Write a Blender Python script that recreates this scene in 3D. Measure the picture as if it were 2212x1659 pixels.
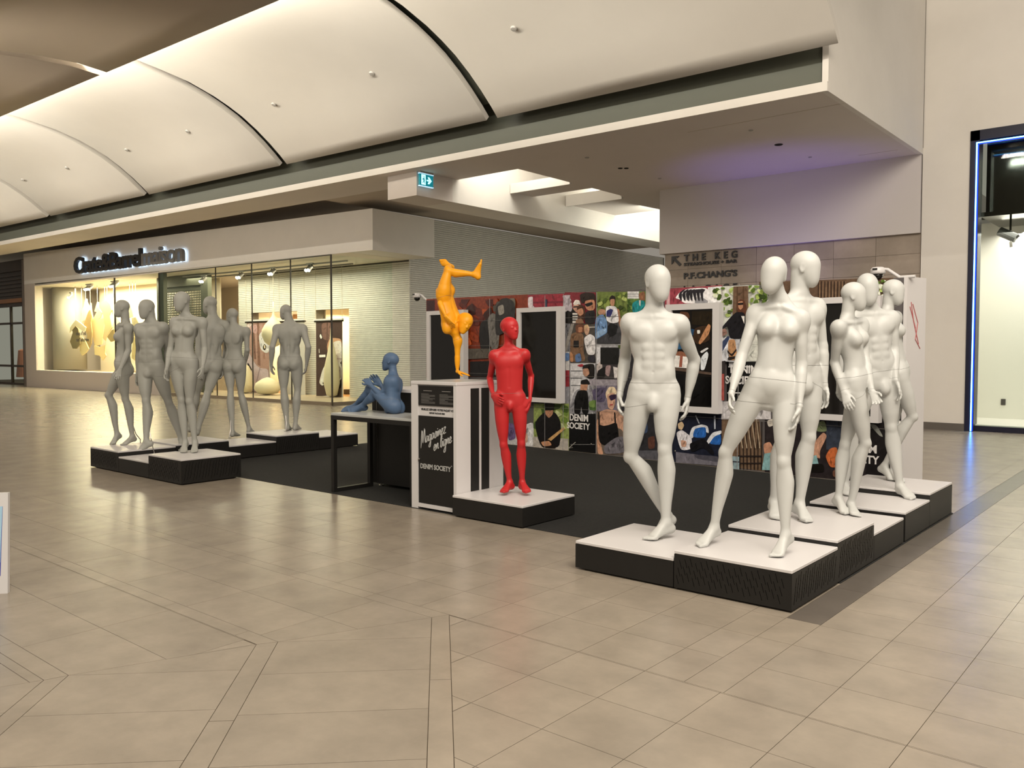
import bpy, bmesh, math, random
import numpy as np
from mathutils import Vector, Matrix

# ------------------------------------------------------------------ scene, camera, world, large lights, exposure
for o in list(bpy.data.objects): bpy.data.objects.remove(o)
SC = bpy.context.scene
COL = SC.collection
random.seed(7)
R = math.radians

cam = bpy.data.cameras.new('camera'); cam.sensor_width = 36.0; cam.lens = 36.0 * 1805.0 / 2212.0
cam.clip_end = 200
cam_ob = bpy.data.objects.new('camera', cam); COL.objects.link(cam_ob); SC.camera = cam_ob
cam_ob.location = (0, 0, 1.49)
cam_ob.rotation_euler = (math.pi / 2 - math.atan(74.5 / 1805.0), 0, R(40.1))

SC.view_settings.view_transform = 'Standard'
SC.view_settings.look = 'None'
SC.view_settings.gamma = 1.0
SC.view_settings.use_curve_mapping = False
SC.view_settings.exposure = 0.2

W = bpy.data.worlds.new('world'); SC.world = W; W.use_nodes = True
W.node_tree.nodes['Background'].inputs[0].default_value = (1.0, 0.90, 0.76, 1)
W.node_tree.nodes['Background'].inputs[1].default_value = 0.24

def area(name, loc, target, sx, sy, power, col=(1, .9, .75), spread=180):
    l = bpy.data.lights.new(name, 'AREA'); l.shape = 'RECTANGLE'; l.size = sx; l.size_y = sy; l.energy = power; l.color = col; l.spread = R(spread)
    o = bpy.data.objects.new(name, l); COL.objects.link(o); o.location = loc
    o.rotation_euler = (Vector(target) - Vector(loc)).to_track_quat('-Z', 'Y').to_euler(); return o
# ceiling lamps of the crossing above and behind the viewer, with added fills
area('atrium_light', (1.6, 4.2, 9.2), (0.6, 6.5, 0), 8, 8, 900, (1, .90, .78))
area('atrium_light', (2.5, 1.0, 7.8), (-3.0, 17, 4.5), 6, 3, 700, (1, .90, .76))  # unseen fill added to brighten the white wall on the right
area('atrium_light', (-2.0, -3.5, 7.0), (-3.5, 4.0, 0), 6, 6, 330, (1, .90, .76))
area('hall_light', (-14.0, 1.0, 6.6), (-14.0, 6.0, 0), 14, 3, 250, (1, .86, .68))
area('hall_light', (-20.0, 1.5, 5.2), (-24.0, 14, 4.6), 12, 1.5, 520, (1, .90, .76))  # unseen fill added to light the shop fascia from the front
area('passage_fill', (-11.0, 19.0, 4.4), (-17.0, 19.5, 2.6), 1.2, 7, 150, (.96, .95, .82))  # unseen fill added to brighten the brick passage wall
# cove strip on top of the near vault shell
MALL = Matrix.Translation((-4.29, 12.05, 0)) @ Matrix.Rotation(R(2.07), 4, 'Z')
p, q = MALL @ Vector((-15, -4.75, 6.88)), MALL @ Vector((-15, -1.6, 7.35))
o = area('cove_lamp', p, q, 30, .12, 900, (1, .94, .82), 150)
o.rotation_euler = (R(100), 0, R(2.07))
# skylights of the side passage
for x, y, e in ((-11.6, 13.9, 60), (-11.4, 21.5, 80)):
    area('passage_skylight', (x, y, 6.6), (x - .9, y, 4.6), 1.6, 1.5, e, (1, .97, .88), 160)
# shop lighting
STO = Matrix.Translation((-16.28, 13.9, 0)) @ Matrix.Rotation(R(2.07), 4, 'Z')
for x, y, z, sx, sy, e, c in ((-15.5, 1.1, 3.9, 6, 1.2, 640, (1, .84, .60)), (-8.6, 1.2, 3.85, 3, 1.2, 90, (1, .85, .62)), (-4.6, 1.0, 3.8, 5, .8, 150, (1, .86, .66)),
                              (-7.3, 3.2, 2.6, 1.6, .8, 110, (1, .75, .45)), (-4.2, 3.2, 2.6, 1.2, .8, 100, (1, .75, .45)), (-8.5, 4.5, 3.6, 4, 2, 300, (1, .76, .55))):
    p = STO @ Vector((x, y, z)); area('shop_lamp', p, p - Vector((0, 0, 1)), sx, sy, e, c)
area('shop_lamp', (-1.6, 18.3, 3.7), (-1.6, 18.6, 0), 3.4, 1.6, 130, (1, .92, .84))
p = STO @ Vector((-22.8, 1.5, 3.2)); area('shop_lamp', p, p - Vector((0, 0, 1)), 3, 1.5, 60, (1, .9, .7))
# unseen violet spot added behind the photo wall to tint the soffit
l = bpy.data.lights.new('violet_fill', 'SPOT'); l.energy = 210; l.color = (.27, .20, 1.0); l.spot_size = R(62); l.spot_blend = 1.0; l.shadow_soft_size = .15
o = bpy.data.objects.new('violet_fill', l); COL.objects.link(o); o.location = (-6.7, 15.7, .25); o.rotation_euler = (R(180 - 8), 0, 0)
# ------------------------------------------------------------------ mannequin sculptor
def vec(*a): return np.array(a[0] if len(a) == 1 else a, dtype=np.float64)
def unit(a):
    a = vec(a); return a / (np.linalg.norm(a) + 1e-9)
def perp(a, n):
    n = unit(n); a = vec(a); return unit(a - (a @ n) * n)
ZUP = vec(0, 0, 1)

class Field:
    """signed distance volume, filled primitive by primitive with smooth unions"""
    def __init__(s, lo, hi, h):
        s.lo = vec(lo); s.h = h
        s.n = np.ceil((vec(hi) - s.lo) / h).astype(int) + 1
        s.D = {}
    def grid(s, g):
        if g not in s.D: s.D[g] = np.full(tuple(s.n), .09, np.float32)
        return s.D[g]
    def box(s, lo, hi):
        a = np.clip(np.floor((lo - s.lo) / s.h).astype(int), 0, s.n - 1)
        b = np.clip(np.ceil((hi - s.lo) / s.h).astype(int) + 1, a + 1, s.n)
        sl = tuple(slice(i, j) for i, j in zip(a, b))
        ax = [(s.lo[i] + s.h * np.arange(a[i], b[i])).astype(np.float32) for i in range(3)]
        return sl, ax
    def put(s, g, sl, d, k, cut=False):
        A = s.grid(g); o = A[sl]
        if cut:
            hh = np.maximum(k - np.abs(-o - d), 0) / k
            A[sl] = np.maximum(o, -d) + hh * hh * k * .25 * (1 if True else 0)
        else:
            hh = np.maximum(k - np.abs(o - d), 0) / k
            A[sl] = np.minimum(o, d) - hh * hh * k * .25
    def ell(s, g, c, r, fr, k=.02, cut=False):
        c = vec(c); m = max(r) + k + .02
        sl, ax = s.box(c - m, c + m)
        X = ax[0][:, None, None] - c[0]; Y = ax[1][None, :, None] - c[1]; Z = ax[2][None, None, :] - c[2]
        q = 0; g2 = 0
        for i in range(3):
            e = fr[i]; t = X * np.float32(e[0]) + Y * np.float32(e[1]) + Z * np.float32(e[2])
            q = q + (t / r[i]) ** 2; g2 = g2 + (t / (r[i] * r[i])) ** 2
        q = np.sqrt(q); d = q * (q - 1) / (np.sqrt(g2) + 1e-6)
        d = np.where(q < .3, -min(r) * .8, d)
        s.put(g, sl, d.astype(np.float32), k, cut)
    def tube(s, g, A, B, front, keys, k=.02, front2=None, cut=False, cap=1.0):
        """keys: (t, r_side, r_front, r_back[, shift_front[, shift_side]])"""
        A = vec(A); B = vec(B); L = np.linalg.norm(B - A) + 1e-6; a = (B - A) / L
        v0 = perp(front, a); v1 = v0 if front2 is None else perp(front2, a)
        K = np.array([list(q) + [0.] * (6 - len(q)) for q in keys], float)
        tt = np.linspace(K[0, 0], K[-1, 0], 97)
        T = []
        for i in range(1, 6):
            y = np.interp(tt, K[:, 0], K[:, i]); p = np.pad(y, 6, 'edge')
            w = np.hanning(15)[1:-1]; w /= w.sum(); T.append(np.convolve(p, w, 'valid'))
        m = max(K[:, 1:4].max() + np.abs(K[:, 4:]).max(), .01) + k + .015
        t0, t1 = tt[0], tt[-1]
        P0 = A + a * L * t0; P1 = A + a * L * t1
        sl, ax = s.box(np.minimum(P0, P1) - m, np.maximum(P0, P1) + m)
        X = ax[0][:, None, None] - A[0]; Y = ax[1][None, :, None] - A[1]; Z = ax[2][None, None, :] - A[2]
        f = np.float32
        dot = lambda e: X * f(e[0]) + Y * f(e[1]) + Z * f(e[2])
        t = dot(a) / f(L); tc = np.clip(t, t0, t1)
        ix = ((tc - t0) / (t1 - t0) * 960).astype(np.int32)
        fine = [np.interp(np.linspace(t0, t1, 961), tt, y).astype(np.float32) for y in T]
        ru = fine[0][ix]
        if front2 is None:
            v = dot(v0); u = dot(np.cross(v0, a))
        else:
            w = np.clip(tc, 0, 1).astype(np.float32)
            v = dot(v0) * (1 - w) + dot(v1) * w; u = dot(np.cross(v0, a)) * (1 - w) + dot(np.cross(v1, a)) * w
            nn = np.sqrt(np.maximum((1 - w) ** 2 + w ** 2 + 2 * w * (1 - w) * f(v0 @ v1), .1)); v = v / nn; u = u / nn
        v = v - fine[3][ix]; u = u - fine[4][ix]
        rv = np.where(v > 0, fine[1][ix], fine[2][ix])
        e = (t - tc) * f(L) / (np.minimum(ru, rv) * f(cap))
        q = np.sqrt((u / ru) ** 2 + (v / rv) ** 2 + e * e)
        gr = np.sqrt((u / (ru * ru)) ** 2 + (v / (rv * rv)) ** 2 + (e / np.minimum(ru, rv)) ** 2) + 1e-6
        d = np.where(q < .3, -np.minimum(ru, rv) * .75, q * (q - 1) / gr)
        s.put(g, sl, d.astype(np.float32), k, cut)
    def merge(s, a, b, k, c=None, r0=.08, r1=.2):
        """union of b into a, blending k wide near point c only"""
        A, B = s.D[a], s.D.pop(b)
        if c is not None:
            X = [(s.lo[i] + s.h * np.arange(s.n[i]) - c[i]).astype(np.float32) for i in range(3)]
            rr = np.sqrt(X[0][:, None, None] ** 2 + X[1][None, :, None] ** 2 + X[2][None, None, :] ** 2)
            kk = np.clip((r1 - rr) / (r1 - r0), 0, 1) * np.float32(k) + np.float32(.003)
        else: kk = np.float32(k)
        hh = np.maximum(kk - np.abs(A - B), 0) / kk
        s.D[a] = np.minimum(A, B) - hh * hh * kk * np.float32(.25)

def surface_nets(D, lo, h):
    S = D < 0
    n = D.shape
    c = np.zeros((n[0] - 1, n[1] - 1, n[2] - 1), np.uint8)
    offs = [(i, j, k) for i in (0, 1) for j in (0, 1) for k in (0, 1)]
    cs = lambda A, o: A[o[0]:n[0] - 1 + o[0], o[1]:n[1] - 1 + o[1], o[2]:n[2] - 1 + o[2]]
    for o in offs: c += cs(S, o)
    I, J, K = np.nonzero((c > 0) & (c < 8))
    V = np.stack([D[I + o[0], J + o[1], K + o[2]] for o in offs], 1)
    acc = np.zeros((len(I), 3)); cnt = np.zeros(len(I))
    for x in range(8):
        for y in range(x + 1, 8):
            ox, oy = np.array(offs[x]), np.array(offs[y])
            if np.abs(ox - oy).sum() != 1: continue
            va, vb = V[:, x], V[:, y]; m = (va < 0) != (vb < 0)
            t = va[m] / (va[m] - vb[m])
            acc[m] += ox + (oy - ox) * t[:, None]; cnt[m] += 1
    P = lo + h * (np.stack([I, J, K], 1) + acc / cnt[:, None])
    idx = np.full(c.shape, -1, np.int32); idx[I, J, K] = np.arange(len(I))
    Q = []
    for ax in range(3):
        o = [0, 0, 0]; o[ax] = 1
        a = S[:n[0] - o[0], :n[1] - o[1], :n[2] - o[2]]; b = S[o[0]:, o[1]:, o[2]:]
        E = np.argwhere(a != b)
        u, w = (ax + 1) % 3, (ax + 2) % 3
        E = E[(E[:, u] > 0) & (E[:, w] > 0) & (E[:, u] < n[u] - 1) & (E[:, w] < n[w] - 1)]
        def at(du, dw):
            F = E.copy(); F[:, u] -= du; F[:, w] -= dw; return idx[F[:, 0], F[:, 1], F[:, 2]]
        q = np.stack([at(1, 1), at(0, 1), at(0, 0), at(1, 0)], 1)
        fl = S[E[:, 0], E[:, 1], E[:, 2]]
        q[~fl] = q[~fl][:, ::-1]
        Q.append(q)
    Q = np.concatenate(Q); Q = Q[(Q >= 0).all(1)]
    return P, Q

def smooth_verts(P, Q, it=2, lam=.5):
    E = np.concatenate([Q[:, [0, 1]], Q[:, [1, 2]], Q[:, [2, 3]], Q[:, [3, 0]]])
    for _ in range(it):
        for l in (lam, -lam * 1.04):
            A = np.zeros_like(P); n = np.zeros(len(P))
            for x, y in ((0, 1), (1, 0)):
                for d in range(3): A[:, d] += np.bincount(E[:, x], P[E[:, y], d], len(P))
                n += np.bincount(E[:, x], minlength=len(P))
            P = P + l * (A / np.maximum(n, 1)[:, None] - P)
    return P

def sculpt(J, h):
    """J: joints of one figure -> vertices, quads"""
    kind = J['kind']; H = J['H']; s = H / 1.86
    if kind == 'kid': s = H / 1.72 if H > 1.45 else H / 1.36
    g = {k: vec(v) for k, v in J.items() if isinstance(v, (list, tuple))}
    pts = np.array([v for k, v in g.items() if k[:2] not in ('Lc', 'Lp', 'Fh', 'pn', 'th')])
    lo, hi = pts.min(0) - .16, pts.max(0) + .16
    F = Field(lo, hi, h)
    fem, kid = kind == 'female', kind == 'kid'
    Hc, Nb = g['hip'], g['neck']
    up = unit(Nb - Hc); Lp = perp(g['Lp'], up); Lc = perp(g['Lc'], up)
    Fp = np.cross(Lp, up); Fc = np.cross(Lc, up)     # body front
    L = np.linalg.norm(Nb - Hc)
    lerp = lambda t: (unit(Lp * (1 - t) + Lc * t), unit(Fp * (1 - t) + Fc * t))
    def T(t, x, y, z=0):
        l, f = lerp(np.clip(t, 0, 1)); return Hc + up * (L * t + z * s) + l * x * s + f * y * s
    def fr(t):
        l, f = lerp(np.clip(t, 0, 1)); return (l, f, up)
    sc = lambda r: tuple(x * s for x in r)
    ks = lambda keys: [(q[0],) + tuple(x * s for x in q[1:]) for q in keys]
    if fem:
        tor = [(-.15, .045, .04, .06), (-.11, .10, .065, .09), (-.06, .138, .080, .095), (.04, .146, .086, .098), (.16, .137, .088, .09), (.30, .113, .085, .076, .004), (.40, .105, .080, .073, .006),
               (.52, .113, .082, .082), (.66, .130, .086, .093), (.79, .140, .074, .096, -.004), (.86, .128, .056, .080, -.008), (.92, .092, .042, .058, -.01), (.96, .05, .035, .04, -.01)]
    elif kid:
        tor = [(-.15, .045, .04, .06), (-.11, .09, .06, .085), (-.05, .116, .076, .085), (.05, .122, .08, .087), (.2, .124, .08, .08), (.38, .126, .08, .077), (.55, .134, .083, .085),
               (.72, .142, .08, .088), (.84, .130, .064, .08), (.91, .09, .044, .06), (.96, .045, .035, .04)]
    else:
        tor = [(-.15, .05, .045, .06), (-.11, .10, .07, .092), (-.06, .146, .084, .10), (.04, .154, .090, .107), (.16, .145, .093, .098), (.32, .132, .090, .085, .004), (.44, .133, .090, .088, .004),
               (.58, .146, .096, .10), (.72, .160, .098, .112), (.82, .156, .086, .108, -.004), (.88, .125, .064, .09, -.01), (.94, .08, .045, .06, -.012), (.98, .05, .04, .045, -.012)]
    F.tube('b', Hc, Nb, Fp, ks(tor), .02, front2=Fc, cap=.6)
    B = 'b'
    cutv = lambda pts_, r, k: [F.tube(B, pts_[i], pts_[i + 1], Fc, [(0, r * s, r * s, r * s), (1, r * s, r * s, r * s)], k, cut=True) for i in range(len(pts_) - 1)]
    if fem:
        for x in (-1, 1):
            F.ell(B, T(.695, .066 * x, .070), sc((.056, .052, .058)), fr(.7), .03 * s)
            F.ell(B, T(.74, .066 * x, .05), sc((.050, .045, .07)), fr(.7), .03 * s)
            F.ell(B, T(-.05, .066 * x, -.062), sc((.070, .062, .080)), fr(0), .022 * s)
            F.ell(B, T(.70, .070 * x, -.076), sc((.055, .024, .075)), fr(.7), .04 * s)
            F.ell(B, T(.12, .098 * x, .045), sc((.028, .03, .05)), fr(.1), .05 * s)
        cutv([T(.27, 0, .106), T(.60, 0, .098)], .010, .026 * s)
        F.ell(B, T(.245, 0, .104), sc((.007, .012, .011)), fr(.2), .008 * s, cut=True)
        F.ell(B, T(.10, 0, .066), sc((.075, .04, .07)), fr(.1), .04 * s)
    elif kid:
        for x in (-1, 1):
            F.ell(B, T(.76, .062 * x, .032), sc((.066, .038, .06)), fr(.7), .05 * s)
            F.ell(B, T(-.05, .058 * x, -.056), sc((.064, .06, .072)), fr(0), .025 * s)
            F.ell(B, T(.70, .064 * x, -.068), sc((.05, .02, .065)), fr(.7), .04 * s)
        cutv([T(.28, 0, .094), T(.62, 0, .095)], .009, .022 * s)
        F.ell(B, T(.22, 0, .094), sc((.006, .01, .009)), fr(.2), .008 * s, cut=True)
        F.ell(B, T(-.09, 0, .064), sc((.034, .034, .045)), fr(0), .03 * s)
    else:
        for x in (-1, 1):
            F.ell(B, T(.755, .076 * x, .058), sc((.082, .043, .062)), fr(.75), .022 * s)
            F.ell(B, T(.83, .085 * x, .042), sc((.075, .038, .045)), fr(.8), .04 * s)
            F.ell(B, T(.66, .122 * x, -.025), sc((.036, .06, .10)), fr(.6), .05 * s)
            F.ell(B, T(.74, .084 * x, -.082), sc((.065, .030, .080)), fr(.75), .035 * s)
            F.ell(B, T(.45, .045 * x, -.075), sc((.035, .025, .12)), fr(.4), .03 * s)
            F.ell(B, T(-.05, .068 * x, -.068), sc((.072, .064, .083)), fr(0), .018 * s)
            for tz, rz, y in ((.575, .034, .0775), (.475, .036, .078), (.37, .038, .0775), (.24, .055, .074)):
                F.ell(B, T(tz, .037 * x, y), sc((.035, .020, rz)), fr(tz), .014 * s)
            F.ell(B, T(.27, .10 * x, .02), sc((.033, .055, .07)), fr(.2), .05 * s)
            cutv([T(.13, .118 * x, .078), T(.0, .06 * x, .105)], .006, .024 * s)
        cutv([T(.25, 0, .113), T(.64, 0, .113), T(.80, 0, .118)], .008, .020 * s)
        F.ell(B, T(.285, 0, .102), sc((.008, .012, .010)), fr(.3), .008 * s, cut=True)
        F.ell(B, T(-.085, 0, .072), sc((.044, .042, .06)), fr(0), .035 * s)
        F.ell(B, T(-.125, 0, .076), sc((.032, .034, .034)), fr(0), .03 * s)
    # spine furrow, cleft
    cutv([T(.12, 0, -.116 if not kid else -.104), T(.42, 0, -.100 if not kid else -.090), T(.75, 0, -.132 if not kid else -.112)], .010, .026 * s)
    cutv([T(.045, 0, -.135 if not kid else -.118), T(-.12, 0, -.140 if not kid else -.122)], .010, .022 * s)
    # head and neck
    cr, ch = g['crown'], g['chin']; Fh = g['Fh']
    ax0 = unit(cr - ch); hu = unit(ax0 + Fh * .22)         # crown sits behind the chin
    if kid: hu = unit(ax0 + Fh * .12)
    fh = perp(Fh, hu); lh = np.cross(hu, fh); lh = -lh if lh @ np.cross(fh, hu) < 0 else lh
    HH = (cr - ch) @ hu / .985
    mid = ch + hu * HH * .5 + (fh * -.20 * HH)
    hp_ = lambda x, y, z: mid + (lh * x + fh * y + hu * z) * HH
    hfr = (lh, fh, hu)
    e = lambda p, r, k=.1, cut=False: F.ell('h', hp_(*p), tuple(x * HH for x in r), hfr, k * HH, cut)
    t = lambda p, q, ky, k=.1: F.tube('h', hp_(*p), hp_(*q), fh, [(a_[0],) + tuple(x * HH for x in a_[1:]) for a_ in ky], k * HH)
    if kid:
        e((0, -.05, .16), (.335, .40, .335)); e((0, .08, -.02), (.27, .27, .33), .12)
        e((0, .11, -.20), (.215, .20, .23), .1); e((0, .19, -.385), (.105, .09, .09), .12)
        t((0, .31, .02), (0, .365, -.125), [(0, .02, .02, .02), (.6, .027, .027, .03), (1, .042, .034, .04)], .06)
        e((0, .295, -.225), (.075, .035, .022), .04); e((0, .285, -.275), (.06, .035, .026), .04)
        for x in (-1, 1):
            e((.125 * x, .385, .0), (.075, .05, .045), .07, True); e((.12 * x, .315, -.01), (.05, .025, .026), .05)
            e((.318 * x, -.06, .0), (.026, .06, .095), .03); e((.343 * x, -.045, .01), (.014, .032, .055), .02, True)
    else:
        e((0, -.045, .150), (.315, .395, .35)); e((0, .06, -.04), (.275, .29, .34), .12)
        e((0, .105, -.19), (.225, .21, .26), .12); e((0, .175, -.36), (.125, .105, .138), .18)
        for x in (-1, 1):
            e((.295 * x, -.06, .0), (.034, .08, .135), .03); e((.332 * x, -.045, .01), (.016, .045, .08), .02, True)
    nk = .051 if fem else (.043 if kid else .061)
    nt = hp_(0, -.17, -.12)
    F.tube('h', Nb - up * .03 * s - Fc * .012 * s, nt, fh, ks([(0, nk * 1.18, nk * 1.1, nk * 1.2), (.4, nk, nk, nk), (1, nk * .98, nk * .95, nk)]), .014 * s)
    F.merge(B, 'h', .035 * s, Nb, .1, .3)
    # shoulders, arms, hands
    w = .92 if fem else (.80 if kid else 1.08)
    for sd, x in (('R', -1), ('L', 1)):
        S = g['sho' + sd]
        F.tube(B, Nb + up * .025 * s, S + up * .002 * s, Fc, ks([(0, .03 * w, .03 * w, .034 * w), (.5, .030 * w, .037 * w, .044 * w), (1, .042 * w, .050 * w, .050 * w)]), .035 * s)
        F.tube(B, Nb - up * .085 * s - Fc * .008 * s, S - up * .018 * s, Fc, ks([(0, (.05 if kid else .07) * w, .055 * w, .07 * w), (.6, (.046 if kid else .060) * w, .047 * w, .062 * w), (1, .05 * w, .045 * w, .048 * w)]), .04 * s)
        if not kid: F.tube(B, Nb + Fc * .048 * s - up * .028 * s + Lc * .02 * x * s, S + Fc * .03 * s + up * .022 * s, Fc, ks([(0, .012, .012, .012), (1, .012, .012, .012)]), .022 * s)
        if 'elb' + sd not in g: continue
        E_, W, Tp = g['elb' + sd], g['wri' + sd], g['tip' + sd]
        A = 'a' + sd
        ud = unit(E_ - S); fd = unit(W - E_)
        bend = np.cross(ud, fd); fa = Fc if np.linalg.norm(bend) < .12 else perp(fd, ud)
        if abs(fa @ ud) > .9: fa = Lc
        F.ell(A, S + ud * .03 * s + unit(S - Nb) * .004 * s, sc((.050 * w, .053 * w, .080 * w)), (np.cross(perp(fa, ud), ud), perp(fa, ud), ud), .03 * s)
        F.tube(A, S, E_, fa, ks([(0, .046 * w, .048 * w, .048 * w), (.3, .045 * w, .050 * w, .048 * w), (.55, .042 * w, .051 * w, .044 * w), (.85, .037 * w, .037 * w, .038 * w), (1, .037 * w, .034 * w, .037 * w)]), .02 * s)
        hd_ = unit(Tp - W)
        th = g.get('th' + sd); th = Fc if th is None else th
        if abs(th @ hd_) > .85: th = up
        th = perp(th, hd_)
        pn = np.cross(th, hd_)
        ref = -Lc * x
        if 'pn' + sd in g: ref = g['pn' + sd]
        if pn @ ref < 0: pn = -pn
        F.tube(A, E_, W, pn, ks([(0, .036 * w, .036 * w, .036 * w), (.22, .042 * w, .041 * w, .041 * w), (.55, .035 * w, .034 * w, .034 * w), (.85, .027 * w, .022 * w, .022 * w), (1, .027 * w, .020 * w, .020 * w)]), .015 * s)
        hl = .19 * s if not kid else .175 * s
        hw = s * (1 if not fem else .9)
        M = W + hd_ * hl * .50
        F.tube(A, W, M, pn, [(0, .026 * hw, .019 * hw, .019 * hw), (.5, .036 * hw, .018 * hw, .016 * hw), (1, .041 * hw, .013 * hw, .013 * hw)], .012 * s)
        cu = J.get('curl', .8)
        for i, (o, ln) in enumerate(((.031, .072), (.0105, .082), (-.0105, .076), (-.031, .060))):
            p = M + th * o * hw - hd_ * (.004 + (.006 if i == 3 else 0)) * hw
            sp = th * (.10, .02, -.05, -.14)[i]
            r = (.0092, .0096, .0092, .0082)[i] * hw
            for q, (fr_, an) in enumerate(((.46, 12), (.30, 38), (.24, 58))):
                an = np.radians(an * cu + 4 * i * cu); d = unit(hd_ * np.cos(an) + pn * np.sin(an) + sp * (1 - .3 * q))
                p2 = p + d * ln * fr_ * hw
                F.tube(A, p, p2, pn, [(0, r, r, r), (1, r * .95, r * .95, r * .95)], .007)
                p = p2; r *= .93
        p = W + hd_ * .028 * hw + th * .022 * hw
        d = unit(hd_ * .72 + th * .62 + pn * .32)
        p2 = p + d * .042 * hw; F.tube(A, p, p2, pn, [(0, .016 * hw, .015 * hw, .015 * hw), (1, .0115 * hw, .011 * hw, .011 * hw)], .012)
        d = unit(hd_ * .92 + th * .28 + pn * .34); p3 = p2 + d * .032 * hw
        F.tube(A, p2, p3, pn, [(0, .0112 * hw, .0108 * hw, .0108 * hw), (1, .010 * hw, .0095 * hw, .0095 * hw)], .005)
        d = unit(hd_ * .96 + pn * .28); F.tube(A, p3, p3 + d * .024 * hw, pn, [(0, .010 * hw, .0095 * hw, .0095 * hw), (1, .0082 * hw, .008 * hw, .008 * hw)], .004)
        F.merge(B, A, .05 * s, S + ud * .02 * s, .05 * s, .15 * s)
    # legs
    wl = .90 if fem else (.82 if kid else 1.0)
    for sd, x in (('R', -1), ('L', 1)):
        Hj, K, A_, Bl = g['hp' + sd], g['kne' + sd], g['ank' + sd], g['ball' + sd]
        G = 'l' + sd
        td, cd = unit(K - Hj), unit(A_ - K)
        ft = Bl - A_
        fk = td - cd                               # a bent knee points forward
        fo = perp(ft, cd)
        fl = unit(fk * 2.2 + fo * .5 + Fp * .25)
        F.tube(G, Hj + up * .01 * s, K, fl, ks([(-.06, .084 * wl, .080 * wl, .087 * wl), (.0, .092 * wl, .085 * wl, .092 * wl), (.2, .091 * wl, .090 * wl, .090 * wl), (.45, .083 * wl, .084 * wl, .080 * wl, .004), (.72, .067 * wl, .069 * wl, .066 * wl, .003), (.9, .050 * wl, .052 * wl, .049 * wl), (1, .043 * wl, .044 * wl, .042 * wl)]), .03 * s)
        F.ell(G, K + perp(fl, td + cd) * .024 * s, sc((.024 * wl, .022 * wl, .038 * wl)), (np.cross(perp(fl, td), td), perp(fl, td), td), .02 * s)
        F.tube(G, K, A_, fl, ks([(0, .041 * wl, .041 * wl, .041 * wl), (.10, .050 * wl, .046 * wl, .055 * wl, -.004), (.28, .062 * wl, .047 * wl, .076 * wl, -.008), (.5, .054 * wl, .043 * wl, .060 * wl, -.005), (.75, .038 * wl, .036 * wl, .040 * wl), (.92, .031 * wl, .032 * wl, .033 * wl), (1, .033 * wl, .034 * wl, .036 * wl)]), .022 * s)
        # foot
        fw_ = s * (1.0 if not fem else .9) * (1 if not kid else .95)
        fd = unit(ft); flat = fo if 'flat' not in J else fo
        lat = unit(np.cross(fd, cd)); nrm = unit(np.cross(lat, fd)); nrm = nrm if nrm @ cd < 0 else -nrm   # top of the foot
        an = np.radians(27); fx = unit(fd * np.cos(an) + nrm * np.sin(an)); fz = unit(nrm * np.cos(an) - fd * np.sin(an))
        heel = A_ - fx * .022 * fw_ - fz * .052 * fw_
        F.ell(G, heel, (.030 * fw_, .036 * fw_, .032 * fw_), (lat, fx, fz), .03 * s)
        F.tube(G, A_ - fz * .005 * fw_, Bl + fz * .014 * fw_ - fx * .01 * fw_, fz, [(0, .031 * fw_, .03 * fw_, .04 * fw_), (.5, .034 * fw_, .026 * fw_, .032 * fw_), (1, .044 * fw_, .017 * fw_, .016 * fw_)], .025 * s)
        F.tube(G, heel, Bl + fz * .004 * fw_, fz, [(0, .028 * fw_, .028 * fw_, .028 * fw_), (.5, .030 * fw_, .028 * fw_, .02 * fw_), (1, .043 * fw_, .016 * fw_, .014 * fw_)], .022 * s)
        tdn = fx
        if J.get('ground', True):
            hz = vec(fx[0], fx[1], 0)
            tdn = unit(hz) if np.linalg.norm(hz) > .25 else fx
        lt = perp(lat, tdn); tz = np.cross(lt, tdn); tz = tz if tz @ nrm > 0 else -tz
        big = 1 if (lt @ Lp) * x < 0 else -1          # the big toe lies on the inner side
        for i, (o, ln, r) in enumerate(((.029, .060, .0135), (.009, .056, .0105), (-.008, .050, .010), (-.023, .043, .0095), (-.036, .034, .009))):
            p = Bl + lt * o * big * fw_ - tdn * .012 * fw_ + tz * .002
            F.tube(G, p, p + tdn * ln * fw_ - lt * o * .12 * big * fw_, tz, [(0, r * fw_ * 1.1, r * fw_ * 1.2, r * fw_), (1, r * fw_, r * fw_ * .9, r * fw_ * .9)], .006)
        F.merge(B, G, .045 * s, Hj, .08 * s, .2 * s)
    P, Q = surface_nets(F.D[B], F.lo, h)
    # keep the largest connected piece
    return smooth_verts(P, Q, 2), Q
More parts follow.
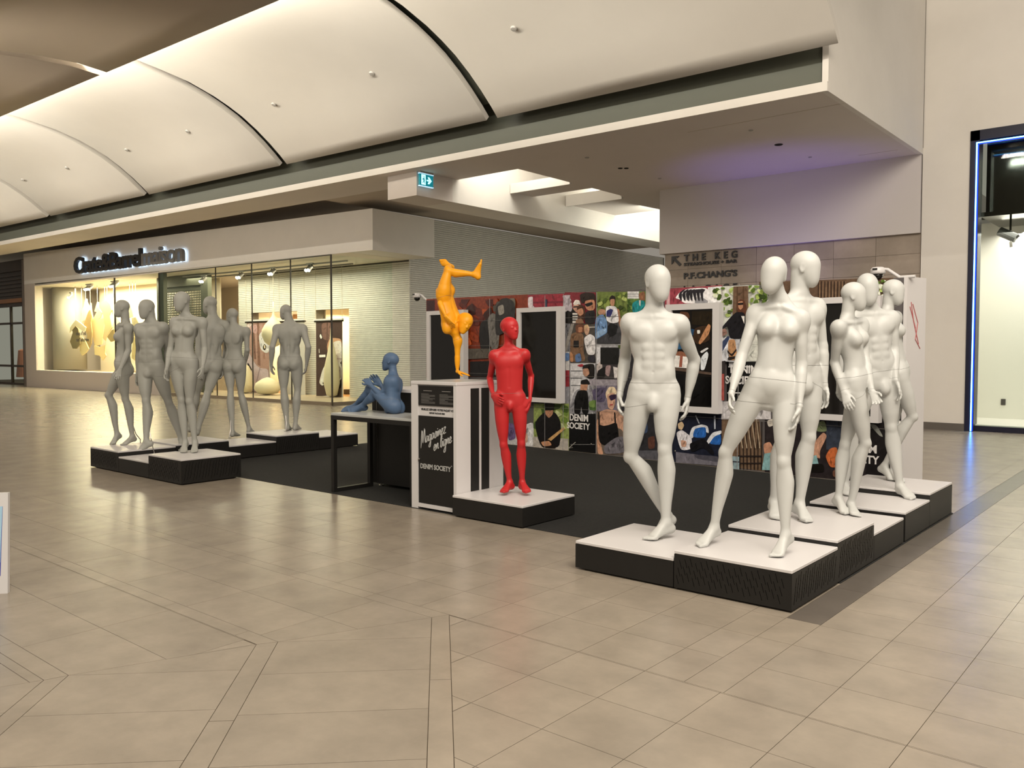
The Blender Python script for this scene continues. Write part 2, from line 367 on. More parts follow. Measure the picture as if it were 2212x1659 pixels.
# joints of every mannequin in metres
JOINTS = {
 'M1': dict(kind='male', H=1.878, z=0.194, ballR=[-2.958,5.124,0.206], ballL=[-2.901,4.927,0.206], hip=[-2.987,5.079,1.174], neck=[-2.988,5.078,1.743], crown=[-2.951,5.061,2.072], chin=[-2.9,5.031,1.818], Lc=[0.906,0.424,0.0], Lp=[0.882,0.471,0.0], Fh=[0.884,-0.468,0.0], shoR=[-3.141,5.012,1.684], hpR=[-3.07,5.034,1.174], elbR=[-3.278,5.164,1.42], wriR=[-3.244,5.047,1.17], tipR=[-3.208,4.963,0.995], ankR=[-2.968,5.238,0.312], kneR=[-3.144,5.034,0.739], shoL=[-2.831,5.147,1.671], hpL=[-2.905,5.123,1.174], elbL=[-2.825,5.361,1.415], wriL=[-2.858,5.325,1.139], tipL=[-2.834,5.251,0.958], ankL=[-2.859,5.04,0.305], kneL=[-2.888,5.063,0.805]),
 'M2': dict(kind='female', H=1.813, z=0.244, ballR=[-2.461,4.79,0.256], ballL=[-1.983,4.833,0.256], hip=[-2.111,5.004,1.223], neck=[-2.066,5.042,1.776], crown=[-2.081,4.984,2.057], chin=[-2.092,4.907,1.83], Lc=[0.939,0.344,0.0], Lp=[0.927,0.376,0.0], Fh=[0.175,-0.985,-0.0], shoR=[-2.207,4.996,1.724], hpR=[-2.195,4.97,1.223], elbR=[-2.252,4.88,1.438], wriR=[-2.242,4.729,1.223], tipR=[-2.205,4.61,1.092], ankR=[-2.43,4.899,0.355], kneR=[-2.356,4.898,0.843], shoL=[-1.952,5.065,1.683], hpL=[-2.027,5.038,1.223], elbL=[-1.946,5.07,1.391], wriL=[-1.919,4.978,1.146], tipL=[-1.938,4.961,0.983], ankL=[-1.976,4.932,0.369], kneL=[-2.006,4.964,0.805]),
 'M3': dict(kind='male', H=1.895, z=0.284, ballR=[-2.364,5.72,0.296], ballL=[-2.161,5.764,0.296], hip=[-2.26,5.839,1.293], neck=[-2.256,5.842,1.862], crown=[-2.22,5.847,2.179], chin=[-2.169,5.851,1.927], Lc=[0.421,0.907,0.0], Lp=[0.421,0.907,0.0], Fh=[0.985,0.175,0.0], shoR=[-2.361,5.649,1.79], hpR=[-2.3,5.753,1.293], elbR=[-2.34,5.459,1.512], wriR=[-2.282,5.371,1.252], tipR=[-2.212,5.248,1.113], ankR=[-2.424,5.828,0.393], kneR=[-2.349,5.781,0.854], shoL=[-2.2,5.994,1.798], hpL=[-2.22,5.925,1.293], elbL=[-2.166,6.023,1.513], wriL=[-2.136,5.997,1.236], tipL=[-2.132,6.001,1.09], ankL=[-2.246,5.853,0.394], kneL=[-2.2,5.889,0.868]),
 'M4': dict(kind='female', H=1.805, z=0.203, ballR=[-2.097,6.608,0.215], ballL=[-2.184,6.629,0.215], hip=[-2.133,6.692,1.209], neck=[-2.192,6.642,1.719], crown=[-2.158,6.652,2.008], chin=[-2.096,6.675,1.789], Lc=[0.085,0.996,0.0], Lp=[-0.002,1.0,0.0], Fh=[0.951,0.311,0.0], shoR=[-2.206,6.481,1.665], hpR=[-2.133,6.602,1.209], elbR=[-2.271,6.598,1.386], wriR=[-2.167,6.511,1.161], tipR=[-2.087,6.431,1.021], ankR=[-2.17,6.723,0.276], kneR=[-2.058,6.688,0.767], shoL=[-2.149,6.829,1.691], hpL=[-2.133,6.782,1.209], elbL=[-2.083,6.742,1.4], wriL=[-2.005,6.648,1.168], tipL=[-1.91,6.56,1.043], ankL=[-2.261,6.704,0.32], kneL=[-2.224,6.724,0.741]),
 'M5': dict(kind='male', H=1.896, z=0.235, ballR=[-2.385,7.312,0.247], ballL=[-1.933,7.487,0.247], hip=[-2.201,7.467,1.221], neck=[-2.257,7.42,1.817], crown=[-2.279,7.351,2.131], chin=[-2.231,7.318,1.863], Lc=[0.668,0.744,0.0], Lp=[0.641,0.767,0.0], Fh=[0.376,-0.927,-0.0], shoR=[-2.365,7.294,1.761], hpR=[-2.261,7.394,1.221], elbR=[-2.413,7.254,1.482], wriR=[-2.424,7.163,1.217], tipR=[-2.412,7.114,1.024], ankR=[-2.458,7.435,0.312], kneR=[-2.378,7.395,0.792], shoL=[-2.129,7.562,1.763], hpL=[-2.14,7.54,1.221], elbL=[-2.109,7.578,1.482], wriL=[-2.063,7.467,1.229], tipL=[-2.028,7.497,1.072], ankL=[-2.038,7.569,0.331], kneL=[-2.112,7.537,0.829]),
 'M6': dict(kind='female', H=1.83, z=0.289, ballR=[-2.24,8.051,0.301], ballL=[-2.147,7.989,0.301], hip=[-2.201,8.053,1.238], neck=[-2.281,7.986,1.833], crown=[-2.237,7.998,2.119], chin=[-2.188,8.003,1.889], Lc=[-0.261,0.965,0.0], Lp=[-0.311,0.951,0.0], Fh=[0.978,0.21,0.0], shoR=[-2.276,7.795,1.777], hpR=[-2.173,7.966,1.238], elbR=[-2.281,7.791,1.49], wriR=[-2.214,7.708,1.247], tipR=[-2.187,7.731,1.104], ankR=[-2.32,8.112,0.415], kneR=[-2.083,8.088,0.884], shoL=[-2.273,8.188,1.793], hpL=[-2.23,8.14,1.238], elbL=[-2.262,8.197,1.503], wriL=[-2.238,8.217,1.246], tipL=[-2.223,8.23,1.083], ankL=[-2.236,8.089,0.374], kneL=[-2.249,8.111,0.798]),
 'N1': dict(kind='female', H=1.874, z=0.253, ballR=[-10.924,4.929,0.265], ballL=[-10.751,5.005,0.265], hip=[-10.806,5.026,1.251], neck=[-10.78,5.048,1.824], crown=[-10.79,5.023,2.127], chin=[-10.825,4.97,1.906], Lc=[0.849,-0.528,0.0], Lp=[0.849,-0.528,0.0], Fh=[-0.528,-0.849,-0.0], shoR=[-10.977,5.092,1.787], hpR=[-10.886,5.075,1.251], elbR=[-11.068,5.103,1.478], wriR=[-11.153,5.113,1.22], tipR=[-11.174,5.095,1.078], ankR=[-10.975,5.009,0.388], kneR=[-10.992,4.919,0.901], shoL=[-10.584,5.003,1.772], hpL=[-10.727,4.976,1.251], elbL=[-10.593,4.996,1.472], wriL=[-10.56,4.87,1.234], tipL=[-10.458,4.78,1.104], ankL=[-10.789,5.122,0.361], kneL=[-10.772,5.032,0.856]),
 'N2': dict(kind='male', H=1.925, z=0.194, ballR=[-10.183,4.905,0.206], ballL=[-10.134,5.448,0.206], hip=[-10.308,5.152,1.244], neck=[-10.309,5.151,1.829], crown=[-10.315,5.105,2.119], chin=[-10.307,5.049,1.873], Lc=[0.882,0.471,0.0], Lp=[0.906,0.424,0.0], Fh=[0.037,-0.999,-0.0], shoR=[-10.457,5.079,1.76], hpR=[-10.395,5.111,1.244], elbR=[-10.608,5.147,1.46], wriR=[-10.544,5.092,1.188], tipR=[-10.542,5.075,0.975], ankR=[-10.156,4.994,0.35], kneR=[-10.261,5.055,0.845], shoL=[-10.151,5.232,1.775], hpL=[-10.221,5.192,1.244], elbL=[-10.282,5.356,1.484], wriL=[-10.281,5.357,1.223], tipL=[-10.287,5.351,1.045], ankL=[-10.221,5.485,0.334], kneL=[-10.215,5.322,0.823]),
 'N3': dict(kind='female', H=1.879, z=0.284, ballR=[-9.193,4.965,0.296], ballL=[-9.098,5.045,0.296], hip=[-9.256,5.016,1.311], neck=[-9.236,5.033,1.874], crown=[-9.235,4.991,2.163], chin=[-9.225,4.937,1.93], Lc=[0.808,0.589,0.0], Lp=[0.808,0.589,0.0], Fh=[0.071,-0.997,-0.0], shoR=[-9.339,4.961,1.821], hpR=[-9.332,4.961,1.311], elbR=[-9.365,4.912,1.49], wriR=[-9.261,4.809,1.26], tipR=[-9.192,4.743,1.099], ankR=[-9.283,5.033,0.403], kneR=[-9.289,4.999,0.903], shoL=[-9.073,5.155,1.814], hpL=[-9.18,5.072,1.311], elbL=[-9.063,5.173,1.49], wriL=[-8.928,5.07,1.277], tipL=[-8.831,4.99,1.137], ankL=[-9.193,5.106,0.403], kneL=[-9.192,5.044,0.888]),
 'N4': dict(kind='male', H=2.007, z=0.271, ballR=[-11.453,6.393,0.283], ballL=[-11.938,6.531,0.283], hip=[-11.421,6.598,1.263], neck=[-11.372,6.64,1.949], crown=[-11.417,6.626,2.278], chin=[-11.498,6.594,2.019], Lc=[-0.421,-0.907,-0.0], Lp=[-0.421,-0.907,-0.0], Fh=[-0.978,-0.21,0.0], shoR=[-11.313,6.8,1.856], hpR=[-11.379,6.689,1.263], elbR=[-11.27,6.836,1.483], wriR=[-11.336,6.78,1.2], tipR=[-11.381,6.743,0.999], ankR=[-11.305,6.332,0.332], kneR=[-11.363,6.52,0.842], shoL=[-11.441,6.471,1.864], hpL=[-11.464,6.507,1.263], elbL=[-11.471,6.445,1.51], wriL=[-11.464,6.451,1.217], tipL=[-11.456,6.458,1.012], ankL=[-11.79,6.478,0.34], kneL=[-11.644,6.509,0.833]),
 'N5': dict(kind='female', H=1.91, z=0.194, ballR=[-11.187,7.18,0.206], ballL=[-11.146,6.868,0.206], hip=[-11.217,6.878,1.255], neck=[-11.211,6.883,1.835], crown=[-11.243,6.884,2.104], chin=[-11.322,6.859,1.885], Lc=[-0.847,-0.531,0.0], Lp=[-0.847,-0.531,0.0], Fh=[-0.99,-0.141,0.0], shoR=[-11.053,6.985,1.772], hpR=[-11.136,6.929,1.255], elbR=[-11.046,6.991,1.483], wriR=[-11.215,7.056,1.273], tipR=[-11.303,7.061,1.104], ankR=[-11.139,7.064,0.303], kneR=[-11.185,6.96,0.844], shoL=[-11.318,6.824,1.773], hpL=[-11.298,6.827,1.255], elbL=[-11.458,6.888,1.483], wriL=[-11.482,6.837,1.21], tipL=[-11.511,6.774,1.023], ankL=[-11.077,6.747,0.281], kneL=[-11.205,6.803,0.87]),
 'N6': dict(kind='male', H=1.893, z=0.271, ballR=[-10.669,7.618,0.283], ballL=[-10.72,7.481,0.283], hip=[-10.664,7.47,1.295], neck=[-10.654,7.479,1.886], crown=[-10.714,7.451,2.164], chin=[-10.78,7.428,1.943], Lc=[-0.742,-0.67,-0.0], Lp=[-0.742,-0.67,-0.0], Fh=[-0.965,-0.261,0.0], shoR=[-10.517,7.603,1.81], hpR=[-10.594,7.534,1.295], elbR=[-10.34,7.572,1.524], wriR=[-10.431,7.602,1.261], tipR=[-10.492,7.61,1.072], ankR=[-10.591,7.505,0.36], kneR=[-10.594,7.556,0.875], shoL=[-10.798,7.349,1.81], hpL=[-10.735,7.407,1.295], elbL=[-10.706,7.195,1.524], wriL=[-10.796,7.236,1.262], tipL=[-10.854,7.288,1.079], ankL=[-10.629,7.384,0.366], kneL=[-10.712,7.391,0.878]),
 'red': dict(kind='kid', H=1.57, z=0.212, ballR=[-4.823,5.618,0.224], ballL=[-4.668,5.748,0.224], hip=[-4.833,5.714,1.029], neck=[-4.843,5.706,1.502], crown=[-4.816,5.687,1.782], chin=[-4.748,5.683,1.572], Lc=[0.808,0.589,0.0], Lp=[0.808,0.589,0.0], Fh=[0.979,-0.206,0.0], shoR=[-4.947,5.63,1.444], hpR=[-4.897,5.667,1.029], elbR=[-5.069,5.705,1.228], wriR=[-4.944,5.607,1.076], tipR=[-4.803,5.571,1.017], ankR=[-4.847,5.724,0.296], kneR=[-4.87,5.667,0.635], shoL=[-4.729,5.789,1.453], hpL=[-4.77,5.76,1.029], elbL=[-4.777,5.942,1.249], wriL=[-4.73,5.87,1.047], tipL=[-4.695,5.801,0.91], ankL=[-4.764,5.8,0.295], kneL=[-4.749,5.769,0.647], pnR=[-0.35,0.882,0.0], thR=[0.0,0.0,1.0], curl=0.5),
 'blue': dict(kind='kid', H=1.3, z=0.832, hip=[-6.474,5.784,0.907], Lp=[0.531,-0.847,-0.0], Lc=[0.531,-0.847,-0.0], Fh=[-0.865,-0.502,0.0], hpR=[-6.508,5.839,0.907], hpL=[-6.439,5.729,0.907], neck=[-6.521,5.823,1.231], crown=[-6.553,5.821,1.461], chin=[-6.606,5.777,1.269], shoL=[-6.446,5.755,1.173], shoR=[-6.622,5.881,1.184], elbL=[-6.566,5.697,1.024], wriL=[-6.707,5.682,1.125], tipL=[-6.806,5.704,1.19], elbR=[-6.668,5.856,1.047], wriR=[-6.72,5.838,1.11], tipR=[-6.779,5.801,1.197], ballL=[-6.979,5.656,0.844], ballR=[-7.132,5.705,0.844], ankL=[-6.869,5.71,0.9], ankR=[-7.032,5.75,0.891], kneL=[-6.674,5.703,1.048], kneR=[-6.82,5.752,1.066]),
 'yellow': dict(kind='kid', H=1.3, z=1.196, hip=[-6.613,6.673,2.115], neck=[-6.466,6.705,1.659], Lp=[-0.175,0.985,0.0], Lc=[0.257,0.966,0.0], crown=[-6.316,6.779,1.883], chin=[-6.36,6.69,1.658], Fh=[0.979,-0.206,0.0], shoL=[-6.447,6.721,1.593], elbL=[-6.458,6.725,1.402], wriL=[-6.465,6.732,1.244], tipL=[-6.356,6.758,1.218], pnL=[0.0,0.0,-1.0], thL=[0.644,-0.765,-0.0], curl=0.15, shoR=[-6.466,6.574,1.708], elbR=[-6.496,6.497,1.995], wriR=[-6.407,6.493,1.847], tipR=[-6.375,6.546,1.772], hpR=[-6.571,6.617,2.11], hpL=[-6.64,6.715,2.129], kneR=[-6.52,6.646,2.365], ankR=[-6.301,6.831,2.319], ballR=[-6.242,6.88,2.436], kneL=[-6.605,6.718,2.385], ankL=[-6.754,6.907,2.44], ballL=[-6.831,6.895,2.492]),
}
PRINTS = [
 [('7c3016',0,[-1.951,2.362,.44,2.333,.441,1.085,-1.96,1.008]),
  ('341014',0,[-1.942,2.335,-1.726,2.336,-1.727,2.146,-1.943,2.149]),
  ('5a1e12',1,[-.912,2.233,-.921,2.171,-1.123,2.156,-1.108,2.247,-1.059,2.299,-.977,2.289]),
  ('5a1e12',1,[-.304,2.261,-.304,2.217,-.417,2.166,-.51,2.295,-.445,2.293,-.308,2.287]),
  ('8f3a18',1,[-.888,1.959,-1.022,1.843,-1.134,1.823,-1.235,1.942,-1.105,2.021,-.997,2.019]),
  ('4a1a14',1,[-.644,2.131,-.716,2.056,-.901,2.062,-.956,2.135,-.904,2.2,-.758,2.234]),
  ('5a1e12',1,[-.483,2.085,-.557,2.004,-.696,2.04,-.732,2.066,-.686,2.173,-.596,2.151]),
  ('4a1a14',1,[-.868,2.295,-.928,2.22,-1.021,2.233,-1.067,2.289,-1.054,2.318,-.838,2.309]),
  ('a8491c',1,[-.349,2.074,-.39,2.002,-.545,2.012,-.543,2.048,-.57,2.147,-.423,2.127]),
  ('3a1812',1,[-.729,2.124,-.705,2.063,-.915,2.041,-.951,2.152,-.866,2.211,-.774,2.251]),
  ('5a1e12',1,[-.389,1.944,-.434,1.907,-.536,1.892,-.674,1.958,-.547,2.056,-.483,2.039]),
  ('8f3a18',1,[-.632,1.689,-.635,1.591,-.771,1.631,-.916,1.693,-.806,1.793,-.687,1.73]),
  ('8f3a18',1,[-.971,2.117,-1.113,2.073,-1.235,2.06,-1.234,2.162,-1.218,2.242,-1.079,2.207]),
  ('4a1a14',1,[-.304,2.195,-.311,2.179,-.402,2.189,-.479,2.263,-.407,2.278,-.304,2.287]),
  ('b8552a',1,[-.751,1.981,-.754,1.92,-.893,1.92,-.966,2.011,-.901,2.041,-.781,2.039]),
  ('b8552a',1,[-.792,1.577,-.88,1.544,-.953,1.504,-1.092,1.592,-.96,1.649,-.85,1.69]),
  ('3a1812',1,[-.308,2.06,-.359,1.975,-.448,1.944,-.541,2.054,-.424,2.135,-.344,2.169]),
  ('5a1e12',1,[-.593,1.931,-.628,1.873,-.784,1.888,-.867,1.978,-.779,2.02,-.682,2.004]),
  ('8a3a20',1,[.008,2.102,-.075,2.057,-.167,2.059,-.248,2.075,-.173,2.158,-.081,2.147]),
  ('1c1a18',1,[-.008,2.088,-.069,2.057,-.166,2.059,-.247,2.116,-.191,2.19,-.044,2.17]),
  ('2a2622',1,[.042,2.225,-.041,2.18,-.159,2.172,-.177,2.244,-.115,2.288,-.023,2.294]),
  ('4a443c',1,[-.168,2.13,-.21,2.103,-.291,2.092,-.291,2.15,-.291,2.194,-.208,2.182]),
  ('1c1a18',1,[.131,2.166,.047,2.083,-.033,2.1,-.119,2.188,-.056,2.257,.051,2.26]),
  ('6b6458',1,[.199,2.229,.199,2.16,.091,2.171,.021,2.233,.075,2.289,.179,2.285]),
  ('8a3a20',1,[-.167,2.254,-.244,2.202,-.29,2.206,-.29,2.251,-.29,2.305,-.207,2.301]),
  ('6b6458',1,[.199,2.107,.199,2.049,.122,2.051,.091,2.097,.093,2.154,.199,2.17]),
  ('4a443c',1,[-.094,2.181,-.099,2.13,-.178,2.131,-.239,2.193,-.193,2.254,-.091,2.234]),
  ('1c1a18',1,[.199,2.112,.179,2.049,.106,2.075,.047,2.134,.091,2.154,.194,2.156]),
  ('1b1a1a',1,[-.587,1.921,-.397,1.991,-.317,1.877,-.345,1.504,-.56,1.428,-.614,1.694]),
  ('6e6b66',1,[-.424,1.992,-.291,2.082,-.133,1.985,-.16,1.503,-.345,1.485]),
  ('2a2828',1,[-.238,2.173,-.004,2.311,.187,2.23,.199,1.94,-.004,1.761,-.238,1.69]),
  ('8f8a82',1,[-.185,2.171,-.055,2.203,-.03,2.055,-.159,2.022]),
  ('544e46',0,[-.879,1.504,-.305,1.504,-.305,1.354,-.879,1.331]),
  ('161416',0,[-.823,1.293,-.239,1.308,-.239,1.065,-.824,1.052])],
 [('8e2a38',0,[.44,2.326,1.271,2.308,1.271,2.079,.44,2.107]),
  ('6d1f2c',0,[.52,2.217,1.42,2.199,1.421,2.171,.52,2.189]),
  ('cfc6cc',1,[.447,2.292,.557,2.296,.52,2.182,.605,2.116,.447,2.122]),
  ('b8b0b8',1,[1.13,2.288,1.31,2.288,1.221,2.207,1.333,2.117,1.311,2.032,1.131,2.107,1.187,2.191]),
  ('2a3448',0,[.795,2.241,.842,2.239,.842,2.108,.795,2.11])],
 [('8a8a90',0,[1.174,2.082,1.289,2.078,1.295,.607,1.179,.567]),
  ('c9c6c4',0,[1.203,1.456,1.274,1.456,1.275,1.185,1.204,1.183]),
  ('8f2f38',0,[1.204,1.183,1.275,1.185,1.276,.947,1.205,.944])],
 [('7b2832',0,[1.182,2.33,1.758,2.302,1.761,1.858,1.183,1.871]),
  ('d8d2d0',1,[1.203,2.267,1.304,2.231,1.324,2.107,1.244,2.032,1.183,2.05]),
  ('22201f',1,[1.183,2.034,1.324,2.107,1.405,2.027,1.425,1.866,1.183,1.871]),
  ('e8e2da',1,[1.34,2.153,1.384,2.213,1.464,2.202,1.488,2.132,1.444,2.149,1.374,2.128]),
  ('c79a84',1,[1.34,2.137,1.474,2.14,1.464,2.056,1.405,2.027,1.349,2.075]),
  ('241f20',0,[1.349,2.119,1.476,2.123,1.476,2.102,1.353,2.097]),
  ('d6d2cc',0,[1.335,2.022,1.435,2.019,1.435,1.873,1.335,1.875]),
  ('26262a',0,[1.335,1.996,1.435,1.993,1.435,1.977,1.335,1.98]),
  ('26262a',0,[1.335,1.96,1.435,1.958,1.435,1.942,1.335,1.945]),
  ('26262a',0,[1.335,1.925,1.435,1.922,1.435,1.907,1.335,1.909]),
  ('4a2f22',1,[1.414,2.104,1.484,2.147,1.572,2.098,1.583,1.961,1.524,1.871,1.445,1.934]),
  ('b98568',1,[1.425,2.065,1.523,2.093,1.553,2.008,1.484,1.971,1.429,2.011]),
  ('2b201c',1,[1.473,2.285,1.581,2.311,1.755,2.288,1.759,2.152,1.64,2.187,1.503,2.147]),
  ('c0886a',1,[1.562,2.19,1.746,2.205,1.76,2.077,1.698,2.034,1.592,2.067]),
  ('131213',1,[1.562,2.144,1.707,2.169,1.721,2.131,1.611,2.097]),
  ('211f22',1,[1.582,2.037,1.76,2.054,1.761,1.858,1.563,1.863]),
  ('8a6a54',1,[1.405,1.92,1.504,1.948,1.573,1.862,1.405,1.866])],
 [('4c4742',0,[1.183,1.871,1.761,1.858,1.764,1.292,1.185,1.286]),
  ('8f8a84',0,[1.305,1.868,1.366,1.867,1.226,1.473,1.185,1.411,1.185,1.535]),
  ('b0aaa4',0,[1.564,1.817,1.761,1.818,1.761,1.8,1.564,1.799]),
  ('7c5f48',1,[1.306,1.721,1.406,1.743,1.545,1.718,1.536,1.473,1.586,1.321,1.307,1.302,1.286,1.535]),
  ('6a4432',1,[1.386,1.843,1.485,1.872,1.564,1.84,1.554,1.733,1.406,1.72]),
  ('b07b5c',1,[1.436,1.812,1.524,1.818,1.515,1.741,1.446,1.735]),
  ('1d1a1a',0,[1.356,1.62,1.456,1.619,1.457,1.519,1.357,1.52]),
  ('d9b88f',1,[1.554,1.84,1.622,1.854,1.657,1.785,1.632,1.702,1.564,1.718]),
  ('c49c84',1,[1.564,1.794,1.651,1.8,1.632,1.702,1.584,1.695]),
  ('e6e4e6',1,[1.545,1.657,1.661,1.716,1.762,1.67,1.763,1.413,1.614,1.412]),
  ('55709a',1,[1.387,1.411,1.487,1.443,1.517,1.32,1.398,1.3]),
  ('5a76a0',1,[1.201,1.442,1.277,1.442,1.287,1.333,1.202,1.317]),
  ('b9855f',1,[1.297,1.473,1.357,1.411,1.358,1.303,1.287,1.318]),
  ('2e2c34',1,[1.624,1.397,1.759,1.413,1.764,1.3,1.634,1.321])],
 [('6c7c3e',0,[1.768,2.309,2.313,2.283,2.316,1.868,1.77,1.881]),
  ('4c5f2a',1,[2.096,2.208,2.107,2.174,2.049,2.174,2.016,2.205,2.047,2.224,2.08,2.223]),
  ('35421f',1,[2.105,2.156,2.094,2.117,2.042,2.127,2.04,2.17,2.059,2.201,2.09,2.179]),
  ('a9b86a',1,[2.309,2.173,2.286,2.152,2.24,2.167,2.21,2.189,2.237,2.221,2.284,2.22]),
  ('4c5f2a',1,[2.298,2.034,2.272,2.016,2.226,2.017,2.229,2.043,2.239,2.074,2.277,2.073]),
  ('a9b86a',1,[1.841,2.12,1.82,2.097,1.775,2.081,1.775,2.127,1.775,2.137,1.818,2.159]),
  ('35421f',1,[1.813,2.116,1.794,2.085,1.775,2.083,1.775,2.115,1.775,2.138,1.791,2.145]),
  ('8fa050',1,[1.986,2.101,1.955,2.088,1.926,2.067,1.906,2.117,1.924,2.138,1.968,2.143]),
  ('8fa050',1,[2.205,2.229,2.203,2.197,2.153,2.199,2.145,2.23,2.166,2.266,2.205,2.257]),
  ('4c5f2a',1,[2.165,2.048,2.16,2.023,2.116,2.033,2.086,2.044,2.099,2.083,2.154,2.08]),
  ('8fa050',1,[2.29,2.253,2.271,2.24,2.243,2.241,2.237,2.256,2.241,2.28,2.292,2.277]),
  ('4c5f2a',1,[2.31,2.231,2.31,2.218,2.265,2.205,2.271,2.238,2.29,2.27,2.31,2.27]),
  ('8fa050',1,[2.024,2.13,2.009,2.105,1.976,2.089,1.953,2.127,1.967,2.155,2.026,2.162]),
  ('8fa050',1,[2.015,2.153,1.991,2.125,1.971,2.132,1.951,2.144,1.97,2.175,2.013,2.186]),
  ('35421f',1,[2.262,2.077,2.222,2.044,2.196,2.033,2.158,2.07,2.194,2.107,2.218,2.096]),
  ('a9b86a',1,[2.135,2.048,2.093,2.028,2.054,2.022,2.03,2.054,2.05,2.072,2.097,2.066]),
  ('a9b86a',1,[1.898,2.14,1.866,2.109,1.814,2.101,1.802,2.145,1.831,2.161,1.88,2.172]),
  ('a9b86a',1,[2.1,2.184,2.085,2.171,2.04,2.166,2.042,2.198,2.053,2.224,2.083,2.23]),
  ('4c5f2a',1,[2.185,2.265,2.187,2.243,2.137,2.233,2.113,2.268,2.142,2.284,2.173,2.283]),
  ('4c5f2a',1,[1.972,2.191,1.949,2.142,1.922,2.153,1.894,2.176,1.923,2.209,1.97,2.215]),
  ('35421f',1,[1.943,2.036,1.904,2.036,1.87,2.028,1.858,2.05,1.866,2.084,1.91,2.076]),
  ('4a4a4e',0,[1.77,1.881,2.316,1.868,2.318,1.574,1.772,1.576]),
  ('3a3a3e',1,[2.003,1.712,2.317,1.737,2.318,1.574,1.772,1.576,1.772,1.609]),
  ('211a19',1,[2.019,2.216,2.065,2.251,2.125,2.219,2.12,2.153,2.019,2.157]),
  ('b98a6c',1,[2.032,2.193,2.111,2.194,2.108,2.109,2.071,2.084,2.034,2.119]),
  ('a8785c',1,[2.139,2.064,2.194,2.047,2.232,1.812,2.196,1.798]),
  ('b58a70',1,[1.813,2.03,1.87,2.066,1.954,2.048,1.946,1.974,1.832,1.981]),
  ('e8e8ec',1,[1.954,2.092,2.038,2.1,2.148,2.086,2.195,1.871,2.076,1.852,1.965,1.891]),
  ('2c2f66',1,[1.973,2.032,2.038,2.06,2.093,2.043,2.039,1.934,1.964,1.951]),
  ('6a8cb8',1,[1.77,1.941,1.908,1.997,1.983,1.891,1.994,1.727,1.872,1.669,1.772,1.625]),
  ('8caacc',1,[1.777,1.73,1.965,1.802,1.975,1.727,1.777,1.64]),
  ('17171a',1,[1.988,1.816,2.058,1.867,2.15,1.828,2.147,1.71,2.04,1.667,1.988,1.727])],
 [('5d7a3a',0,[2.313,2.288,2.612,2.274,2.618,1.532,2.318,1.533]),
  ('d8d8d8',0,[2.313,2.288,2.504,2.279,2.505,2.181,2.314,2.189]),
  ('a8a8aa',0,[2.313,2.259,2.504,2.25,2.504,2.238,2.313,2.247]),
  ('a8a8aa',0,[2.313,2.224,2.504,2.215,2.505,2.207,2.314,2.215]),
  ('3f5a24',1,[2.364,2.17,2.333,2.128,2.314,2.141,2.314,2.166,2.314,2.174,2.339,2.173]),
  ('2c3f1a',1,[2.359,2.049,2.346,2.031,2.315,2.03,2.315,2.052,2.317,2.069,2.346,2.077]),
  ('2c3f1a',1,[2.342,2.078,2.333,2.059,2.315,2.059,2.314,2.09,2.314,2.113,2.343,2.108]),
  ('3f5a24',1,[2.393,2.127,2.381,2.097,2.337,2.109,2.332,2.131,2.323,2.155,2.36,2.141]),
  ('7f9a4c',1,[2.4,2.069,2.4,2.037,2.374,2.036,2.359,2.07,2.375,2.083,2.395,2.082]),
  ('2c3f1a',1,[2.355,2.015,2.337,2.013,2.315,2.014,2.315,2.017,2.315,2.042,2.333,2.037]),
  ('2c3f1a',1,[2.374,2.056,2.366,2.038,2.345,2.034,2.32,2.051,2.336,2.087,2.371,2.072]),
  ('3f5a24',1,[2.38,2.039,2.351,2.025,2.327,2.024,2.315,2.042,2.334,2.072,2.356,2.08]),
  ('1f8488',1,[2.4,2.127,2.505,2.166,2.613,2.148,2.615,1.905,2.401,1.997]),
  ('8a5f45',1,[2.504,2.253,2.591,2.277,2.612,2.248,2.613,2.148,2.522,2.159]),
  ('d8d0c4',0,[2.514,2.159,2.543,2.158,2.537,2.079,2.519,2.094])],
 [('b8b8bc',0,[1.762,1.575,2.26,1.572,2.262,1.283,1.764,1.277]),
  ('dedee2',0,[1.772,1.557,1.863,1.556,1.865,1.278,1.773,1.277]),
  ('8e8e94',1,[2.152,1.533,2.261,1.562,2.262,1.298,2.19,1.327]),
  ('5a6a3a',1,[2.152,1.548,2.242,1.562,2.239,1.489,2.17,1.503]),
  ('3a3638',0,[1.764,1.285,2.262,1.291,2.264,1.077,1.765,1.065]),
  ('c2b8b4',1,[1.779,1.262,1.864,1.338,1.893,1.234,1.799,1.111]),
  ('a08888',1,[1.95,1.264,2.043,1.273,2.007,1.101,1.932,1.144]),
  ('191819',1,[1.799,1.187,1.95,1.264,1.932,1.081,1.799,1.078]),
  ('d6d2d0',0,[2.08,1.251,2.154,1.238,2.155,1.09,2.099,1.088]),
  ('1a1a1a',0,[1.854,1.519,2.181,1.518,2.183,1.285,1.855,1.281])],
 [('cfcfd2',0,[1.271,1.293,1.76,1.298,1.764,.572,1.274,.546]),
  ('9a9aa0',1,[1.379,.901,1.646,.955,1.764,.572,1.274,.546,1.274,.616]),
  ('2c2c2e',0,[1.304,1.181,1.527,1.185,1.527,1.176,1.304,1.172]),
  ('2c2c2e',0,[1.304,1.076,1.508,1.08,1.508,1.071,1.304,1.066]),
  ('2c2c2e',0,[1.305,.968,1.508,.974,1.509,.966,1.305,.96]),
  ('a8343c',1,[1.418,1.257,1.517,1.286,1.566,1.252,1.488,1.235]),
  ('1c1918',1,[1.517,1.266,1.75,1.295,1.751,1.08,1.655,1.062,1.547,1.121]),
  ('b58a72',1,[1.531,1.213,1.635,1.222,1.66,1.139,1.587,1.091,1.537,1.136]),
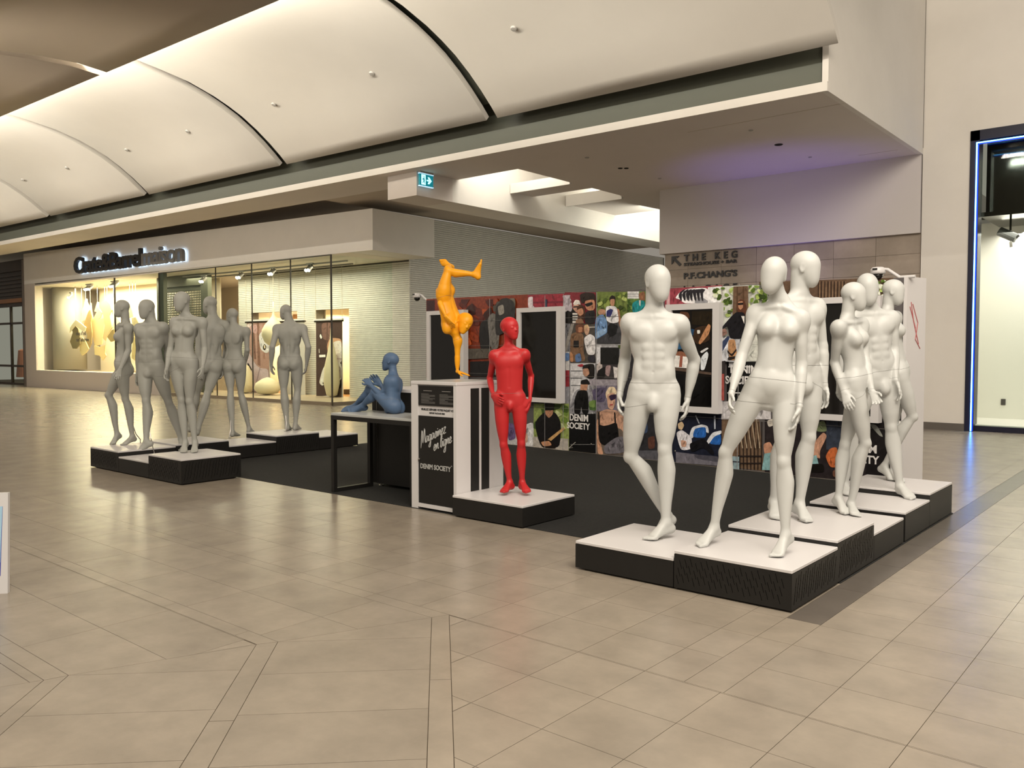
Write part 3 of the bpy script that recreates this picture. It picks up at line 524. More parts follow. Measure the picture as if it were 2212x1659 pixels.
  ('141313',1,[1.498,1.043,1.616,1.069,1.684,.987,1.489,.984]),
  ('b98b70',0,[1.493,.984,1.63,.988,1.611,.901,1.489,.901]),
  ('111112',1,[1.445,.9,1.63,.906,1.652,.566,1.53,.559,1.51,.689,1.491,.557,1.375,.551,1.38,.761]),
  ('6f8a4a',1,[1.647,.742,1.763,.777,1.763,.655,1.657,.666])],
 [('101011',0,[1.274,.569,1.775,.595,1.778,.008,1.276,-.035]),
  ('8a8a8a',0,[1.302,.098,1.756,.134,1.756,.127,1.302,.091])],
 [('7a7484',0,[1.645,1.07,2.321,1.086,2.325,.624,1.648,.589]),
  ('57506a',1,[1.704,.927,1.97,.965,1.934,.739,1.724,.745]),
  ('9a949c',0,[1.645,1.07,2.321,1.086,2.322,.991,1.646,.971]),
  ('4d6a3a',1,[1.647,.742,1.782,.778,1.783,.611,1.647,.619]),
  ('2c2a30',0,[2.155,1.06,2.322,1.064,2.325,.624,2.158,.615]),
  ('6e6258',0,[1.777,.611,2.325,.639,2.329,.035,1.78,-.013]),
  ('c99d84',1,[1.821,.598,1.963,.65,2.121,.643,2.303,.593,2.296,.298,2.214,.396,1.841,.372]),
  ('c4977c',1,[1.783,.505,1.86,.479,1.871,.116,1.919,.002,1.805,-.008]),
  ('e3cfae',1,[1.943,.874,2.008,.967,2.1,.969,2.148,.904,2.119,.836,1.971,.786]),
  ('cfa48c',1,[1.967,.86,2.101,.895,2.12,.732,2.075,.641,1.991,.666]),
  ('33243c',1,[2.005,.832,2.045,.856,2.138,.867,2.134,.807,2.046,.766]),
  ('a64a4a',0,[2.028,.721,2.083,.731,2.076,.708,2.031,.701]),
  ('161516',1,[1.818,.431,1.917,.407,2.011,.428,2.158,.481,2.197,.187,1.975,.124,1.842,.159]),
  ('161516',0,[1.821,.598,1.844,.599,1.851,.418,1.826,.416]),
  ('161516',0,[2.102,.612,2.125,.613,2.14,.451,2.115,.449]),
  ('6f6c74',1,[1.919,.12,2.123,.256,2.269,.296,2.325,.064,1.938,.004])],
 [('2d2c30',0,[2.319,1.474,2.953,1.475,2.967,.005,2.329,-.054]),
  ('5a3a30',1,[2.659,.295,2.778,.332,2.78,.16,2.677,.138]),
  ('55555c',0,[2.328,.094,2.965,.147,2.967,.005,2.329,-.054]),
  ('7a7a82',1,[2.406,1.183,2.616,1.244,2.722,.903,2.444,.834]),
  ('3c4a66',1,[2.357,.67,2.586,.724,2.693,.355,2.377,.304])],
 [('b8b8ba',0,[-.007,.23,.569,.304,.57,-.011,-.007,-.012]),
  ('6c5a86',1,[.006,.342,.147,.332,.197,.097,.019,.046]),
  ('dcdcde',1,[.348,.308,.569,.394,.57,.016,.398,.002]),
  ('c9a490',1,[.348,.181,.435,.205,.447,.061,.36,.036]),
  ('93a25c',0,[.569,.664,1.273,.695,1.276,.003,.57,-.016]),
  ('6f8a3c',1,[1.265,.563,1.243,.496,1.183,.518,1.144,.542,1.198,.606,1.251,.608]),
  ('48602a',1,[.996,.257,.982,.243,.886,.236,.866,.255,.87,.332,.999,.328]),
  ('c6cf98',1,[1.216,.324,1.141,.293,1.068,.274,1.013,.346,1.083,.4,1.147,.402]),
  ('6f8a3c',1,[1.263,.443,1.223,.396,1.177,.417,1.124,.439,1.151,.489,1.218,.493]),
  ('48602a',1,[1.133,.672,1.09,.609,1,.598,.985,.641,1.018,.666,1.078,.669]),
  ('48602a',1,[.86,.549,.843,.47,.749,.483,.739,.544,.724,.599,.839,.573]),
  ('48602a',1,[.713,.367,.683,.277,.569,.282,.569,.328,.597,.396,.67,.393]),
  ('48602a',1,[1.268,.642,1.266,.568,1.163,.563,1.132,.622,1.16,.673,1.23,.664]),
  ('c6cf98',1,[1.153,.525,1.079,.492,1.028,.489,1.003,.537,1.026,.59,1.075,.572]),
  ('48602a',1,[1.067,.628,1.026,.595,.917,.577,.908,.617,.907,.661,.987,.665]),
  ('c6cf98',1,[.834,.287,.79,.23,.711,.224,.669,.253,.69,.325,.806,.299]),
  ('6f8a3c',1,[.902,.66,.851,.592,.791,.6,.727,.634,.783,.655,.852,.659]),
  ('b2aca4',0,[.569,.16,1.275,.177,1.276,.003,.57,-.016]),
  ('191718',1,[.593,.378,.785,.549,1.019,.561,1.134,.41,1.112,.025,.714,.01]),
  ('b8866a',1,[.813,.639,.984,.656,.972,.524,.891,.457,.82,.515]),
  ('151414',0,[.808,.618,.995,.634,.991,.586,.813,.572]),
  ('2a2420',1,[.796,.674,.902,.696,1.007,.674,.995,.634,.803,.617]),
  ('c9a06a',0,[.868,.138,1.18,.344,1.214,.32,.915,.106]),
  ('1c1512',1,[.69,.106,.88,.147,1.043,.072,1.032,.009,.762,.005]),
  ('c4906e',1,[.726,.091,.903,.123,.962,.056,.786,.025])],
 [('96404c',0,[2.917,2.293,3.768,2.297,3.771,2.013,2.919,2.042]),
  ('d6a6ac',0,[2.946,2.288,2.998,2.285,3,2.057,2.948,2.058]),
  ('f0eef0',1,[3.077,2.164,3.15,2.239,3.276,2.279,3.575,2.279,3.578,2.082,3.224,2.087,3.151,2.145]),
  ('ececee',0,[3.567,2.28,3.763,2.285,3.766,2.044,3.569,2.052]),
  ('8f8f94',1,[3.385,2.135,3.472,2.162,3.569,2.112,3.569,2.074,3.376,2.082]),
  ('26242a',1,[3.132,2.193,3.154,2.239,3.222,2.274,3.237,2.266,3.177,2.222,3.187,2.12,3.166,2.129]),
  ('26242a',1,[3.187,2.2,3.208,2.244,3.273,2.272,3.287,2.263,3.232,2.219,3.242,2.118,3.22,2.127]),
  ('26242a',1,[3.241,2.207,3.262,2.249,3.323,2.269,3.337,2.261,3.286,2.217,3.296,2.116,3.274,2.124]),
  ('26242a',1,[3.295,2.213,3.316,2.254,3.373,2.267,3.387,2.258,3.339,2.214,3.349,2.114,3.328,2.122]),
  ('26242a',1,[3.348,2.22,3.369,2.259,3.422,2.264,3.436,2.256,3.393,2.212,3.403,2.111,3.381,2.12]),
  ('26242a',1,[3.401,2.227,3.422,2.264,3.471,2.262,3.485,2.253,3.446,2.209,3.455,2.109,3.434,2.118]),
  ('26242a',1,[3.454,2.234,3.475,2.269,3.52,2.259,3.534,2.251,3.498,2.207,3.508,2.107,3.487,2.116])],
 [('d2d4cc',0,[3.627,2.284,4.408,2.273,4.421,1.343,3.774,1.336,3.766,2.044,3.63,2.049]),
  ('3e521f',1,[3.912,2.085,3.906,2.049,3.858,2.054,3.855,2.084,3.883,2.103,3.904,2.111]),
  ('a9bd6c',1,[3.776,2.268,3.745,2.24,3.725,2.245,3.696,2.265,3.704,2.273,3.746,2.271]),
  ('7f9a48',1,[3.813,2.016,3.808,1.979,3.762,1.972,3.743,2.001,3.749,2.038,3.791,2.024]),
  ('3e521f',1,[3.884,2.109,3.875,2.091,3.849,2.08,3.827,2.11,3.842,2.133,3.886,2.147]),
  ('56702c',1,[3.794,1.98,3.779,1.946,3.732,1.94,3.715,1.964,3.746,1.991,3.77,1.992]),
  ('7f9a48',1,[3.946,2.26,3.947,2.22,3.935,2.239,3.898,2.26,3.928,2.261,3.946,2.26]),
  ('7f9a48',1,[3.875,2.162,3.842,2.147,3.829,2.144,3.805,2.167,3.809,2.194,3.848,2.19]),
  ('56702c',1,[3.748,2.232,3.734,2.202,3.687,2.214,3.673,2.235,3.689,2.272,3.731,2.257]),
  ('3e521f',1,[3.765,2.143,3.746,2.113,3.702,2.108,3.699,2.144,3.71,2.173,3.749,2.159]),
  ('a9bd6c',1,[3.826,2.08,3.804,2.044,3.769,2.057,3.755,2.069,3.766,2.09,3.815,2.099]),
  ('56702c',1,[3.873,2.075,3.856,2.038,3.816,2.05,3.815,2.084,3.835,2.1,3.851,2.106]),
  ('7f9a48',1,[3.688,1.918,3.684,1.896,3.648,1.897,3.64,1.904,3.643,1.946,3.669,1.941]),
  ('3e521f',1,[3.849,2.093,3.824,2.074,3.794,2.07,3.789,2.098,3.798,2.116,3.836,2.124]),
  ('a9bd6c',1,[3.735,2.2,3.71,2.186,3.674,2.187,3.647,2.22,3.675,2.233,3.702,2.228]),
  ('a9bd6c',1,[3.9,1.912,3.881,1.898,3.844,1.894,3.816,1.927,3.84,1.938,3.867,1.955]),
  ('3e521f',1,[3.713,2.23,3.692,2.199,3.648,2.208,3.636,2.228,3.651,2.251,3.679,2.261]),
  ('3e521f',1,[3.775,2.165,3.757,2.136,3.719,2.138,3.716,2.16,3.725,2.18,3.75,2.192]),
  ('3e521f',1,[3.919,1.963,3.898,1.937,3.86,1.929,3.852,1.968,3.862,1.98,3.895,1.98]),
  ('dfe6c8',1,[3.77,1.948,3.76,1.911,3.719,1.92,3.684,1.944,3.719,1.97,3.744,1.98]),
  ('56702c',1,[3.717,1.943,3.694,1.914,3.649,1.916,3.653,1.947,3.667,1.979,3.707,1.972]),
  ('dfe6c8',1,[3.717,2.168,3.716,2.141,3.667,2.141,3.642,2.184,3.667,2.194,3.703,2.195]),
  ('dfe6c8',1,[3.947,2.183,3.948,2.153,3.924,2.163,3.893,2.19,3.913,2.213,3.947,2.211]),
  ('dfe6c8',1,[3.764,2.218,3.767,2.183,3.721,2.19,3.711,2.22,3.733,2.237,3.756,2.241]),
  ('56702c',1,[3.826,2.255,3.807,2.237,3.781,2.243,3.754,2.253,3.77,2.269,3.807,2.267]),
  ('7f9a48',1,[3.95,1.986,3.95,1.958,3.921,1.96,3.896,1.989,3.927,1.998,3.95,1.996]),
  ('a9bd6c',1,[3.936,2.227,3.916,2.199,3.893,2.189,3.871,2.231,3.896,2.252,3.934,2.254]),
  ('7f9a48',1,[4.298,2.135,4.27,2.112,4.24,2.121,4.227,2.142,4.238,2.157,4.282,2.169]),
  ('33451c',1,[4.37,2.218,4.351,2.209,4.325,2.208,4.305,2.225,4.322,2.244,4.345,2.25]),
  ('a3b860',1,[4.239,2.198,4.213,2.172,4.192,2.18,4.183,2.19,4.197,2.212,4.219,2.21]),
  ('cdd8a0',1,[4.29,2.077,4.28,2.044,4.241,2.058,4.227,2.072,4.236,2.096,4.277,2.094]),
  ('33451c',1,[4.326,2.137,4.312,2.108,4.286,2.108,4.283,2.128,4.276,2.157,4.314,2.159]),
  ('cdd8a0',1,[4.385,2.1,4.353,2.094,4.326,2.084,4.301,2.112,4.326,2.134,4.361,2.143]),
  ('cdd8a0',1,[4.2,2.222,4.185,2.196,4.15,2.192,4.146,2.212,4.167,2.234,4.201,2.245]),
  ('33451c',1,[4.395,2.101,4.385,2.063,4.34,2.07,4.33,2.106,4.35,2.13,4.395,2.128]),
  ('33451c',1,[4.343,2.124,4.324,2.091,4.291,2.1,4.284,2.119,4.288,2.159,4.331,2.145]),
  ('7f9a48',1,[4.298,2.253,4.277,2.232,4.231,2.239,4.214,2.268,4.242,2.267,4.271,2.265]),
  ('56702c',1,[4.395,2.12,4.389,2.087,4.348,2.079,4.33,2.117,4.349,2.134,4.387,2.133]),
  ('56702c',1,[4.199,2.267,4.177,2.243,4.151,2.232,4.145,2.262,4.158,2.271,4.19,2.27]),
  ('cdd8a0',1,[4.304,2.207,4.305,2.176,4.279,2.182,4.263,2.205,4.266,2.223,4.292,2.22]),
  ('56702c',1,[4.244,2.219,4.225,2.197,4.195,2.181,4.174,2.209,4.202,2.233,4.219,2.251]),
  ('a3b860',1,[4.348,2.181,4.335,2.15,4.305,2.159,4.281,2.181,4.314,2.215,4.349,2.211]),
  ('33451c',1,[4.231,2.005,4.223,1.984,4.182,1.985,4.19,2.004,4.181,2.03,4.216,2.018]),
  ('cdd8a0',1,[4.183,2.026,4.172,2.005,4.144,2.006,4.144,2.031,4.144,2.058,4.166,2.06]),
  ('a3b860',1,[4.3,2.112,4.286,2.095,4.26,2.097,4.249,2.119,4.248,2.151,4.284,2.134]),
  ('56702c',1,[4.395,2.147,4.395,2.122,4.371,2.136,4.352,2.152,4.359,2.179,4.394,2.173]),
  ('56702c',1,[4.288,2.052,4.261,2.036,4.245,2.034,4.212,2.05,4.24,2.094,4.272,2.09]),
  ('33451c',1,[4.358,2.021,4.354,2.004,4.322,1.998,4.314,2.03,4.333,2.044,4.356,2.042]),
  ('33451c',1,[4.392,2.121,4.368,2.097,4.331,2.106,4.326,2.128,4.341,2.153,4.369,2.149]),
  ('7f9a48',1,[4.223,2.095,4.211,2.065,4.181,2.058,4.176,2.096,4.186,2.116,4.225,2.121]),
  ('56702c',1,[4.394,2.066,4.367,2.036,4.344,2.038,4.33,2.055,4.347,2.094,4.368,2.078]),
  ('6e5644',0,[3.95,2.268,4.149,2.265,4.166,1.605,3.938,1.606]),
  ('57402f',0,[3.995,2.265,4.015,2.264,4.013,1.606,3.987,1.606]),
  ('57402f',0,[4.077,2.261,4.096,2.26,4.114,1.605,4.088,1.605]),
  ('c6c8ce',1,[3.767,1.608,3.904,1.666,4.101,1.635,4.105,1.339,3.908,1.337,3.77,1.351]),
  ('2e3a58',1,[3.768,1.547,3.887,1.667,3.913,1.636,3.79,1.427]),
  ('1c2036',1,[4.044,1.62,4.085,1.605,4.099,1.502,4.062,1.531]),
  ('5a3626',1,[3.998,2.051,4.046,2.111,4.108,2.091,4.137,1.987,4.117,1.899,4.065,1.93,4.016,1.946]),
  ('bd8b6c',1,[4.017,2.079,4.087,2.084,4.088,2.003,4.051,1.975,4.023,2.005]),
  ('181414',0,[4.018,2.062,4.092,2.065,4.089,2.038,4.021,2.035]),
  ('15151b',1,[3.999,1.954,4.113,1.944,4.148,1.752,4.109,1.62,3.905,1.622,3.886,1.786,3.786,1.728,3.819,1.788,3.934,1.904]),
  ('e2ded8',0,[4.065,1.901,4.11,1.899,4.108,1.804]),
  ('8a6a60',1,[3.766,1.728,3.853,1.757,3.884,1.682,3.77,1.638]),
  ('b78a62',1,[3.896,1.614,3.987,1.618,4.005,1.487,4.031,1.368,3.924,1.352,3.89,1.487]),
  ('251c1a',1,[3.886,1.487,3.94,1.427,4.005,1.502,4.012,1.48,3.949,1.397,3.882,1.457]),
  ('251c1a',1,[3.891,1.397,4.022,1.413,4.029,1.386,3.894,1.352]),
  ('2b2626',0,[3.771,1.336,3.858,1.352,3.845,1.036,3.774,1.033]),
  ('9c4a44',0,[3.772,1.185,3.843,1.186,3.847,.855,3.776,.852])],
 [('121213',0,[3.845,1.337,4.436,1.357,4.443,.865,3.85,.84]),
  ('d8d8dc',0,[3.874,1.42,4.006,1.428,4.007,1.294,3.875,1.284]),
  ('e6e6e6',0,[3.867,1.28,4.17,1.284,4.17,1.272,3.867,1.268]),
  ('e6e6e6',0,[3.859,.953,4.174,.964,4.174,.951,3.859,.94]),
  ('c9c6c8',0,[3.776,.837,4.443,.865,4.446,.648,3.779,.609]),
  ('2c2a2c',1,[3.898,.759,4.014,.772,3.965,.74,3.915,.743])],
 [('1c2030',0,[2.939,.64,3.78,.684,3.788,.022,2.945,-.016]),
  ('e0e2e8',1,[3.305,.346,3.348,.482,3.49,.53,3.586,.513,3.605,.414,3.508,.454,3.403,.4,3.359,.335]),
  ('2a62b0',1,[3.358,.35,3.393,.47,3.56,.504,3.562,.357]),
  ('e0e2e8',1,[3.562,.303,3.648,.433,3.781,.472,3.781,.427,3.683,.389,3.597,.275]),
  ('2a62b0',1,[3.606,.284,3.674,.381,3.776,.426,3.778,.282]),
  ('aeb4c0',0,[3.671,.649,3.697,.65,3.699,.482,3.678,.478]),
  ('aeb4c0',0,[3.4,.634,3.414,.641,3.472,.537,3.451,.536]),
  ('d8bd98',1,[3.139,.516,3.203,.552,3.24,.499,3.204,.434,3.149,.446]),
  ('e6e4ea',1,[3.112,.396,3.204,.442,3.358,.35,3.351,.193,3.188,.164]),
  ('c79c86',1,[3.187,.306,3.278,.297,3.27,.218,3.197,.212]),
  ('131318',1,[3.314,.269,3.509,.346,3.562,.334,3.694,.176,3.659,.142,3.528,.239,3.352,.146]),
  ('6c6a74',0,[3.115,.142,3.785,.123,3.786,.019,3.116,-.001]),
  ('4b4a54',1,[3.37,.132,3.784,.138,3.785,.062,3.442,.076])],
 [('6f5a48',0,[3.781,.614,4.292,.644,4.373,.011,3.788,.022]),
  ('2c211b',0,[4.016,.593,4.029,.594,4.053,-.003,4.037,-.005]),
  ('2c211b',0,[4.068,.596,4.081,.597,4.102,.002,4.086,0]),
  ('2c211b',0,[4.12,.599,4.133,.6,4.15,.007,4.134,.005]),
  ('2c211b',0,[4.172,.602,4.185,.603,4.199,.012,4.183,.01]),
  ('2c211b',0,[4.223,.605,4.236,.606,4.247,.016,4.231,.015]),
  ('2c211b',0,[4.274,.608,4.287,.609,4.294,.021,4.279,.02]),
  ('2c211b',0,[4.325,.611,4.337,.612,4.342,.026,4.326,.024]),
  ('b9a68e',0,[3.999,.622,4.009,.622,4.085,.269,4.072,.268]),
  ('b9a68e',0,[4.065,.626,4.075,.626,4.144,.274,4.131,.273]),
  ('b9a68e',0,[4.13,.629,4.139,.63,4.202,.279,4.189,.278]),
  ('b9a68e',0,[4.194,.633,4.204,.634,4.259,.283,4.247,.282]),
  ('b9a68e',0,[4.258,.637,4.267,.637,4.316,.288,4.304,.287]),
  ('2a2220',0,[4.021,.174,4.343,.202,4.343,.185,4.021,.156]),
  ('2a2220',0,[4.039,.086,4.344,.114,4.344,.1,4.039,.071]),
  ('8aa0a8',0,[3.788,.153,4.038,.16,4.04,-.004,3.789,.001]),
  ('40404a',0,[3.788,.092,4.039,.101,4.039,.086,3.789,.074])],
 [('5f4a3a',0,[4.27,2.309,5.842,2.267,5.847,2.016,4.273,2.052]),
  ('3c2c22',0,[5.003,2.275,5.019,2.274,5.016,2.083,5.003,2.084]),
  ('3c2c22',0,[5.042,2.273,5.058,2.272,5.054,2.081,5.041,2.082]),
  ('3c2c22',0,[5.08,2.271,5.096,2.27,5.093,2.08,5.08,2.08]),
  ('3c2c22',0,[5.118,2.269,5.134,2.268,5.131,2.078,5.118,2.079]),
  ('3c2c22',0,[5.157,2.267,5.172,2.266,5.169,2.077,5.156,2.077]),
  ('3c2c22',0,[5.195,2.264,5.21,2.264,5.207,2.075,5.194,2.075]),
  ('3c2c22',0,[5.232,2.262,5.248,2.261,5.245,2.073,5.232,2.074]),
  ('3c2c22',0,[5.27,2.26,5.285,2.259,5.282,2.072,5.27,2.072]),
  ('3c2c22',0,[5.307,2.258,5.322,2.257,5.319,2.07,5.307,2.071]),
  ('8a7058',0,[5.022,2.274,5.03,2.274,5.032,2.082,5.022,2.083]),
  ('8a7058',0,[5.061,2.272,5.069,2.272,5.07,2.081,5.061,2.081]),
  ('8a7058',0,[5.099,2.27,5.107,2.269,5.109,2.079,5.099,2.08]),
  ('8a7058',0,[5.138,2.268,5.146,2.267,5.147,2.078,5.137,2.078]),
  ('8a7058',0,[5.176,2.266,5.183,2.265,5.185,2.076,5.175,2.076]),
  ('8a7058',0,[5.213,2.263,5.221,2.263,5.223,2.074,5.213,2.075]),
  ('8a7058',0,[5.251,2.261,5.259,2.261,5.26,2.073,5.251,2.073]),
  ('8a7058',0,[5.288,2.259,5.296,2.259,5.298,2.071,5.288,2.071]),
  ('8a7058',0,[5.326,2.257,5.333,2.257,5.335,2.07,5.326,2.07]),
  ('d8dccc',1,[5.784,2.176,5.77,2.152,5.744,2.173,5.732,2.192,5.75,2.199,5.764,2.215]),
  ('56702c',1,[5.803,2.12,5.776,2.103,5.761,2.088,5.745,2.116,5.755,2.148,5.787,2.143]),
  ('56702c',1,[5.803,2.207,5.789,2.18,5.762,2.19,5.752,2.208,5.752,2.238,5.78,2.226]),
  ('d8dccc',1,[5.777,2.238,5.757,2.23,5.734,2.23,5.716,2.241,5.724,2.25,5.756,2.248]),
  ('33451c',1,[5.788,2.136,5.767,2.122,5.743,2.109,5.744,2.14,5.75,2.162,5.766,2.152]),
  ('a9bd6c',1,[5.753,2.14,5.734,2.116,5.715,2.117,5.702,2.132,5.712,2.152,5.733,2.163]),
  ('56702c',1,[5.705,2.075,5.697,2.052,5.666,2.055,5.653,2.078,5.669,2.107,5.696,2.093]),
  ('d8dccc',1,[5.741,2.19,5.729,2.162,5.71,2.165,5.695,2.192,5.698,2.21,5.734,2.2]),
  ('8aa050',1,[5.689,2.087,5.666,2.065,5.649,2.06,5.647,2.083,5.651,2.1,5.673,2.106]),
  ('d8dccc',1,[5.713,2.108,5.718,2.083,5.682,2.091,5.678,2.108,5.685,2.12,5.711,2.126]),
  ('a9bd6c',1,[5.799,2.149,5.788,2.113,5.77,2.122,5.747,2.153,5.768,2.161,5.787,2.164]),
  ('d8dccc',1,[5.749,2.18,5.733,2.154,5.708,2.151,5.694,2.176,5.711,2.206,5.74,2.188]),
  ('56702c',1,[5.757,2.243,5.758,2.224,5.722,2.218,5.724,2.25,5.734,2.249,5.755,2.248]),
  ('8aa050',1,[5.761,2.165,5.754,2.138,5.727,2.144,5.728,2.164,5.736,2.188,5.752,2.196]),
  ('d8dccc',1,[5.78,2.078,5.777,2.05,5.743,2.067,5.72,2.081,5.745,2.092,5.768,2.096]),
  ('56702c',1,[5.716,2.219,5.709,2.205,5.691,2.205,5.678,2.217,5.677,2.241,5.704,2.233]),
  ('33451c',1,[4.431,2.243,4.424,2.217,4.404,2.228,4.367,2.252,4.39,2.27,4.424,2.263]),
  ('8aa050',1,[4.41,2.188,4.403,2.156,4.382,2.158,4.365,2.193,4.367,2.21,4.416,2.214]),
  ('8aa050',1,[4.42,2.287,4.397,2.279,4.372,2.279,4.354,2.302,4.369,2.311,4.397,2.309]),
  ('8aa050',1,[4.418,2.228,4.398,2.211,4.356,2.214,4.355,2.232,4.364,2.262,4.382,2.252]),
  ('8aa050',1,[4.43,2.257,4.418,2.251,4.387,2.241,4.373,2.268,4.394,2.287,4.41,2.301]),
  ('56702c',1,[4.352,2.302,4.337,2.272,4.306,2.272,4.306,2.315,4.308,2.314,4.334,2.313]),
  ('33451c',1,[4.355,2.189,4.352,2.154,4.308,2.158,4.307,2.186,4.312,2.21,4.334,2.213]),
  ('33451c',1,[4.43,2.274,4.414,2.242,4.387,2.248,4.38,2.275,4.386,2.295,4.41,2.297])],
 [('2a2426',0,[4.365,.648,5.572,.718,5.584,.014,4.374,-.006]),
  ('39404e',0,[5.125,.671,5.33,.683,5.335,.341,5.13,.339]),
  ('c9c2b8',1,[4.391,.627,4.487,.666,4.523,.602,4.418,.546]),
  ('7d8a66',1,[4.996,.631,5.108,.678,5.143,.546,5.014,.537]),
  ('c08e74',1,[4.35,.341,4.438,.381,4.493,.286,4.459,.184,4.37,.209]),
  ('c4957c',1,[4.983,.407,5.095,.542,5.143,.498,5.05,.301,5.067,.223,4.985,.247]),
  ('86b0b4',0,[4.369,.226,4.475,.252,4.496,.038,4.336,.022]),
  ('8ab4b8',0,[4.92,.226,5.018,.266,5.052,.142,4.938,.115]),
  ('c46a3c',1,[5.123,.26,5.178,.359,5.264,.382,5.268,.147,5.181,.139]),
  ('14110f',1,[4.871,.141,5.1,.178,5.118,.069,4.889,.062]),
  ('6e4a3a',1,[5.213,.11,5.37,.142,5.372,.033,5.215,.032])],
 [('1a1718',0,[5.572,.718,5.947,.739,5.958,.141,5.584,.014]),
  ('e8e4e0',0,[5.91,.717,5.947,.719,5.958,.141,5.921,.152]),
  ('8a8c86',1,[5.605,.669,5.694,.659,5.77,.528,5.725,.54])],
]
SCREEN_PRINT = [
 [('17120f',0,[3.115,1.993,3.696,1.974,3.701,.779,3.126,.752]),
  ('5a3a28',1,[3.224,1.982,3.349,1.97,3.376,1.9,3.315,1.856,3.207,1.889]),
  ('27486a',1,[3.387,1.763,3.475,1.731,3.493,1.654,3.405,1.671]),
  ('2f5b80',1,[3.191,1.58,3.272,1.61,3.282,1.502,3.192,1.487]),
  ('241c10',0,[3.402,1.984,3.696,1.974,3.698,1.787,3.404,1.808]),
  ('3c2a1c',1,[3.439,1.762,3.63,1.803,3.683,1.607,3.494,1.548,3.423,1.609]),
  ('c08a62',1,[3.579,1.714,3.647,1.818,3.681,1.787,3.657,1.683,3.529,1.548,3.503,1.578]),
  ('e8e6e0',1,[3.483,1.738,3.527,1.737,3.527,1.692,3.489,1.688]),
  ('8c5c46',1,[3.138,1.456,3.265,1.471,3.39,1.395,3.32,1.333,3.157,1.393]),
  ('eceae6',0,[3.135,1.417,3.355,1.395,3.353,1.249,3.136,1.261]),
  ('9a5a48',0,[3.238,1.409,3.28,1.407,3.267,1.263,3.222,1.262]),
  ('5a4a40',0,[3.122,1.261,3.696,1.201,3.696,1.171,3.122,1.222]),
  ('e2e2e4',1,[3.53,1.464,3.633,1.517,3.659,1.502,3.556,1.441]),
  ('dfe4ea',1,[3.548,1.396,3.633,1.472,3.659,1.427,3.601,1.23,3.541,1.229]),
  ('0b0a0a',0,[3.122,1.175,3.695,1.141,3.699,.779,3.126,.752])],
]
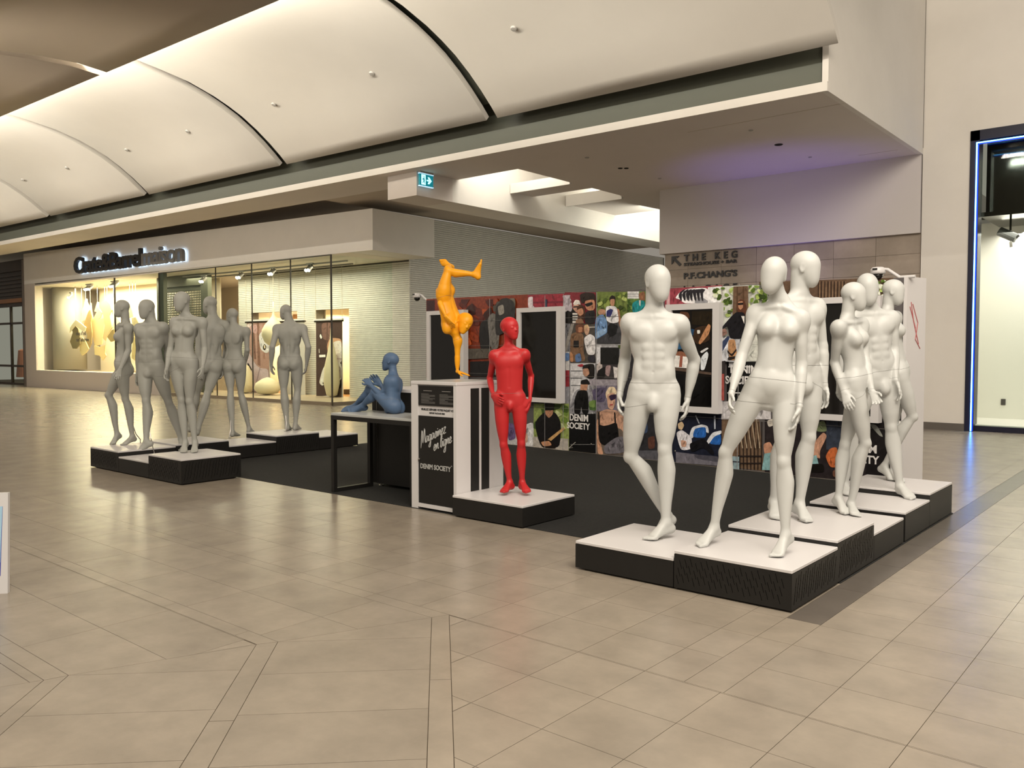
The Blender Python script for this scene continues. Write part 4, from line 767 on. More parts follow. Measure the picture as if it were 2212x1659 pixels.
BANNERS = [
 [('b48e84',0,[-8.223,2.374,-6.998,2.372,-7.069,-.083,-8.258,-.079]),
  ('e8d4d2',1,[-8.204,2.339,-7.933,2.345,-8.052,2.21,-8.207,2.235]),
  ('c9a0a0',1,[-8.09,2.233,-7.704,2.318,-7.556,2.134,-7.749,2,-8.054,2.095]),
  ('8a6458',0,[-7.665,2.363,-7.551,2.361,-7.505,.951,-7.655,.995]),
  ('a87e70',0,[-7.363,2.357,-7.251,2.355,-7.237,1.18,-7.368,1.179]),
  ('7e5a50',0,[-7.901,2.047,-7.817,2.046,-7.728,1.177,-7.835,1.176]),
  ('dcd8da',1,[-7.579,1.952,-7.368,2.108,-7.181,2.128,-7.006,1.991,-7.017,1.407,-7.233,1.373,-7.493,1.497]),
  ('3c4058',1,[-7.389,1.973,-7.219,2.084,-7.108,2.037,-7.185,1.925,-7.28,1.813]),
  ('2a1c16',1,[-7.36,1.587,-7.264,1.678,-7.154,1.587,-7.231,1.463,-7.343,1.486]),
  ('e8d8b8',1,[-7.303,1.633,-7.228,1.632,-7.211,1.531,-7.286,1.519]),
  ('c8b4bc',1,[-8.249,1.173,-8.108,1.405,-7.807,1.039,-7.544,.882,-7.042,.866,-7.059,.008,-7.41,.042,-7.902,.187,-8.228,.386]),
  ('1c1614',1,[-8.212,1.104,-7.928,.808,-8.103,.759,-7.932,.6,-8.222,.664]),
  ('9c8890',0,[-7.544,.882,-7.499,.882,-7.747,.283,-7.792,.293]),
  ('a8949c',1,[-8.209,.34,-7.711,.146,-7.058,.053,-7.06,-.037,-7.714,.032,-8.231,.247]),
  ('6c564c',0,[-8.252,.176,-7.067,-.015,-7.069,-.087,-8.258,-.091])],
 [('d6d0cc',0,[-6.436,2.35,-5.23,2.348,-5.287,-.107,-6.482,-.13]),
  ('b8b0a8',1,[-6.449,1.63,-5.879,1.76,-5.243,1.583,-5.249,1.194,-6.457,1.186]),
  ('e6e2de',1,[-6.39,.964,-5.251,1.064,-5.263,.328,-6.404,.185]),
  ('8c7a68',0,[-6.476,.183,-5.275,.197,-5.277,.067,-6.478,.049])],
 [('4a3630',0,[-4.669,2.325,-3.465,2.322,-3.522,-.164,-4.689,-.126]),
  ('7a5a50',1,[-4.423,2.299,-3.907,2.31,-3.978,1.747,-4.365,1.792]),
  ('5e443c',0,[-4.163,2.315,-4.112,2.314,-4.143,1.412,-4.189,1.412]),
  ('c99a78',1,[-4.173,1.58,-4.074,1.79,-3.849,1.84,-3.487,1.806,-3.494,1.289,-4.081,1.286]),
  ('ece4dc',1,[-3.883,1.726,-3.488,1.765,-3.497,1.082,-3.921,1.287]),
  ('d8ccc4',1,[-4.147,1.16,-3.856,1.329,-3.492,1.414,-3.497,1.082,-4.181,1.054]),
  ('e4ddd6',1,[-4.548,.476,-4.378,.883,-4.18,1.097,-3.496,1.124,-3.503,.543,-4.123,.571,-4.386,.374]),
  ('b8a8a0',1,[-4.214,.991,-3.498,1,-3.503,.606,-4.318,.567]),
  ('b09a98',0,[-3.794,1.246,-3.495,1.227,-3.495,1.19,-3.794,1.213]),
  ('2a2220',1,[-4.4,.48,-4.188,.548,-3.503,.574,-3.506,.336,-4.32,.418]),
  ('241c18',0,[-4.151,.423,-4.073,.425,-4.078,.109,-4.155,.106]),
  ('e8ded2',0,[-4.687,.045,-3.518,.169,-3.522,-.164,-4.689,-.126]),
  ('5a4a40',0,[-3.869,.346,-3.506,.336,-3.51,.024,-3.873,.053]),
  ('efeae4',1,[-4.494,1.899,-4.444,1.972,-4.364,1.855,-4.43,1.803]),
  ('f2eee8',0,[-4.519,1.327,-4.225,1.338,-4.226,1.26,-4.511,1.25]),
  ('c9c0b8',0,[-4.533,1.496,-4.5,1.518,-4.489,1.39,-4.528,1.38])],
]
LEAVES = [
('fff3d0',1.50,[-18.51,3.53,-18.38,3.52,-18.37,3.39,-18.18,3.20,-18.11,3.01,-18.25,2.91,-18.43,2.70,-18.72,2.65,-18.95,2.52,-19.03,2.63,-18.82,2.90,-18.90,3.03,-18.66,3.24]),
('e8d49a',1.35,[-17.80,3.32,-17.73,3.33,-17.70,3.05,-17.58,2.68,-17.27,2.96,-17.46,2.99,-17.22,3.35,-17.11,3.34,-17.10,3.08,-16.84,2.92,-17.01,2.72,-17.17,2.67,-16.63,2.71,-16.75,2.35,-16.89,1.70,-17.49,1.62,-17.63,2.04,-17.73,2.42]),
('d9c08a',1.25,[-16.83,3.17,-16.61,3.35,-16.24,3.36,-15.99,3.22,-15.89,2.99,-16.06,2.79,-15.87,2.33,-16.30,2.00,-16.41,1.82,-16.62,1.93,-16.44,2.39,-16.53,2.80]),
('b49a66',1.20,[-17.66,2.96,-17.49,3.06,-17.39,2.82,-17.46,2.56,-17.37,2.14,-17.44,1.73,-17.67,1.52,-17.95,1.60,-17.76,2.04,-18.02,2.50]),
('8f8058',1.05,[-18.92,1.81,-18.67,2.16,-18.72,2.32,-18.43,2.45,-18.21,2.31,-18.11,2.05,-18.07,1.70,-18.36,1.52,-18.70,1.53]),
('fff0c4',1.00,[-18.82,2.16,-18.78,2.37,-18.43,2.58,-18.25,2.66,-17.97,2.57,-17.43,2.35,-17.55,2.20,-17.77,2.23,-17.99,2.31,-18.32,2.44,-18.67,2.26]),
('f0dca0',1.15,[-18.34,1.68,-18.10,1.99,-17.83,1.81,-17.56,1.52,-17.79,1.36,-18.14,1.25,-18.30,1.41]),
('a8905c',1.10,[-15.97,1.97,-15.62,2.22,-15.44,2.25,-15.41,1.82,-15.69,1.78]),
('e6d096',1.30,[-17.44,1.65,-17.00,1.59,-16.52,1.67,-16.58,1.36,-16.48,1.26,-16.76,1.07,-17.02,1.25,-17.40,1.28]),
('fbeabc',1.30,[-16.09,3.05,-15.83,3.14,-15.82,2.89,-15.54,2.68,-15.25,2.47,-15.30,2.27,-15.72,2.10,-15.97,2.33,-15.80,2.69]),
('c8b888',1.30,[-14.73,2.91,-14.62,3.16,-14.48,3.00,-14.39,2.70,-14.64,2.66]),
('a89c74',1.20,[-14.30,2.65,-14.01,2.67,-13.78,2.42,-13.93,2.25,-14.09,1.91,-14.22,2.13]),
('bfae7c',1.15,[-14.13,1.96,-13.85,1.93,-13.87,1.42,-13.97,1.07,-14.26,1.17])]
# ------------------------------------------------------------------ helpers
def lin(h):
    c = [int(h[i:i + 2], 16) / 255 for i in (0, 2, 4)]
    return tuple(x / 12.92 if x <= .04045 else ((x + .055) / 1.055) ** 2.4 for x in c)
MATS = {}
def mat(name, col, rough=.6, spec=.4, metal=0., noise=0., scale=6., bump=0., bscale=60., obrand=0., coat=0., emit=None, estr=0.):
    if name in MATS: return MATS[name]
    m = bpy.data.materials.new(name); m.use_nodes = True; nt = m.node_tree; N = nt.nodes; K = nt.links
    b = N['Principled BSDF']
    c = lin(col) if isinstance(col, str) else col
    b.inputs['Base Color'].default_value = (*c, 1); b.inputs['Roughness'].default_value = rough
    b.inputs['Specular IOR Level'].default_value = spec; b.inputs['Metallic'].default_value = metal
    b.inputs['Coat Weight'].default_value = coat
    if emit: b.inputs['Emission Color'].default_value = (*emit, 1); b.inputs['Emission Strength'].default_value = estr
    if noise or obrand or bump: tc = N.new('ShaderNodeTexCoord')
    if noise or obrand:
        mx = N.new('ShaderNodeMix'); mx.data_type = 'RGBA'; mx.blend_type = 'MULTIPLY'; mx.inputs[0].default_value = 1.0
        mx.inputs[6].default_value = (*c, 1)
        val = None
        if noise:
            n = N.new('ShaderNodeTexNoise'); n.inputs['Scale'].default_value = scale; n.inputs['Detail'].default_value = 5; n.inputs['Roughness'].default_value = .62
            geo = N.new('ShaderNodeNewGeometry'); K.new(geo.outputs['Position'], n.inputs['Vector'])
            r = N.new('ShaderNodeMapRange'); r.inputs[1].default_value = .3; r.inputs[2].default_value = .7; r.inputs[3].default_value = 1 - noise; r.inputs[4].default_value = 1 + noise
            K.new(n.outputs['Fac'], r.inputs[0]); val = r.outputs[0]
        if obrand:
            oi = N.new('ShaderNodeObjectInfo'); r2 = N.new('ShaderNodeMapRange'); r2.inputs[3].default_value = 1 - obrand; r2.inputs[4].default_value = 1 + obrand
            K.new(oi.outputs['Random'], r2.inputs[0])
            if val is None: val = r2.outputs[0]
            else:
                mm = N.new('ShaderNodeMath'); mm.operation = 'MULTIPLY'; K.new(val, mm.inputs[0]); K.new(r2.outputs[0], mm.inputs[1]); val = mm.outputs[0]
        K.new(val, mx.inputs[7]); K.new(mx.outputs[2], b.inputs['Base Color'])
    if bump:
        n = N.new('ShaderNodeTexNoise'); n.inputs['Scale'].default_value = bscale; n.inputs['Detail'].default_value = 3
        K.new(tc.outputs['Object'], n.inputs['Vector'])
        bp = N.new('ShaderNodeBump'); bp.inputs['Strength'].default_value = bump; bp.inputs['Distance'].default_value = .01
        K.new(n.outputs['Fac'], bp.inputs['Height']); K.new(bp.outputs[0], b.inputs['Normal'])
    MATS[name] = m; return m
def glass(name, tint=(.92, .97, .94), amount=.06):
    if name in MATS: return MATS[name]
    m = bpy.data.materials.new(name); m.use_nodes = True; nt = m.node_tree; N = nt.nodes; K = nt.links
    N.remove(N['Principled BSDF']); out = N['Material Output']
    t = N.new('ShaderNodeBsdfTransparent'); t.inputs[0].default_value = (*tint, 1)
    g = N.new('ShaderNodeBsdfGlossy'); g.inputs['Roughness'].default_value = .02
    f = N.new('ShaderNodeFresnel'); f.inputs[0].default_value = 1.25
    ge = N.new('ShaderNodeNewGeometry'); iv = N.new('ShaderNodeMath'); iv.operation = 'SUBTRACT'; iv.inputs[0].default_value = 1; K.new(ge.outputs['Backfacing'], iv.inputs[1])
    ml_ = N.new('ShaderNodeMath'); ml_.operation = 'MULTIPLY'; K.new(f.outputs[0], ml_.inputs[0]); K.new(iv.outputs[0], ml_.inputs[1])
    mx = N.new('ShaderNodeMixShader'); K.new(ml_.outputs[0], mx.inputs[0]); K.new(t.outputs[0], mx.inputs[1]); K.new(g.outputs[0], mx.inputs[2]); K.new(mx.outputs[0], out.inputs[0])
    MATS[name] = m; return m
def printed(name='printed_paper', rough=.35, grain=.10):
    if name in MATS: return MATS[name]
    m = bpy.data.materials.new(name); m.use_nodes = True; nt = m.node_tree; N = nt.nodes; K = nt.links; b = N['Principled BSDF']
    a = N.new('ShaderNodeVertexColor'); a.layer_name = 'Col'
    n = N.new('ShaderNodeTexNoise'); n.inputs['Scale'].default_value = 22; n.inputs['Detail'].default_value = 6
    geo = N.new('ShaderNodeNewGeometry'); K.new(geo.outputs['Position'], n.inputs['Vector'])
    r = N.new('ShaderNodeMapRange'); r.inputs[1].default_value = .3; r.inputs[2].default_value = .7; r.inputs[3].default_value = 1 - grain * 2.5; r.inputs[4].default_value = 1 + grain * 2.5
    K.new(n.outputs['Fac'], r.inputs[0])
    mx = N.new('ShaderNodeMix'); mx.data_type = 'RGBA'; mx.blend_type = 'MULTIPLY'; mx.inputs[0].default_value = 1
    K.new(a.outputs['Color'], mx.inputs[6]); K.new(r.outputs[0], mx.inputs[7]); K.new(mx.outputs[2], b.inputs['Base Color'])
    b.inputs['Roughness'].default_value = rough; b.inputs['Specular IOR Level'].default_value = .3
    MATS[name] = m; return m

def link(name, me, parent=None, loc=(0, 0, 0), rz=0, **props):
    o = bpy.data.objects.new(name, me); COL.objects.link(o); o.location = loc; o.rotation_euler = (0, 0, rz)
    if parent is not None: o.parent = parent
    for k, v in props.items(): o[k] = v
    return o
def mesh(name, V, Fs, m, smooth=False):
    me = bpy.data.meshes.new(name); me.from_pydata([tuple(map(float, v)) for v in V], [], [tuple(int(i) for i in f) for f in Fs])
    for x in (m if isinstance(m, (list, tuple)) else [m]): me.materials.append(x)
    if smooth: me.shade_smooth()
    return me
def empty(name, loc, rz=0, **props): return link(name, None, None, loc, rz, **props)
class MB:
    def __init__(s): s.V = []; s.F = []
    def box(s, x0, x1, y0, y1, z0, z1):
        n = len(s.V); s.V += [(x, y, z) for z in (z0, z1) for y in (y0, y1) for x in (x0, x1)]
        s.F += [tuple(n + i for i in f) for f in ((0, 2, 3, 1), (4, 5, 7, 6), (0, 1, 5, 4), (2, 6, 7, 3), (0, 4, 6, 2), (1, 3, 7, 5))]; return s
    def hexa(s, b, t):   # bottom ring and top ring of four points
        n = len(s.V); s.V += list(b) + list(t)
        s.F += [(n + 3, n + 2, n + 1, n), (n + 4, n + 5, n + 6, n + 7)] + [(n + i, n + (i + 1) % 4, n + 4 + (i + 1) % 4, n + 4 + i) for i in range(4)]; return s
    def prism(s, P, z0, z1, bottom=False):   # P counter-clockwise
        n = len(s.V); k = len(P)
        s.V += [(*p[:2], z0) for p in P] + [(*p[:2], z1) for p in P]
        s.F += [tuple(n + k + i for i in range(k))] + [(n + i, n + (i + 1) % k, n + k + (i + 1) % k, n + k + i) for i in range(k)]
        if bottom: s.F.append(tuple(n + k - 1 - i for i in range(k)))
        return s
    def tube(s, P, r, seg=10, cap=True):
        P = [Vector(p) for p in P]; rr = r if isinstance(r, (list, tuple)) else [r] * len(P); n0 = len(s.V)
        for i, p in enumerate(P):
            d = (P[min(i + 1, len(P) - 1)] - P[max(i - 1, 0)]).normalized()
            a = d.orthogonal().normalized() if i == 0 else (a - a.dot(d) * d).normalized(); b = d.cross(a)
            s.V += [tuple(p + rr[i] * (a * math.cos(t) + b * math.sin(t))) for t in [2 * math.pi * k / seg for k in range(seg)]]
        for i in range(len(P) - 1):
            for k in range(seg):
                s.F.append((n0 + i * seg + k, n0 + i * seg + (k + 1) % seg, n0 + (i + 1) * seg + (k + 1) % seg, n0 + (i + 1) * seg + k))
        if cap:
            s.F.append(tuple(n0 + seg - 1 - k for k in range(seg))); s.F.append(tuple(n0 + (len(P) - 1) * seg + k for k in range(seg)))
        return s
    def lathe(s, prof, c=(0, 0, 0), seg=20, axis='z'):
        n0 = len(s.V)
        for r, h in prof:
            for k in range(seg):
                t = 2 * math.pi * k / seg; x, y = r * math.cos(t), r * math.sin(t)
                s.V.append((c[0] + x, c[1] + y, c[2] + h) if axis == 'z' else (c[0] + x, c[1] + h, c[2] + y))
        for i in range(len(prof) - 1):
            for k in range(seg): s.F.append((n0 + i * seg + k, n0 + i * seg + (k + 1) % seg, n0 + (i + 1) * seg + (k + 1) % seg, n0 + (i + 1) * seg + k))
        s.F.append(tuple(n0 + seg - 1 - k for k in range(seg))); s.F.append(tuple(n0 + (len(prof) - 1) * seg + k for k in range(seg)))
        return s
    def bevel(s, w=.004, seg=2):
        s.bv = (w, seg); return s
    def build(s, name, m, parent=None, loc=(0, 0, 0), rz=0, smooth=False, **props):
        me = mesh(name, s.V, s.F, m, smooth)
        if hasattr(s, 'bv'):
            bm = bmesh.new(); bm.from_mesh(me)
            bmesh.ops.bevel(bm, geom=[e for e in bm.edges if e.calc_face_angle(0) > .5], offset=s.bv[0], segments=s.bv[1], affect='EDGES', profile=.5)
            bm.to_mesh(me); bm.free()
        return link(name, me, parent, loc, rz, **props)
def box(name, m, x0, x1, y0, y1, z0, z1, parent=None, bv=0, **props):
    b = MB().box(x0, x1, y0, y1, z0, z1)
    if bv: b.bevel(bv)
    return b.build(name, m, parent, **props)
def chaikin(P, n=2):
    for k in range(n):
        Q = []; c = .16 if k == 0 else .25
        for i in range(len(P)):
            a, b = P[i], P[(i + 1) % len(P)]
            Q += [(a[0] * (1 - c) + b[0] * c, a[1] * (1 - c) + b[1] * c), (a[0] * c + b[0] * (1 - c), a[1] * c + b[1] * (1 - c))]
        P = Q
    return P
def inside(P, x, y):
    r = False
    for i in range(len(P)):
        (x0, y0), (x1, y1) = P[i], P[i - 1]
        if (y0 > y) != (y1 > y) and x < (x1 - x0) * (y - y0) / (y1 - y0) + x0: r = not r
    return r
def print_mesh(name, polys, y0=0., step=-.0009, m=None):
    """flat printed picture in the local x/z plane, one coloured layer after another"""
    bm = bmesh.new(); lay = bm.loops.layers.float_color.new('Col'); rnd = random.Random(len(polys))
    for i, (c, sm, q) in enumerate(polys):
        P = [(q[k], q[k + 1]) for k in range(0, len(q), 2)]
        if sm: P = chaikin(P)
        ar = sum(P[k][0] * P[(k + 1) % len(P)][1] - P[(k + 1) % len(P)][0] * P[k][1] for k in range(len(P)))
        if ar < 0: P = P[::-1]
        vs = [bm.verts.new((x, y0 + step * (i + 1), z)) for x, z in P]
        f = bm.faces.new(vs)
        for l in f.loops: l[lay] = (*lin(c), 1)
        # folds, hair strands and blotches of the photographed subject
        xs, zs = [p[0] for p in P], [p[1] for p in P]; area_ = abs(ar) / 2; n = int(min(26, area_ * (420 if sm else 120)))
        for k in range(n * 3):
            if n <= 0: break
            x, z = rnd.uniform(min(xs), max(xs)), rnd.uniform(min(zs), max(zs)); L = rnd.uniform(.02, .07) * (1 if area_ > .02 else .5); a = rnd.gauss(1.35, .5); w = L * rnd.uniform(.12, .4)
            dx, dz = L * math.cos(a), L * math.sin(a); ex, ez = -w * math.sin(a), w * math.cos(a)
            q4 = [(x - dx, z - dz), (x + ex, z + ez), (x + dx, z + dz), (x - ex, z - ez)][::-1]
            if not all(inside(P, *p) for p in q4): continue
            vs = [bm.verts.new((px, y0 + step * (i + 1.5), pz)) for px, pz in q4]; f = bm.faces.new(vs); g = rnd.choice((.55, .7, .82, 1.2, 1.4)); n -= 1
            for l in f.loops: l[lay] = (*[min(1, v * g) for v in lin(c)], 1)
            f.normal_update()
            if f.normal.y > 0: f.normal_flip()
    bmesh.ops.triangulate(bm, faces=bm.faces[:])
    me = bpy.data.meshes.new(name); bm.to_mesh(me); bm.free(); me.materials.append(m or printed()); return me

def text_mesh(txt, size, m, depth=0., bold=0., split=False, sx=1., spacing=1., align='LEFT', shear=0., name='letter'):
    """lettering in the local x/z plane facing -y; returns one mesh or a list of (letter mesh)"""
    cu = bpy.data.curves.new('t', 'FONT'); cu.body = txt; cu.size = size; cu.extrude = depth / 2; cu.offset = bold; cu.space_character = spacing; cu.align_x = align; cu.shear = shear; cu.resolution_u = 3
    if split:
        for i in range(len(txt)): cu.materials.append(None); cu.body_format[i].material_index = i
    ob = bpy.data.objects.new('t', cu); COL.objects.link(ob); bpy.context.view_layer.update()
    me = bpy.data.meshes.new_from_object(ob.evaluated_get(bpy.context.evaluated_depsgraph_get()))
    bpy.data.objects.remove(ob)
    V = np.array([v.co[:] for v in me.vertices]).reshape(-1, 3)
    V = np.stack([V[:, 0] * sx, -V[:, 2], V[:, 1]], 1)
    Fs = [tuple(p.vertices) for p in me.polygons]; mi = [p.material_index for p in me.polygons]
    out = []
    for i in (range(len(txt)) if split else [None]):
        S = [f for f, k in zip(Fs, mi) if i is None or k == i]
        if not S: continue
        ids = sorted({v for f in S for v in f}); mp = {v: k for k, v in enumerate(ids)}
        out.append(mesh(name, V[ids], [[mp[v] for v in f] for f in S], m))
    bpy.data.meshes.remove(me); bpy.data.curves.remove(cu)
    return out if split else out[0]

# ------------------------------------------------------------------ materials
WHITE = mat('white_paint', (.74, .70, .64), .55, .3, noise=.03, scale=1.2)
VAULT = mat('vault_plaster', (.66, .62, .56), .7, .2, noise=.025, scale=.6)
SHADE_TAUPE = mat('shade_taupe_plaster', (.50, .43, .35), .7, .2, noise=.03, scale=.6)  # darker than the vault plaster: the near shell's unlit shade is in the colour
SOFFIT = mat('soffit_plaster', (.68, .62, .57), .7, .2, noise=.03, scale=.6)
GREEN = mat('green_grey_fascia', (.105, .11, .085), .45, .3)
DARK = mat('dark_void', (.03, .028, .022), .8, .1)
TILE = mat('floor_tile', (.265, .226, .178), .26, .45, noise=.14, scale=3.2, obrand=.05)
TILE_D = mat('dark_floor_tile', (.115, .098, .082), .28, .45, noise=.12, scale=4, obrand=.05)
GROUT = mat('grout', (.12, .095, .07), .8, .2)
BRICK = mat('white_thin_brick', (.62, .60, .54), .6, .25, noise=.06, scale=5)
MORTAR = mat('mortar', (.16, .15, .13), .9, .1)
STONE = mat('wall_stone', (.34, .285, .235), .6, .25, noise=.12, scale=2.2, obrand=.08)
CARPET = mat('charcoal_carpet', (.022, .022, .021), .85, .2, noise=.2, scale=30, bump=.3, bscale=300)
BLACK = mat('black_laminate', (.012, .011, .010), .45, .35, noise=.1, scale=8)
BLACK_S = mat('black_slot', (.002, .002, .002), .9, .0)
LAM = mat('white_laminate', (.62, .60, .595), .35, .4)
GREYLAM = mat('grey_laminate', (.42, .43, .42), .3, .4)
STEEL = mat('brushed_steel', (.45, .43, .40), .3, .5, metal=1)
SCREEN = mat('black_glass', (.008, .007, .006), .06, .5)
MAN_W = mat('white_mannequin', (.52, .525, .505), .42, .35, bump=.05, bscale=400)
MAN_G = mat('grey_mannequin', (.36, .36, .325), .45, .35, bump=.05, bscale=400)
RED = mat('red_mannequin', (.46, .020, .022), .42, .35, bump=.05, bscale=400)
BLUE = mat('blue_mannequin', (.075, .125, .215), .5, .3, bump=.05, bscale=400)
YELLOW = mat('yellow_mannequin', (.86, .36, .008), .42, .35, bump=.05, bscale=400)
SEAM = mat('joint_grey', (.16, .155, .145), .8, .1)  # dark grey of the seam lines at the mannequin joints
GLASS = glass('shop_glass')
WOOD = mat('warm_wood', (.30, .15, .055), .5, .3, noise=.2, scale=4)
DWOOD = mat('dark_wood', (.045, .03, .018), .5, .3, noise=.2, scale=4)
CREAM = mat('cream_wall', (.78, .70, .55), .7, .2)
LETTER_B = mat('black_letter', (.012, .011, .012), .4, .4)
LETTER_G = mat('grey_letter', (.20, .195, .19), .4, .4)
LED = mat('white_backlight', (.8, .9, 1), .5, emit=(.58, .76, 1.0), estr=1.1)
NEON = mat('blue_neon', (.1, .4, 1), .5, emit=(.10, .42, 1.0), estr=9.0)
NEON_D = mat('deep_blue_neon', (.0, .05, 1), .5, emit=(.0, .03, 1.0), estr=1.1)
LAMPGLOW = mat('lamp_glow', (1, .95, .85), .5, emit=(1, .93, .8), estr=6.0)

# ------------------------------------------------------------------ floor
floor = MB().box(-46, 6, -3, 30, -.2, -.005).build('floor', GROUT, kind='structure')
CX, CY = .3787, .386
def clip(P, a, b, c):          # keep a*x + b*y >= c
    Q = []
    for i in range(len(P)):
        p, q = P[i], P[(i + 1) % len(P)]; dp, dq = a * p[0] + b * p[1] - c, a * q[0] + b * q[1] - c
        if dp >= 0: Q.append(p)
        if dp * dq < 0: t = dp / (dp - dq); Q.append((p[0] + (q[0] - p[0]) * t, p[1] + (q[1] - p[1]) * t))
    return Q
def parea(P): return .5 * sum(P[i][0] * P[(i + 1) % len(P)][1] - P[(i + 1) % len(P)][0] * P[i][1] for i in range(len(P))) if len(P) > 2 else 0
def inset(P, d):
    out = P
    for i in range(len(P)):
        (x0, y0), (x1, y1) = P[i], P[(i + 1) % len(P)]; L = math.hypot(x1 - x0, y1 - y0)
        if L < 1e-5: continue
        nx, ny = -(y1 - y0) / L, (x1 - x0) / L
        out = clip(out, nx, ny, nx * x0 + ny * y0 + d)
    return out
RECT = lambda x0, x1, y0, y1: [(x0, y0), (x1, y0), (x1, y1), (x0, y1)]
pieces = []                     # (polygon, dark, gap)
X0, Y0 = -.852, 3.314
r2 = math.sqrt(.5)
def grid(cell, keep, gap=.0028, rot=False, dark=False, off=(0, 0), lim=(-40, 5, -2, 17.1)):
    cx, cy = cell
    if not rot:
        for i in range(int((lim[0] - off[0]) // cx), int((lim[1] - off[0]) // cx) + 1):
            for j in range(int((lim[2] - off[1]) // cy), int((lim[3] - off[1]) // cy) + 1):
                P = RECT(off[0] + i * cx, off[0] + (i + 1) * cx, off[1] + j * cy, off[1] + (j + 1) * cy)
                for a, b, c in keep: P = clip(P, a, b, c)
                if parea(P) > .0015: pieces.append((P, dark, gap))
    else:
        for i in range(-40, 40):
            for j in range(-40, 40):
                P = [(off[0] + (u - v) * r2, off[1] + (u + v) * r2) for u, v in ((i * cx, j * cy), ((i + 1) * cx, j * cy), ((i + 1) * cx, (j + 1) * cy), (i * cx, (j + 1) * cy))]
                for a, b, c in keep: P = clip(P, a, b, c)
                if parea(P) > .0015: pieces.append((P, dark, gap))
# outer field, beyond the ring of bands; a strip of dark half tiles runs along the platforms
grid((CX, CY), [(0, 1, Y0 + .009), (-1, 0, 1.788)], off=(X0, Y0 + .009))
grid((CX, CY), [(0, 1, Y0 + .009), (1, 0, -1.598)], off=(X0, Y0 + .009))
grid((.19, .772), [(0, 1, Y0 + .009), (1, 0, -1.788), (-1, 0, 1.598), (0, -1, -4.492)], off=(-1.788, Y0 + .009))
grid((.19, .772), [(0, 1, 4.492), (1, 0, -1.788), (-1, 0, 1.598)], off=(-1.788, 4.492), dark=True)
grid((CX, CY), [(0, -1, -Y0 - .009), (1, 1, .063)], off=(X0, Y0), lim=(-4, 5, -2, 3.5))
# three rings: each has a band and a field; straight along x, then turning 45 degrees at a mitre
rings = [((-3.26, 3.323), (-3.30, 3.224), (-3.621, 2.447)), ((-3.621, 2.447), (-3.675, 2.357), (-3.978, 1.573)), ((-3.978, 1.573), (-4.006, 1.478), (-4.35, .65))]
for (A, B, Cn) in rings:
    for (p, q, kind) in ((A, B, 0), (B, Cn, 1)):
        mx, my = p[0] - q[0], p[1] - q[1]           # mitre direction
        left = (-my, mx, -my * q[0] + mx * q[1])     # keep the side towards -x
        right = tuple(-v for v in left)
        yk = [(0, 1, q[1]), (0, -1, -p[1])]
        sk = [(1, 1, q[0] + q[1]), (-1, -1, -(p[0] + p[1]))]
        if kind == 0:
            grid((.757, 1.0), yk + [left], gap=.0026, off=(X0, q[1] - .4), lim=(-16, 0, q[1] - .6, p[1] + .3))
            grid((.4, 1.2), sk + [right], gap=.004, rot=True, off=(q[0] - .0, q[1] + .45))
        else:
            grid((.757, .3885), yk + [left], gap=.0026, off=(X0 + .1, q[1]), lim=(-16, 0, q[1], p[1]))
            grid((1.5, .43), sk + [right], gap=.0026, rot=True, off=(q[0], q[1]))
grid((.757, .3885), [(0, -1, -.65), (-1, -1, 3.7)], off=(X0, .65), lim=(-9, 0, -1, .7))
CAMP = Vector((0, 0, 1.49)); FW = Vector((-math.sin(R(40.1)), math.cos(R(40.1)))); RTV = Vector((math.cos(R(40.1)), math.sin(R(40.1))))
def seen(P):
    best = 0
    c = Vector((sum(p[0] for p in P) / len(P), sum(p[1] for p in P) / len(P))); d = c.dot(FW)
    if d < .8: return 0
    u, v = 1805 * c.dot(RTV) / d, 1805 * 1.49 / d + 755
    if abs(u) > 1250 or v > 1800: return 0
    return parea(P) / d ** 3
pieces = [(P, dk, g) for P, dk, g in pieces if (sum(p[1] for p in P) / len(P) > .2)]
order = sorted(range(len(pieces)), key=lambda i: -seen(pieces[i][0]))
near = set(order[:292])
rest = {False: MB(), True: MB()}
hidden_ok = lambda P: seen(P) > 0 or True
for i, (P, dk, g) in enumerate(pieces):
    Q = inset(P, g / 2)
    if len(Q) < 3: continue
    if i in near:
        c = (sum(p[0] for p in Q) / len(Q), sum(p[1] for p in Q) / len(Q))
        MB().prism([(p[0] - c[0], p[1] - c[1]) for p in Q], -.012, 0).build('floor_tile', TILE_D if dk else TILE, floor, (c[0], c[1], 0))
    else:
        b = rest[dk]; n = len(b.V); b.V += [(p[0], p[1], 0) for p in Q]; b.F.append(tuple(range(n, n + len(Q))))
rest[False].build('far_tiles', TILE, floor, kind='stuff')
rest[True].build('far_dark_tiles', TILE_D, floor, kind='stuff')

# ------------------------------------------------------------------ vaulted ceiling of the mall (local frame: x along the mall, y across)
mallrot = R(2.07); MLOC = (-4.29, 12.05, 0)
ceiling = MB().hexa([(-38, -11.5, 7.75), (2.5, -11.5, 7.75), (2.5, .3, 7.75), (-38, .3, 7.75)], [(-38, -11.5, 7.9), (2.5, -11.5, 7.9), (2.5, .3, 7.9), (-38, .3, 7.9)]).build('ceiling', DARK, None, MLOC, mallrot, kind='structure')
ARC = [(-.32, 5.67), (-.50, 5.83), (-.78, 6.05), (-1.10, 6.27), (-1.46, 6.48), (-1.80, 6.63), (-2.15, 6.76), (-2.70, 6.91), (-3.30, 7.0), (-3.9, 7.07), (-4.6, 7.10), (-5.3, 7.10)]
NEAR_ARC = [(-4.38, 6.67), (-4.9, 6.70), (-5.5, 6.66), (-6.1, 6.58), (-6.9, 6.40), (-7.7, 6.12), (-8.4, 5.75), (-8.9, 5.35)]
